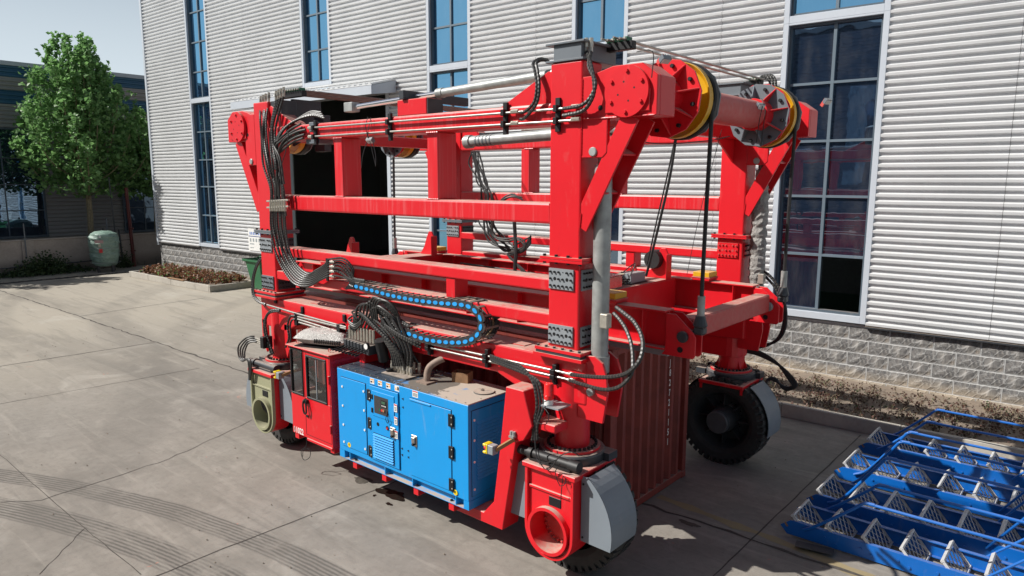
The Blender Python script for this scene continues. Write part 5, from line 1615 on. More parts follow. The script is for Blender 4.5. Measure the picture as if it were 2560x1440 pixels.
    if not near:
        mb = MB(); q0 = [(lx + (.26 if xc > -8 else -.26) * cos(a) * 1.0, ly + .26 * sin(a)) for a in [-pi / 2 + pi * k / 8 for k in range(9)]]
        sgx = -1 if xc > -8 else 1
        mb.prism(q0 + [(lx + sgx * .95, ly + .26), (lx + sgx * .95, ly - .26)], 'z', 1.93, 2.31); fixnormals(obj('bolster', mb, RED, U, bevel=0.01))
        mb = MB(); mb.prism(q0 + [(lx + sgx * .97, ly + .27), (lx + sgx * .97, ly - .27)], 'z', 2.311, 2.335); fixnormals(obj('bolster_top', mb, RED, U))
        mb = MB(); mb.cyl((lx - .1, ly, 2.335), (lx - .1, ly, 2.46), .08, 16); obj('king_pin', mb, RED, U, smooth=True)
    mb = MB()
    for k in range(0 if near else 8):
        a = 2 * pi * k / 8 + .2; u = Vector((cos(a), sin(a), 0)); t = Vector((-sin(a), cos(a), 0)) * .008; c = Vector((lx, ly, 1.692)); i = len(mb.v)
        A_, B_, C_ = c + u * .23, c + u * .30, c + u * .23 + Vector((0, 0, .16))
        mb.v += [tuple(A_ - t), tuple(B_ - t), tuple(C_ - t), tuple(A_ + t), tuple(B_ + t), tuple(C_ + t)]
        for q in ((0, 1, 2), (5, 4, 3), (0, 3, 4, 1), (1, 4, 5, 2), (2, 5, 3, 0)): mb.face(tuple(i + z for z in q))
    if not near: tag(fixnormals(obj('leg_gusset', mb, RED, U)), kind='stuff')
    # fenders
    for sx in (-1, 1):
        mb = MB(); arcp = [(xc + sx * .85 * cos(a), wz + .85 * sin(a)) for a in [R(-11) + R(66) * k / 12 for k in range(13)]]
        inner = [(xc + sx * .395, 1.45), (xc + sx * .395, .76)]
        pts = [(xc + sx * .40, .645)] + arcp + [(xc + sx * .40, arcp[-1][1])]
        mb.prism(pts, 'y', Y(.15), Y(.162)); i = len(mb.v)
        for px, pz in arcp: mb.v += [(px, Y(.15), pz), (px, Y(.74), pz)]
        for k in range(len(arcp) - 1): mb.face((i + 2 * k, i + 2 * k + 1, i + 2 * k + 3, i + 2 * k + 2))
        j = len(mb.v)
        for px, pz in arcp:
            qx, qz = xc + (px - xc) * .985, wz + (pz - wz) * .985; mb.v += [(qx, Y(.165), qz), (qx, Y(.74), qz)]
        for k in range(len(arcp) - 1): mb.face((j + 2 * k, j + 2 * k + 2, j + 2 * k + 3, j + 2 * k + 1))
        for c_ in ((.43, 1.40), (.43, .70)): 
            q = (xc + sx * c_[0], Y(.14), c_[1]); mb.cyl(q, (q[0], Y(.15), q[2]), .014, 6, 1)
        fixnormals(obj('fender', mb, [FENDER, BOLT], U))
    # wheel
    ty0, ty1 = .385, .86
    mb = MB(); yc = Y((ty0 + ty1) / 2); hw = (ty1 - ty0) / 2
    prof = [(.52, -hw + .06), (.60, -hw + .015), (.70, -hw), (.75, -hw + .03), (.79, -hw + .1), (.795, 0), (.79, hw - .1), (.75, hw - .03), (.70, hw), (.60, hw - .015), (.52, hw - .06)]
    mb.lathe(prof, (xc, yc, wz), 'y', 64)
    for k in range(40):
        a = 2 * pi * k / 40
        for sd in (-1, 1):
            a2 = a + (pi / 40 if sd > 0 else 0); u = Vector((cos(a2), 0, sin(a2))); t = Vector((-sin(a2), 0, cos(a2)))
            mb.obox(Vector((xc, yc + sd * hw * .52, wz)) + u * .79, u * .014, (t * .2 + Vector((0, sd * .9, 0))).normalized() * hw * .45, t * .034)
            mb.obox(Vector((xc, yc + sd * (hw - .03), wz)) + u * .745, u * .045, Vector((0, .028, 0)), t * .034)
    tyre = fixnormals(obj('tyre', mb, TYRE, U))
    inn_ = 1 if near else -1
    mb = MB(); s_ = f * -1.0
    prof = [(.53, .0), (.50, .06), (.47, .2), (.42, .30), (.24, .30), (.24, .10), (.215, -.06), (.20, -.075), (.01, -.075)]
    mb.lathe([(r, -s_ * -1 * 0 + (hw - .05 - d) * s_) for r, d in prof], (xc, yc, wz), 'y', 40)
    for k in range(8):
        a = 2 * pi * k / 8; u = Vector((cos(a), 0, sin(a))); t = Vector((-sin(a), 0, cos(a)))
        mb.obox(Vector((xc, yc + s_ * (hw - .26), wz)) + u * .36, u * .11, t * .012, Vector((0, .09, 0)))
    for k in range(24):
        a = 2 * pi * k / 24; c = Vector((xc + .285 * cos(a), yc + s_ * (hw - .35), wz + .285 * sin(a))); mb.cyl(c, c + Vector((0, s_ * .05, 0)), .018, 6)
    fixnormals(obj('rim', mb, plain('wheel_dark', (0.03, 0.032, 0.034), 0.6) if 'wheel_dark' not in bpy.data.materials else bpy.data.materials['wheel_dark'], U, smooth=True))
    mb = MB(); mb.lathe([(.205, .0), (.205, .1), (.19, .115), (.0, .115)], (xc, yc + s_ * (hw + .0), wz), 'y', 32)
    for v in range(len(mb.v)):
        x_, y_, z_ = mb.v[v]; mb.v[v] = (x_, yc + s_ * (hw + (y_ - (yc + s_ * hw))), z_)
    fixnormals(obj('hub', mb, plain('hub_grey', (0.075, 0.078, 0.082), 0.5) if 'hub_grey' not in bpy.data.materials else bpy.data.materials['hub_grey'], U, smooth=True))
    mb = MB(); mb.cyl((xc, Y(.3), wz), (xc, Y(.6), wz), .25, 24); obj('axle', mb, DGREY, U)
    return U
wheel_unit(-5.07, True, False); wheel_unit(-11.95, True, True); wheel_unit(-5.07, False, False); wheel_unit(-11.95, False, False)
# arches joining chassis and left leg
for y in (7.0, 12.33):
    for xa in (-12.5, -11.7):
        fixnormals(red('leg_plate', MB().prism([(xa, 2.4), (xa + .2, 2.4), (xa + .2, 2.05), (xa + (.14 if xa < -12 else .06), 1.75), (xa, 1.95)], 'y', y, y + .04), RED, bevel=0.004))
for k in range(3):
    hose([PX(1852, 864 + 2 * k, 12.6), PX(1900, 868 - 2 * k, 12.62), PX(1938 + 2 * k, 852, 12.62), PX(1956 + 3 * k, 822, 12.6), PX(1961 + 2 * k, 780, 12.55), (-4.368, 12.500, 3.026)], .026, False, BLACK)
for k in range(4):
    hose([PX(1850, 868 + 3 * k, 12.6), PX(1895, 878 + 3 * k, 12.65), PX(1940 + 3 * k, 905 + 3 * k, 12.7), PX(1970 + 4 * k, 945, 12.72), PX(1982 + 3 * k, 965, 12.7), PX(1962, 968 + 2 * k, 12.68), PX(1938, 952 - 2 * k, 12.66), (-4.608, 12.620, 1.440), PX(1910 + 2 * k, 985, 12.6)], .024, False, BLACK)
hose([(-4.663, 12.200, 3.533), (-4.515, 12.200, 3.439), (-4.365, 12.200, 3.277), (-4.286, 12.200, 3.108)], .024, True); hose([(-4.659, 12.200, 3.462), (-4.532, 12.200, 3.367), (-4.397, 12.200, 3.224), (-4.332, 12.200, 3.068)], .022, True)
# generator cradle frame (right)
fixnormals(red('cradle_frame', MB().prism([(-5.80, 2.44), (-5.50, 2.44), (-5.46, 2.3), (-5.36, 2.0), (-5.50, 1.78), (-5.63, 1.72), (-5.86, .42), (-6.9, .42), (-6.9, .56), (-6.20, .57), (-6.02, .78), (-5.90, 1.6)], 'y', 6.62, 6.95), RED, bevel=0.008))
red('cradle_arm', MB().box(-5.52, -5.05, 6.7, 7.0, 1.95, 2.06), RED)
for x in (-8.97, -8.23, -7.49, -6.74):
    red('cradle_foot', MB().box(x - .055, x + .055, 6.52, 7.38, .455, .575), RED, bevel=0.006)
red('cradle_foot', MB().box(-9.64, -9.53, 6.52, 7.3, .55, .66), CABRED, bevel=0.006); red('cradle_foot', MB().box(-10.70, -10.58, 6.52, 7.3, .55, .66), CABRED, bevel=0.006)
# weld beads where plates meet
def bead(a, b, parent=None):
    a, b = Vector(a), Vector(b); n = max(3, int((b - a).length / .02)); mb = MB(); d = (b - a).normalized(); u = d.orthogonal().normalized(); v = d.cross(u); prev = None
    rb_ = random.Random(int(a.x * 100 + b.z * 50))
    for k in range(n + 1):
        r_ = .007 * (1 + .35 * (k % 2)) + rb_.uniform(0, .002); q = mb.ring(a.lerp(b, k / n), u, v, r_, 5)
        if prev is not None:
            for z_ in range(5): mb.face((prev + z_, prev + (z_ + 1) % 5, q + (z_ + 1) % 5, q + z_))
        prev = q
    obj('weld_bead', mb, RED, parent or sc)
for y in (7.0, 11.95):
    for x in (-9.95, -7.68): bead((x - .005, y + .012, 4.822), (x + .24, y + .012, 4.822)); bead((x - .005, y + .012, 5.77), (x + .24, y + .012, 5.77))
    for xo, sg in ((-4.94, 1), (-11.9, 1)): bead((xo, y, 5.4), (xo, y, 6.28))
    bead((-4.92, y - .002, 5.812), (-3.96, y - .002, 5.812)); bead((-4.96, y + .008, 4.42), (-4.93, y + .008, 4.7))
    for z in (4.56, 4.8): bead((-5.414, y + .002, z), (-5.405, y + .3, z))

# ================================================================== GENERATOR
gx0, gx1, gy0, gy1 = -9.34, -6.37, 6.5, 7.44
ge = obj('generator', MB().box(gx0, gx1, gy0, gy1, 0.705, 2.085), BLUE, sc, bevel=0.008)
obj('roof_panel', MB().box(gx0 + .004, gx1 - .004, gy0 + .004, gy1 - .004, 2.0855, 2.10), GENTOP, ge)
obj('roof_hatch', MB().box(gx0 + .15, gx0 + .85, gy0 + .1, gy0 + .75, 2.1005, 2.106), GENTOP, ge)
obj('roof_seam', MB().box(gx0 + 1.48, gx0 + 1.487, gy0 + .01, gy1 - .02, 2.1005, 2.108), GENTOP, ge)
mb = MB()
for k in range(16):
    for y in (gy0 + .03, gy1 - .03): mb.cyl((gx0 + .08 + k * .187, y, 2.10), (gx0 + .08 + k * .187, y, 2.109), .011, 6)
for y in (gy0 + .3, gy0 + .6): mb.cyl((gx0 + .05, y, 2.10), (gx0 + .05, y, 2.109), .011, 6); mb.cyl((gx1 - .05, y, 2.10), (gx1 - .05, y, 2.109), .011, 6)
tag(obj('roof_bolts', mb, ZINC, ge), kind='stuff')
# base skid
mb = MB(); mb.box(gx0, gx0 + .13, gy0, gy1, .58, .705); mb.box(gx1 - .10, gx1, gy0, gy1, .58, .705)
mb.box(gx0 + .131, gx1 - .101, gy0 + .09, gy0 + .14, .585, .704); mb.box(gx0 + .131, gx1 - .101, gy1 - .1, gy1, .585, .704)
for x in (-9.07, -8.18, -7.54, -6.63): mb.box(x - .008, x + .008, gy0 + .002, gy0 + .09, .592, .704)
obj('skid', mb, BLUE, ge)
obj('skid_flange', MB().box(gx0 + .131, gx1 - .101, gy0, gy0 + .14, .577, .585), paint('skid_top', (0.008, 0.30, 0.72), 0.5, 1.0, 0.1), ge)
mb = MB()
for x in (-8.97, -7.49, -6.76): mb.cyl((x, gy0 + .05, .585), (x, gy0 + .05, .605), .022, 6)
tag(obj('skid_bolts', mb, BOLT, ge), kind='stuff')
def gpanel(name, x0, x1, z0, z1, th=.012, mat=BLUE):
    obj('door_gap', MB().box(x0 - .008, x1 + .008, gy0 - .0016, gy0 - .0004, z0 - .008, z1 + .008), BOLT, ge)
    return obj(name, MB().box(x0, x1, gy0 - th, gy0 - .0018, z0, z1), mat, ge, bevel=0.004)
d1 = gpanel('door', -9.23, -8.595, .80, 1.955)
mb = MB()
for x, zs in ((-9.19, (1.80, 1.48, 1.16, .865)), (-8.635, (1.83, 1.52, 1.20, .885))):
    for z in zs: mb.cyl((x, gy0 - .022, z), (x, gy0 - .012, z), .019, 10)
tag(obj('screw_caps', mb, WHITE, ge), kind='stuff')
d2 = gpanel('door', -8.475, -7.805, .775, 1.965, .022)
d3 = gpanel('door', -7.55, -6.695, .765, 1.95)
obj('door_rail', MB().box(-7.55, -7.1, gy0 - .026, gy0 - .012, 1.92, 1.945), BLUE, ge, bevel=0.004)
def sheet(name, x0, x1, z0, z1, y, mat, parent=ge, th=.002): return obj(name, MB().box(x0, x1, y - th, y, z0, z1), mat, parent)
yd = gy0 - .0222
obj('control_frame', MB().box(-8.41, -7.885, yd - .010, yd, 1.50, 1.90), BLUE, ge, bevel=0.004)
sheet('control_window', -8.355, -8.02, 1.555, 1.835, yd - .0105, plain('control_panel_dark', (0.045, 0.045, 0.047), 0.15), ge)
yc = yd - .0126
sheet('display', -8.19, -8.05, 1.68, 1.79, yc, BOLT); sheet('screen', -8.175, -8.09, 1.735, 1.775, yc - .0021, plain('screen_green', (0.05, 0.12, 0.07), 0.2))
mb = MB()
for k in range(4): mb.box(-8.17 + k * .028, -8.155 + k * .028, yc - .004, yc - .0022, 1.695, 1.712)
tag(obj('keys', mb, WHITE, ge), kind='stuff')
for x, m in ((-8.2, GREEN), (-8.155, REDP), (-8.115, plain('tan_knob', (0.4, 0.2, 0.1)))):
    mb = MB(); mb.cyl((x, yc - .02, 1.635), (x, yc, 1.635), .019, 10); obj('knob', mb, m, ge)
mb = MB(); mb.tube([(-8.04, yc - .005, 1.64), (-8.01, yc - .02, 1.58), (-8.0, yc - .02, 1.5), (-8.03, yc - .01, 1.46), (-8.06, yc - .02, 1.52), (-8.03, yc - .005, 1.62)], .005, 5); obj('key_cord', mb, BOLT, ge)
for z in (1.80, 1.585): obj('small_hinge', MB().box(-8.425, -8.385, yd - .022, yd - .0105, z - .04, z + .04), BOLT, ge, bevel=0.004)
def sticker(x, z, w, h, kind, y):
    mb = MB(); mb.box(x, x + w, y - .0015, y, z - h, z, 0)
    if kind == 'r':
        mb.box(x + .006, x + w - .006, y - .0022, y - .0016, z - h * .22, z - h * .06, 1)
        for k in range(3): mb.box(x + .012, x + w - .012, y - .0022, y - .0016, z - h * (.5 + .17 * k), z - h * (.42 + .17 * k), 3)
    elif kind == 'o':
        mb.box(x + .006, x + w - .006, y - .0022, y - .0016, z - h * .3, z - h * .08, 2)
        mb.box(x + .01, x + w * .5, y - .0022, y - .0016, z - h * .8, z - h * .5, 3); mb.box(x + w * .6, x + w - .01, y - .0022, y - .0016, z - h * .72, z - h * .46, 2)
    else:
        i = len(mb.v); mb.v += [(x + w * .1, y - .0022, z - h * .8), (x + w * .5, y - .0022, z - h * .8), (x + w * .3, y - .0022, z - h * .2)]; mb.face((i, i + 1, i + 2), 2)
        mb.box(x + w * .58, x + w - .006, y - .0022, y - .0016, z - h * .8, z - h * .2, 3)
    return obj('sticker', mb, [WHITE, REDP, ORANGEP, BOLT], ge)
for x, k in ((-8.48, 'o'), (-8.29, 'o'), (-8.095, 'o'), (-7.895, 'w')): sticker(x, 2.075, .10, .085, k, gy0 - .001)
sticker(-7.50, 2.08, .12, .10, 'r', gy0 - .001)
for z in (1.80, 1.60, 1.385): sticker(-7.885, z, .07, .125, 'r', yd - .011)
def louvre(x0, x1, z0, z1, n):
    obj('vent_backing', MB().box(x0, x1, yd - .0015, yd - .0002, z0, z1), BOLT, ge)
    h = (z1 - z0) / n
    for k in range(n):
        z = z0 + k * h; mb = MB(); mb.prism([(yd - .030, z + h * .2), (yd - .026, z + h * .1), (yd - .002, z + h * .58), (yd - .002, z + h * .72)], 'x', x0 + .008, x1 - .008)
        fixnormals(obj('louvre_slat', mb, BLUE, ge))
louvre(-8.405, -7.915, .825, 1.225, 10)
for x, z, r, m in ((-8.29, 1.38, .03, BOLT), (-8.065, 1.37, .034, BOLT)):
    mb = MB(); mb.cyl((x, yd - .004, z), (x, yd, z), r, 16); obj('button_hole', mb, m, ge)
mb = MB(); mb.cyl((-8.055, yd - .02, 1.37), (-8.055, yd - .0042, 1.37), .018, 12); obj('stop_button', mb, REDP, ge)
def latch(x, z, y):
    mb = MB(); mb.box(x - .06, x + .06, y - .012, y, z - .085, z + .085); mb.box(x - .03, x + .035, y - .04, y - .0125, z - .03, z + .06); mb.cyl((x + .0, y - .05, z - .05), (x, y - .0125, z - .05), .022, 8, 1)
    return obj('latch', mb, [plain('latch_steel', (0.5, 0.46, 0.42), 0.3, 0.9) if 'latch_steel' not in bpy.data.materials else bpy.data.materials['latch_steel'], BOLT], ge, bevel=0.006)
latch(-7.93, 1.33, yd); latch(-7.46, 1.32, gy0 - .0122)
for x, zs, y in ((-8.495, (1.80, 1.345, .885), gy0 - .002), (-6.69, (1.81, 1.345, .87), gy0 - .002)):
    for z in zs:
        mb = MB(); mb.box(x - .045, x + .045, y - .028, y, z - .09, z + .09)
        for a in (-.05, .05): mb.cyl((x + .024, y - .033, z + a), (x + .024, y - .0285, z + a), .012, 8, 1)
        obj('hinge', mb, [BOLT, ZINC], ge, bevel=0.01)
mb = MB()
for x, z in ((-7.72, 1.90), (-7.72, 1.77), (-7.76, 1.12), (-7.76, 1.02), (-7.62, 1.12), (-7.62, 1.02)):
    i = len(mb.v); mb.v += [(x - .025, gy0 - .003, z), (x + .02, gy0 - .003, z + .018), (x + .02, gy0 - .003, z - .022)]; mb.face((i, i + 1, i + 2))
tag(obj('direction_marks', mb, BOLT, ge), kind='stuff')
for x, z in ((-9.06, .845), (-6.62, .775)):
    mb = MB(); mb.cyl((x, gy0 - .0135, z), (x, gy0 - .0125, z), .042, 18, 0)
    mb.prism([(x - .006, z + .02), (x + .012, z + .02), (x + .002, z + .002), (x + .012, z + .002), (x - .01, z - .025), (x - .002, z - .004), (x - .014, z - .004)], 'y', gy0 - .015, gy0 - .0137, 1)
    fixnormals(obj('earth_sign', mb, [YPLAST, BOLT], ge))
# right end: panel with louvres
X = gx1
obj('door_gap', MB().box(X + .0004, X + .0016, 6.555, 7.40, .76, 2.0), BOLT, ge)
ep = obj('end_panel', MB().box(X + .0018, X + .012, 6.563, 7.392, .768, 1.992), BLUE, ge, bevel=0.004)
for k in range(17):
    z = .98 + k * .05; mb = MB(); mb.prism([(X + .034, z + .006), (X + .030, z), (X + .0125, z + .036), (X + .0125, z + .044)], 'y', 6.645, 7.34)
    fixnormals(obj('louvre_slat', mb, BLUE, ge))
mb = MB()
for z in (1.86, 1.57, 1.26, .86): mb.cyl((X + .012, 6.6, z), (X + .022, 6.6, z), .018, 10)
tag(obj('screw_caps', mb, WHITE, ge), kind='stuff')
# roof fittings
ob_ = obj('hose_plate', MB().box(-8.46, -7.88, 6.70, 7.22, 2.101, 2.125), paint('hose_plate_dusty', (0.1, 0.095, 0.09), 0.6, 0.9, 0.2), ge, bevel=0.004)
mb = MB(); mb.cyl((-8.4, 6.82, 2.125), (-8.4, 6.82, 2.17), .055, 12); obj('filler_cap', mb, BOLT, ge, bevel=0.006)
EXH = plain('exhaust_dusty', (0.27, 0.2, 0.16), 0.7, 0.1, 0.3)
mb = MB(); mb.tube([(-7.58, 6.86, 2.11), (-7.58, 6.87, 2.24), (-7.55, 6.9, 2.34), (-7.47, 6.98, 2.42), (-7.40, 7.04, 2.46)], .052, 16, step=.03); mb.box(-7.70, -7.46, 6.74, 6.98, 2.101, 2.125); obj('exhaust_pipe', mb, EXH, ge, smooth=True)
mb = MB(); mb.cyl((-6.6, 7.06, 2.10), (-6.6, 7.06, 2.118), .15, 32); mb.box(-6.66, -6.6, 7.05, 7.075, 2.1185, 2.123, 1); mb.box(-6.68, -6.64, 7.1, 7.115, 2.1185, 2.123, 1); obj('radiator_cap', mb, [paint('cap_dusty', (0.1, 0.1, 0.1), 0.6, 1.0), BOLT], ge)

# ================================================================== DRIVER CAB
cx0, cx1, cy0, cy1 = -10.73, -9.53, 6.5, 7.42
cb = empty('driver_cab', ((cx0 + cx1) / 2, 6.96, .65), sc)
mb = MB(); zb = .655
mb.box(cx0, cx1, cy0, cy0 + .03, zb, 1.385)                                   # lower front
mb.box(cx0, cx0 + .03, cy0 + .031, cy1, zb, 1.385); mb.box(cx0, cx0 + .03, cy1 - .06, cy1, 1.386, 2.235); mb.box(cx1 - .03, cx1, cy0 + .031, cy1, zb, 2.235)
mb.box(cx0 + .031, cx1 - .031, cy1 - .03, cy1, zb, 2.235); mb.box(cx0 + .031, cx1 - .031, cy0 + .031, cy1 - .031, zb, zb + .04)
mb.box(cx0, cx0 + .02, cy0, cy0 + .03, 1.386, 2.235); mb.box(-10.325, -10.235, cy0, cy0 + .03, 1.386, 2.235); mb.box(-9.64, cx1, cy0, cy0 + .03, 1.386, 2.235)
mb.box(cx0 + .021, -10.326, cy0, cy0 + .03, 2.215, 2.235); mb.box(-10.234, -9.641, cy0, cy0 + .03, 2.15, 2.235)
obj('cab_shell', mb, CABRED, cb, bevel=0.004)
obj('cab_roof', MB().box(cx0 - .05, cx1 + .04, cy0 - .05, cy1 + .02, 2.236, 2.262), CABRED, cb, bevel=0.008)
mb = MB()
for y in [cy0 + .1 + k * .075 for k in range(11)]: pass
for k in range(22): mb.box(cx1 + .001, cx1 + .008, cy0 + .06, cy1 - .05, .72 + k * .07, .755 + k * .07)
tag(obj('side_ribs', mb, CABRED, cb), kind='stuff')
def wframe(x0, x1, z0, z1, w=.032):
    mb = MB(); y0, y1 = cy0 - .016, cy0 + .034
    mb.box(x0, x1, y0, y1, z0, z0 + w); mb.box(x0, x1, y0, y1, z1 - w, z1); mb.box(x0, x0 + w, y0, y1, z0 + w, z1 - w); mb.box(x1 - w, x1, y0, y1, z0 + w, z1 - w)
    f = obj('window_frame', mb, BLACK, cb, bevel=0.006)
    q_ = MB(); q_.quad((x0 + w, cy0 + .01, z0 + w), (x1 - w, cy0 + .01, z0 + w), (x1 - w, cy0 + .01, z1 - w), (x0 + w, cy0 + .01, z1 - w)); obj('pane', q_, CABGLASS, cb)
    return f
q_ = MB(); q_.quad((cx0 + .01, cy0 + .032, 1.387), (cx0 + .01, cy1 - .062, 1.387), (cx0 + .01, cy1 - .062, 2.234), (cx0 + .01, cy0 + .032, 2.234)); obj('side_pane', q_, CABGLASS, cb)
obj('rear_lining', MB().box(cx0 + .04, cx1 - .04, cy1 - .045, cy1 - .032, .72, 2.22), plain('cab_lining', (0.34, 0.33, 0.32), 0.7), cb)
obj('cab_floor', MB().box(cx0 + .035, cx1 - .035, cy0 + .035, cy1 - .05, .696, .705), plain('cab_floor_mat', (0.3, 0.28, 0.26), 0.8), cb)
wframe(-10.705, -10.33, 1.39, 2.212); wframe(-10.232, -9.642, 1.385, 2.148)
mb = MB(); mb.box(-9.955, -9.94, cy0 + .002, cy0 + .02, 1.42, 2.11); obj('pane_divider', mb, LGREY, cb)
# door outline and furniture
mb = MB()
for x in (-10.30, -9.555): mb.box(x - .004, x + .004, cy0 - .003, cy0 - .0005, .72, 2.20)
mb.box(-10.296, -9.559, cy0 - .003, cy0 - .0005, .716, .722); mb.box(-10.296, -9.559, cy0 - .003, cy0 - .0005, 2.197, 2.203)
tag(obj('door_seam', mb, BOLT, cb), kind='stuff')
mb = MB(); mb.tube([(-10.265, cy0 - .01, 1.36), (-10.265, cy0 - .06, 1.34), (-10.27, cy0 - .07, 1.24), (-10.24, cy0 - .07, 1.13), (-10.20, cy0 - .06, 1.13), (-10.19, cy0 - .06, 1.22), (-10.22, cy0 - .05, 1.33)], .016, 8); mb.box(-10.29, -10.20, cy0 - .05, cy0 - .001, 1.29, 1.36); mb.box(-10.26, -10.22, cy0 - .02, cy0 - .001, 1.04, 1.08)
obj('door_handle', mb, BLACK, cb, smooth=True)
mb = MB()
for z in (1.83, .98): mb.cyl((-9.548, cy0 - .02, z - .07), (-9.548, cy0 - .02, z + .07), .018, 8)
tag(obj('door_hinge', mb, CABRED, cb), kind='stuff')
obj('door_sill', MB().box(-10.3, -9.55, cy0 - .004, cy0 + .2, .60, .654), CABRED, cb, bevel=0.01)
mb = MB(); mb.tube([(-9.67 + .03 * cos(a), 6.6, 2.29 + .03 * sin(a)) for a in [k * .7 for k in range(9)]], .007, 6, step=.02); mb.tube([(-10.66 + .03 * cos(a), 6.62, 2.29 + .03 * sin(a)) for a in [k * .7 for k in range(9)]], .007, 6, step=.02); obj('lifting_ring', mb, REDT, cb)
# inside: seat, wheel, console
mb = MB(); mb.box(-10.05, -9.65, 6.75, 7.15, 1.05, 1.15); mb.box(-9.72, -9.64, 6.75, 7.15, 1.15, 1.75); mb.box(-9.95, -9.75, 6.85, 7.05, .7, 1.05); obj('seat', mb, plain('seat_grey', (0.09, 0.09, 0.095), 0.8), cb, bevel=0.03)
mb = MB(); mb.lathe([(.15, 0), (.165, .012), (.15, .024), (.135, .012), (.15, 0)], (-10.13, 6.78, 1.52), 'z', 24)
for k in range(3): mb.bar((-10.13, 6.78, 1.53), (-10.13 + .14 * cos(k * 2.1), 6.78 + .14 * sin(k * 2.1), 1.53), .02, .012)
mb.bar((-10.13, 6.78, 1.53), (-10.35, 6.78, 1.0), .03, .03); obj('steering_wheel', mb, LGREY, cb, smooth=True)
mb = MB(); mb.box(-10.65, -10.4, 6.7, 7.3, .7, 1.35); mb.bar((-10.6, 6.65, 1.75), (-10.25, 6.8, 1.45), .05, .05); obj('console', mb, DGREY, cb, bevel=0.01)
# stencilled fleet number
me = text_mesh('01022', .175, .0008, .004); me.materials.append(WHITE)
for ch, w0, mat in (('0', -10.705, CLEARW), ('1022', -10.635, WHITE)):
    m2 = text_mesh(ch, .15, .0008, .004); m2.materials.append(mat)
    o = bpy.data.objects.new('fleet_number', m2); col.objects.link(o); o.parent = cb
    o.location = Vector((w0, cy0 - .002, .672)) - W[cb.name]; o.rotation_euler = (R(90), 0, 0); o.scale = (.80, 1, 1)
mb = MB(); mb.tube([(-10.35, 6.52, .64), (-10.33, 6.50, .5), (-10.42, 6.45, .38), (-10.3, 6.42, .27), (-10.16, 6.45, .35), (-10.2, 6.48, .47), (-10.36, 6.46, .42), (-10.38, 6.45, .3)], .006, 5); obj('dangling_wire', mb, BOLT, cb)

# emergency stops, beacon, work lamps
def estop(x, y, z, arm):
    e = empty('emergency_stop', (x, y, z), sc)
    obj('switch_box', MB().box(x - .005, x + .09, y - .055, y + .055, z - .06, z + .06), LGREY, e, bevel=0.006)
    mb = MB(); mb.box(x - .03, x - .006, y - .06, y + .06, z - .065, z + .065); mb.box(x - .085, x - .031, y - .06, y + .06, z + .035, z + .065); mb.box(x - .085, x - .031, y - .06, y + .06, z - .065, z - .035); obj('guard', mb, YPLAST, e, bevel=0.006)
    mb = MB(); mb.cyl((x - .09, y, z), (x - .031, y, z), .032, 12); obj('stop_button', mb, REDP, e)
    mb = MB(); mb.bar((x + .09, y, z), arm, .035, .05); mb.box(arm[0] - .06, arm[0] + .02, arm[1] - .04, arm[1] + .04, arm[2] + .02, arm[2] + .05, 1)
    for d in (-.045, .0): mb.cyl((arm[0] + d, arm[1], arm[2] + .05), (arm[0] + d, arm[1], arm[2] + .1), .022, 6, 1)
    obj('bracket', mb, [plain('rusty_bar', (0.3, 0.17, 0.07), 0.8) if 'rusty_bar' not in bpy.data.materials else bpy.data.materials['rusty_bar'], GALV], e)
estop(*(-5.836, 6.360, 1.665), tuple((-5.640, 6.600, 1.770))); estop(*(-11.082, 6.480, 1.640), tuple((-10.872, 6.700, 1.721)))
bp = (-5.170, 6.720, 2.380); be = empty('beacon', bp, sc)
mb = MB(); mb.cyl((bp[0], bp[1], bp[2] - .07), (bp[0], bp[1], bp[2] + .0), .06, 20); obj('beacon_base', mb, WHITE, be, smooth=True)
mb = MB(); mb.lathe([(.062, 0.001), (.062, .05), (.066, .055), (.062, .06), (.06, .19), (.05, .205), (.0, .205)], bp, 'z', 24); obj('beacon_lens', mb, BEACON, be, smooth=True)
obj('beacon_shelf', MB().box(bp[0] - .07, bp[0] + .2, bp[1] - .07, bp[1] + .2, bp[2] - .09, bp[2] - .071), LGREY, be)
def worklamp(p, d, name='work_lamp'):
    p = Vector(p); d = Vector(d).normalized(); l = empty(name, p, sc)
    u = d.cross(Vector((0, 0, 1))).normalized(); w = u.cross(d)
    mb = MB(); mb.obox(p, d * .03, u * .062, w * .042); 
    for k in range(3): mb.obox(p - d * .042 + u * (-.04 + .04 * k), d * .012, u * .006, w * .036)
    obj('lamp_body', mb, GREYP, l, bevel=0.008)
    mb = MB(); mb.obox(p + d * .032, d * .0015, u * .054, w * .035); obj('lamp_lens', mb, plain('lamp_lens', (0.6, 0.6, 0.58), 0.15) if 'lamp_lens' not in bpy.data.materials else bpy.data.materials['lamp_lens'], l)
    mb = MB(); mb.bar(p - d * .05 - w * .0, p - d * .05 - w * .12, .02, .06); obj('lamp_bracket', mb, REDT, l)
worklamp((-4.05, 7.35, 6.45), (.5, -.2, -.85)); worklamp((-3.72, 12.1, 6.36), (.7, -.3, -.6)); worklamp((-4.1, 10.3, 6.17), (.6, -.3, -.5)); worklamp((-8.9, 6.96, 5.70), (.1, -.6, -.75))
def wire(pts, r=.006, parent=sc, mat=BLACK): mb = MB(); mb.tube(pts, r, 5, step=.06); return obj('wire', mb, mat, parent)
wire([(-8.95, 6.97, 6.06), (-8.98, 6.93, 5.9), (-8.92, 6.93, 5.74), (-9.05, 6.93, 5.5), (-9.12, 6.94, 5.28)]); wire([(-8.88, 6.97, 6.05), (-8.92, 6.93, 5.8), (-8.86, 6.94, 5.62), (-8.76, 6.94, 5.32)]); wire([(-8.82, 6.95, 5.66), (-8.75, 6.94, 5.45), (-8.76, 6.94, 5.3)])
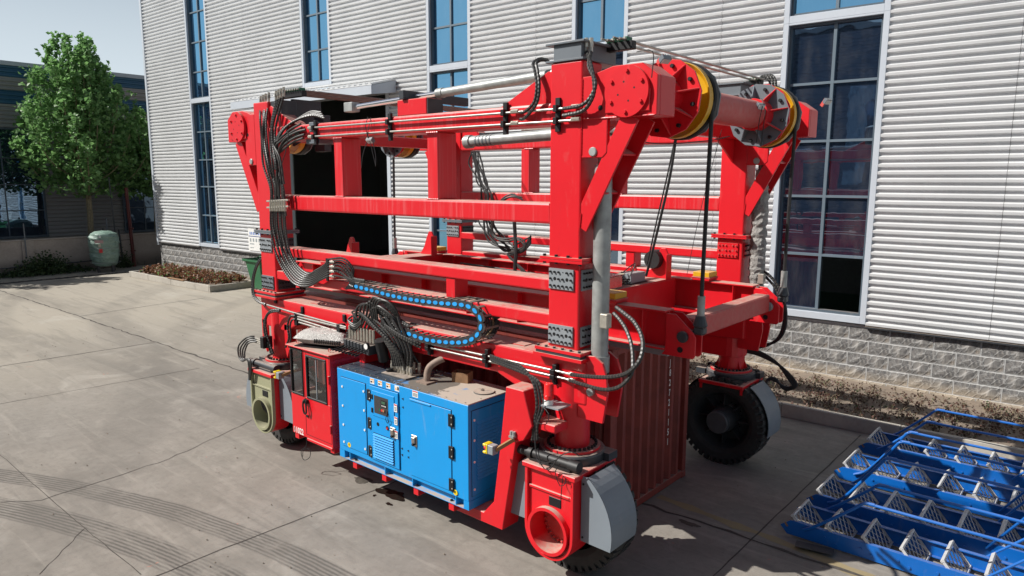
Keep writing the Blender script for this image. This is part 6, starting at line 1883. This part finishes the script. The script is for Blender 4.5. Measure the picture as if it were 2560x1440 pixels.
wire([(-4.11, 10.35, 6.28), (-4.06, 10.3, 6.2), (-4.09, 10.28, 6.0), (-4.12, 10.28, 5.65)]); wire([(-4.0, 10.25, 6.12), (-4.02, 10.26, 5.9), (-4.05, 10.28, 5.6)]); wire([(-4.95, 10.9, 5.9), (-5.3, 11.0, 4.6), (-5.5, 11.0, 3.5)], .005)
wire([(-5.3, 7.5, 5.78), (-4.9, 8.6, 5.6), (-4.6, 9.6, 5.66), (-4.5, 10.2, 5.75)], .008)
wire([(-4.2, 6.98, 6.5), (-4.0, 6.98, 6.48), (-3.98, 6.94, 6.2)], .006); wire([(-4.880, 6.500, 1.725), (-5.128, 6.500, 1.605), (-5.233, 6.550, 1.719), (-5.301, 6.600, 1.951)], .008); wire([(-5.241, 6.600, 1.754), (-5.131, 6.520, 1.598), (-4.989, 6.500, 1.566), (-4.820, 6.500, 1.792), (-4.643, 6.500, 1.890), (-4.573, 6.550, 1.844)], .007)
wire([(-4.848, 6.540, 1.670), (-4.928, 6.550, 1.541), (-4.851, 6.550, 1.381), (-4.761, 6.550, 1.460), (-4.805, 6.550, 1.524), (-4.826, 6.550, 1.337), (-4.836, 6.550, 1.203)], .006)
wire([(-5.116, 6.650, 2.398), (-5.247, 6.600, 2.304), (-5.309, 6.600, 2.107), (-5.118, 6.600, 2.100), (-5.075, 6.600, 2.239), (-5.199, 6.620, 2.310)], .006)

# oil cooler fan on the far right head
fp = Vector((-5.15, 12.75, 6.42)); fn = empty('cooling_fan', fp, sc)
mb = MB(); mb.lathe([(.36, -.12), (.37, .18), (.36, .18), (.35, -.12), (.36, -.12)], fp, 'z', 36); obj('fan_drum', mb, LGREY, fn, smooth=True)
mb = MB(); mb.lathe([(.36, .26), (.50, .22), (.505, .25), (.36, .30), (.36, .26)], fp, 'z', 36); obj('fan_rim', mb, LGREY, fn, smooth=True)
mb = MB()
for k in range(8):
    a = k * pi / 4; c = fp + Vector((.38 * cos(a), .38 * sin(a), .08)); mb.obox(c, Vector((cos(a), sin(a), 0)) * .05, Vector((-sin(a), cos(a), 0)) * .008, Vector((0, 0, .17)))
for k in range(5):
    a = k * 2 * pi / 5; mb.bar(fp + Vector((0, 0, .1)), fp + Vector((.34 * cos(a), .34 * sin(a), .1)), .1, .01)
obj('fan_blades', mb, GREYP, fn)
mb = MB().box(-5.55, -4.75, 12.37, 13.1, 6.18, 6.30); mb.bar((-5.1, 12.4, 6.26), (-4.6, 12.6, 6.4), .04, .04); obj('fan_mount', mb, GREYP, fn)
# bundle hoses on the far side and loom hanging to the spreader
rj = random.Random(14)
for k in range(9):
    g = lambda s_=.07: rj.gauss(0, s_)
    hose([(-11.5 + k * .03, 11.9, 5.75), (-11.45 + k * .035 + g(), 11.88, 5.45), (-11.25 + k * .03 + g(), 11.86, 5.05), (-11.05 + k * .03 + g(), 11.86, 4.72), (-11.1 + k * .035 + g(), 11.84, 4.2), (-10.9 + k * .05 + g(), 11.82, 3.8 + g()), (-10.45 + k * .04, 11.82, 3.56 + g()), (-9.95 + k * .02, 11.8, 3.62 + g()), (-9.6, 11.78, 3.9 - k * .02)], rj.choice((.014, .018, .024)), False, BLACK)
loom = [(-8.220, 9.800, 4.760), (-8.398, 9.750, 4.816), (-8.597, 9.700, 4.733), (-8.766, 9.700, 4.508), (-8.867, 9.700, 4.244), (-8.817, 9.700, 4.059), (-8.528, 9.700, 4.000), (-8.237, 9.700, 4.046), (-8.066, 9.700, 3.940), (-8.140, 9.700, 3.819), (-8.468, 9.700, 3.737), (-8.259, 9.650, 3.617), (-7.998, 9.600, 3.460), (-7.838, 9.600, 3.294), (-7.680, 9.500, 2.890)]
for k in range(3): hose([(p_[0] + .02 * k, p_[1], p_[2] + .025 * sin(i * 1.3 + k * 2)) for i, p_ in enumerate(loom)], .016, False, plain('loom_brown', (0.035, 0.025, 0.02), 0.6) if k == 1 else BLACK, 'cable_loom')
hose([(-8.295, 9.700, 4.342), (-8.275, 9.700, 4.088), (-8.212, 9.650, 3.803), (-8.197, 9.600, 3.369), (-8.119, 9.500, 2.911)], .035, False, BLACK, 'cable_loom')
hose([(-5.118, 9.700, 5.724), (-5.195, 9.700, 5.163), (-5.338, 9.700, 4.493), (-5.470, 9.700, 3.925), (-5.551, 9.700, 3.601)], .021, False, BLACK, 'cable_loom'); hose([(-5.142, 9.720, 5.726), (-5.253, 9.720, 5.163), (-5.416, 9.720, 4.427), (-5.548, 9.720, 3.790)], .012, False, BLACK, 'cable_loom')

# ================================================================== SPREADER (hangs in the carrier)
sp = empty('lifting_spreader', (-8.65, 9.68, 2.9)); tag(sp, 'red lifting spreader frame hanging on black belts above the rusty container', 'spreader')
def spr(name, mb, mat=RED, bevel=0.008): return fixnormals(obj(name, mb, mat, sp, bevel=bevel))
for y, s in ((8.25, 1), (11.17, -1)):
    mb = MB(); xa, xb = -13.0, -4.35
    mb.box(xa, xb, y - .13, y + .13, 3.385, 3.41); mb.box(xa, xb, y - .13, y + .13, 2.885, 2.91); mb.box(xa, xb, y - .012, y + .012, 2.911, 3.384)
    for k in range(8): mb.box(xa + .6 + k * 1.1, xa + .615 + k * 1.1, y - .12, y + .12, 2.911, 3.384)
    spr('main_beam', mb, RED, 0.004)
    for xa in (-4.35, -13.0):
        d = 1 if xa > -9 else -1
        lug = [(xa, 3.38), (xa + d * .14, 3.38), (xa + d * .40, 3.16), (xa + d * .43, 3.1), (xa + d * .43, 2.86), (xa + d * .40, 2.82), (xa - d * .05, 2.82), (xa, 2.885)]
        for dy in (-.10, .085): spr('belt_lug', MB().prism(lug, 'y', y + dy, y + dy + .025))
        mb = MB(); mb.cyl((xa + d * .26, y - .15, 3.1), (xa + d * .26, y + .15, 3.1), .075, 20); obj('lug_pin', mb, DGREY if y < 9 else GALV, sp, bevel=0.01)
        mb = MB(); mb.cyl((xa + d * .22, y - .105, 2.92), (xa + d * .22, y - .103, 2.92), .04, 14); obj('lug_hole', mb, BOLT, sp)
    for xa in (-5.25, -11.9):
        mb = MB(); mb.box(xa - .17, xa + .17, y - .17, y + .17, 3.46, 3.475, 1); mb.box(xa - .15, xa + .15, y - .15, y + .15, 3.476, 3.56); obj('landing_pad', mb, [YELLOW, RED], sp, bevel=0.008)
        spr('pad_bracket', MB().prism([(xa - .15, 3.411), (xa + .15, 3.411), (xa + .17, 3.459), (xa - .17, 3.459)], 'y', y - .16, y + .16))
for xa in (-4.2, -13.15):
    spr('end_beam', MB().box(xa - .10, xa + .14, 8.39, 11.03, 3.02, 3.30), REDT, 0.02)
for xa in (-5.75, -11.6):
    mb = MB(); mb.box(xa - .5, xa + .02, 8.39, 11.03, 3.40, 3.425); mb.box(xa, xa + .02, 8.39, 11.03, 2.9, 3.399); mb.box(xa - .5, xa - .48, 8.39, 11.03, 2.9, 3.399)
    spr('cross_beam', mb, RED, 0.004)
for y in (9.2, 10.2):
    spr('inner_beam', MB().box(-11.05, -6.3, y - .1, y + .1, 3.0, 3.3), RED, 0.01)
spr('twistlock_rail', MB().box(-13.0, -4.4, 8.33, 8.41, 2.75, 2.86), LGREY, 0.004)
for xa in (-5.75, -11.6):
    for y, s in ((8.6, 1), (10.75, -1)):
        g = [(xa - .42, 3.426), (xa + .02, 3.426), (xa + .02, 3.85), (xa - .03, 3.95), (xa - .12, 3.95), (xa - .2, 3.8), (xa - .28, 3.6)]
        spr('guide_horn', MB().prism(g, 'y', y - .02, y + .02)); spr('guide_rib', MB().box(xa + .021, xa + .04, y - .09, y + .09, 3.426, 3.85))
mb = MB(); mb.box(-6.15, -5.80, 8.95, 9.4, 3.426, 3.62); mb.box(-6.16, -5.79, 8.94, 9.41, 3.621, 3.635); obj('control_box', mb, plain('stainless_box', (0.5, 0.42, 0.38), 0.25, 0.8), sp, bevel=0.006)
mb = MB(); mb.box(-6.1, -5.85, 9.75, 10.2, 3.426, 3.60); mb.box(-6.13, -5.82, 9.72, 10.23, 3.426, 3.45, 1); obj('junction_box', mb, [LGREY, BLACK], sp, bevel=0.006)
mb = MB(); mb.tube([(-5.9, 9.9 + .05 * cos(a) * 1.4, 3.63 + .09 * sin(a)) for a in [pi * k / 6 for k in range(7)]], .02, 7, step=.02); obj('box_handle', mb, REDP, sp, smooth=True)
rnd = random.Random(6)
for k in range(8):
    pts = [(-5.95 + rnd.gauss(0, .1), 9.55 + rnd.gauss(0, .12), 3.45 + abs(rnd.gauss(0, .1))) for _ in range(5)]; mb = MB(); mb.tube(pts, .009, 5, step=.04); obj('cable', mb, BLACK if k % 2 else plain('pale_cable', (0.4, 0.36, 0.25)) if k == 0 else HOSEG, sp)
mb = MB()
for k in range(2): mb.cyl((-11, 11.02 - k * .05, 3.26 - k * .06), (-6.3, 11.02 - k * .05, 3.16 - k * .06), .02, 8)
obj('spreader_pipe', mb, HOSEG, sp, smooth=True)
mb = MB(); mb.lathe([(.0, .0), (.15, .0), (.17, .12), (.15, .35)], (-5.98, 10.62, 3.75), 'y', 16); obj('hose_reel', mb, BLACK, sp, smooth=True)

# ================================================================== CONTAINER
cn = empty('shipping_container', (-9.3, 9.52, 0)); tag(cn, 'rusty dark red shipping container standing under the carrier', 'container')
kx0, kx1, ky0, ky1, kz = -13.35, -5.25, 8.30, 10.74, 2.70
def corr_side(name, fixed, a0, a1, axis, out, z0, z1, pitch=.276, dep=.06):
    mb = MB(); pts = []; a = a0
    while a < a1:
        for da, o in ((0, 0), (.072, 0), (.138, -dep), (.21, -dep)):
            if a + da <= a1: pts.append((a + da, o))
        a += pitch
    pts.append((a1, pts[-1][1]))
    for z in (z0, z1):
        for p_, o in pts: mb.v.append((p_, fixed + out * o, z) if axis == 'x' else (fixed + out * o, p_, z))
    n = len(pts)
    for j in range(n - 1): mb.face((j, j + 1, n + j + 1, n + j))
    return obj(name, mb, CONT, cn)
corr_side('side_panel', ky0 + .01, kx0 + .1, kx1 - .1, 'x', -1, .14, kz - .1); corr_side('side_panel', ky1 - .01, kx0 + .1, kx1 - .1, 'x', 1, .14, kz - .1)
endp = corr_side('end_panel', kx1 - .01, ky0 + .1, ky1 - .1, 'y', 1, .14, kz - .1, .25, .075); corr_side('end_panel', kx0 + .01, ky0 + .1, ky1 - .1, 'y', -1, .14, kz - .1)
for x in (kx0, kx1 - .12):
    for y in (ky0, ky1 - .12):
        obj('corner_post', MB().box(x, x + .12, y, y + .12, .12, kz - .12), CONT, cn, bevel=0.008)
        for z in (0, kz - .119): obj('corner_casting', MB().box(x - .006, x + .126, y - .006, y + .126, z, z + .119), CONT, cn, bevel=0.012)
for y in (ky0, ky1 - .06):
    for z0_, z1_ in ((.02, .14), (kz - .1, kz - .02)): obj('side_rail', MB().box(kx0 + .13, kx1 - .13, y, y + .06, z0_, z1_), CONT, cn, bevel=0.006)
for x in (kx0, kx1 - .06):
    for z0_, z1_ in ((.02, .14), (kz - .1, kz - .02)): obj('end_rail', MB().box(x, x + .06, ky0 + .13, ky1 - .13, z0_, z1_), CONT, cn, bevel=0.006)
obj('roof_sheet', MB().box(kx0 + .05, kx1 - .05, ky0 + .05, ky1 - .05, kz - .04, kz - .019), CONT, cn)
obj('floor', MB().box(kx0 + .05, kx1 - .05, ky0 + .06, ky1 - .06, .1, .138), CONT, cn)
z = 2.42
for ch in 'TJ82721151':
    m2 = text_mesh(ch, .16, .001, .002); m2.materials.append(WHITE)
    o = bpy.data.objects.new('container_number', m2); col.objects.link(o); o.parent = cn
    o.location = Vector((kx1 + .004, 10.02, z - .13)) - W[cn.name]; o.rotation_euler = (R(90), 0, R(90)); o.scale = (.62, 1, 1); z -= .168

# ================================================================== LOOSE THINGS
# sack on the cab roof
mb = MB(); nx, ny = 16, 12; rnd = random.Random(2)
ox, oy, oz = -10.16, 6.93, 2.263
Xa = Vector((.94, .34, 0)); Ya = Vector((-.34, .94, 0))
for side in (1, 0):
    for j in range(ny + 1):
        for i in range(nx + 1):
            u, v = i / nx * 2 - 1, j / ny * 2 - 1
            e = max(0, (1 - abs(u) ** 4) * (1 - abs(v) ** 4)) ** .45
            q = Vector((u, v, 0)); n_ = mnoise.noise(Vector((u * 3, v * 3, side * 5)))
            h = .085 + (.10 * e + .02 * n_ * e if side else -.075 * e)
            p_ = Vector((ox, oy, oz)) + Xa * (u * .50 * (1 - .04 * n_)) + Ya * (v * .33) + Vector((0, 0, .01 + h * 1.5))
            mb.v.append(tuple(p_))
N = (nx + 1) * (ny + 1)
for sd in (0, 1):
    for j in range(ny):
        for i in range(nx):
            a = sd * N + j * (nx + 1) + i; f_ = (a, a + 1, a + nx + 2, a + nx + 1); mb.face(f_ if sd == 0 else f_[::-1], 0)
sk = fixnormals(obj('sack', mb, SACK, smooth=True)); tag(sk, 'clear plastic wrapped sack with dark stripes lying on the cab roof', 'sack')
obj('pallet_board', MB().obox((ox - .02, oy - .05, oz + .008), Xa * .44, Ya * .29, Vector((0, 0, .008))), BOLT, sk)
mb = MB()
for k in range(15):
    c = Vector((ox, oy, oz)) + Xa * (-.06 + k * .036) + Ya * -.325 + Vector((0, 0, .125)); mb.obox(c, Xa * .006, Ya * .012, Vector((0, 0, .035)))
for k in range(3):
    c = Vector((ox, oy, oz)) + Xa * .0 + Ya * (.02 + .05 * k) + Vector((0, 0, .295)); mb.obox(c, Xa * .22, Ya * .006, Vector((0, 0, .004)))
obj('printed_stripes', mb, BOLT, sk)
# open carton on the generator
mb = MB(); c = Vector((-7.22, 7.25, 2.101)); a = .35; ux = Vector((cos(a), sin(a), 0)); uy = Vector((-sin(a), cos(a), 0)); w, d, h = .13, .09, .075
for s_ in (-1, 1):
    mb.obox(c + ux * s_ * w + Vector((0, 0, h)), ux * .004, uy * d, Vector((0, 0, h))); mb.obox(c + uy * s_ * (d + .004) + Vector((0, 0, h)), ux * w, uy * .004, Vector((0, 0, h)))
mb.obox(c + Vector((0, 0, .005)), ux * w, uy * d, Vector((0, 0, .004)))
ctn = tag(obj('carton', mb, CARD), 'small open brown carton on the generator roof', 'box')
mb = MB()
for k in range(5): mb.obox(c + Vector((rnd.uniform(-.07, .07), rnd.uniform(-.05, .05), .06)), ux * .03, uy * .02, Vector((0, 0, .05)))
obj('parts_inside', mb, BOLT, ctn)

# ---- blue steel ladders lying on the ground
def ladder_flight(y0, y1, label, rail_far=True, rise=.72):
    x0, L = -3.27, 7.2
    t = empty('steel_ladder', (x0, (y0 + y1) / 2, 0)); tag(t, label, 'ladder', 'blue steel ladders laid flat on the yard')
    for y, s in ((y0, 1), (y1, -1)):
        mb = MB(); mb.prism([(x0, .135), (x0 + .14, .245), (x0 + L, .245), (x0 + L, .03), (x0 + .10, .03)], 'y', y - .006, y + .006)
        for z0, z1 in ((.233, .245), (.03, .042)): mb.box(x0 + .17, x0 + L, min(y + s * .007, y + s * .06), max(y + s * .007, y + s * .06), z0, z1)
        for k in range(14):
            xx = x0 + .62 + k * .46; mb.cyl((xx, y - s * .008, .15), (xx, y - s * .022, .15), .018, 6); mb.cyl((xx + .14, y - s * .008, .10), (xx + .14, y - s * .022, .10), .018, 6)
        st = fixnormals(obj('stringer', mb, STAIRBLUE, t))
        mb = MB(); mb.obox((x0 + .085, y - s * .007, .165), Vector((.035, 0, -.045)) * .55, Vector((0, .001, 0)), Vector((.012, 0, .009))); obj('slot', mb, CARD, st)
    ya, yb = y0 + .012, y1 - .012
    for k in range(14):
        xx = x0 + .16 + k * .47
        # expanded-metal tread standing on its edge, leaning
        p0 = Vector((xx, 0, .315)); p1 = Vector((xx + .225, 0, .045)); dv = (p1 - p0); dl = dv.length; dn = dv.normalized(); nn = Vector((-dn.z, 0, dn.x))
        mb = MB(); mb.obox((p0.x - .004, (ya + yb) / 2, p0.z), dn * .012, Vector((0, (yb - ya) / 2, 0)), nn * .026)
        mb.obox((p1.x, (ya + yb) / 2, p1.z), dn * .01, Vector((0, (yb - ya) / 2, 0)), nn * .022)
        for y in (ya + .01, yb - .01): mb.obox((p0 + p1) / 2 + Vector((0, y, 0)), dv / 2, Vector((0, .008, 0)), nn * .018)
        nd = 5; wy = yb - ya
        for q in range(-2, nd + 1):
            for sg in (-1, 1):
                sy0 = wy * q / nd; sy1 = sy0 + dl
                a_, b_ = (sy0, sy1)
                ta, tb = 0.0, 1.0
                if a_ < 0: ta = -a_ / dl; a_ = 0
                if b_ > wy: tb = (wy - sy0) / dl; b_ = wy
                if tb - ta < .08: continue
                A_ = p0 + dv * ta; B_ = p0 + dv * tb
                ya_, yb_ = (ya + a_, ya + b_) if sg > 0 else (yb - a_, yb - b_)
                mb.bar((A_.x, ya_, A_.z), (B_.x, yb_, B_.z), .012, .008)
        obj('tread', mb, TREAD, t)
    rails = [(y0 - .03, 1)] + ([(y1 + .03, -1)] if rail_far else [])
    for y, s in rails:
        mb = MB(); mb.tube([(x0 + .33, y, .17), (x0 + .55, y, .33), (x0 + .98, y, .17 + rise * .82), (x0 + 1.08, y, .17 + rise * .97), (x0 + 1.22, y, .17 + rise), (x0 + 1.6, y, .17 + rise * .985), (x0 + L - .3, y, .17 + rise * .985)], .021, 9, step=.05)
        for xx in (x0 + 3.0, x0 + 5.4): mb.tube([(xx - .62, y, .17), (xx, y, .17 + rise * .97)], .017, 8)
        mb.tube([(x0 + 1.0, y, .17 + rise * .5), (x0 + 2.0, y, .17 + rise * .5), (x0 + L - .3, y, .17 + rise * .5)], .014, 7, step=.4) if False else None
        obj('handrail', mb, STAIRBLUE, t, smooth=True)
    return t
TREAD = plain('galvanised_tread', (0.56, 0.56, 0.56), 0.45, 0.2, 0.15, 20)
ladder_flight(9.83, 10.52, 'blue steel ladder nearest the front, farthest from the wall, with grey mesh treads', True, .66)
ladder_flight(10.95, 11.74, 'second blue steel ladder counted from the front of the row', True, .95)
ladder_flight(12.35, 13.2, 'third blue steel ladder from the front, with a single handrail', False, .95)
ladder_flight(13.85, 14.66, 'blue steel ladder at the back of the row, beside the long kerb', True, .72)
# packers and scraps under the ladders
def scrap(name, label, cat, c, ax, ay, az, mat, ang=False):
    mb = MB()
    if ang:
        mb.obox(Vector(c) + Vector(ay) * .0 + Vector((0, 0, .05)), ax, Vector(ay) * .9, Vector((0, 0, .004)))
        mb.obox(Vector(c) + Vector(ay) * .9 + Vector((0, 0, .026)), ax, Vector(ay).normalized() * .004, Vector((0, 0, .026)))
    else: mb.obox(c, ax, ay, az)
    return tag(obj(name, mb, mat, bevel=0.003), label, cat)
scrap('angle_iron', 'short dark angle iron lying beside the front blue ladder', 'steel offcut', (-2.72, 9.62, 0.004), (.24, .05, 0), (-.02, .10, 0), 0, plain('mill_scale', (0.05, 0.045, 0.042), 0.6), True)
scrap('steel_packer', 'dark steel packer under the gap between the two front ladders', 'packer', (-2.35, 10.75, .022), (.12, .02, 0), (0, .08, 0), (0, 0, .02), BOLT)
scrap('wood_packer', 'pale wooden packer poking out between the second and third ladders', 'packer', (-2.9, 11.98, .02), (.17, .03, 0), (-.01, .1, 0), (0, 0, .018), plain('pale_wood', (0.42, 0.34, 0.2), 0.8))
scrap('wood_packer', 'small brown block at the tip of the second ladder', 'packer', (-3.25, 11.9, .03), (.06, .02, 0), (-.01, .05, 0), (0, 0, .028), CARD)
scrap('wood_plank', 'thin brown board lying on the small bed kerb', 'plank', Wp(-33.0, 2.1, .33), tuple(WU * .8), tuple(WN * .08), (0, 0, .015), CARD)
print('objects', len(bpy.data.objects), 'tris', sum(len(p.vertices) - 2 for o in bpy.data.objects if o.type == 'MESH' for p in o.data.polygons), 'stones', nst)
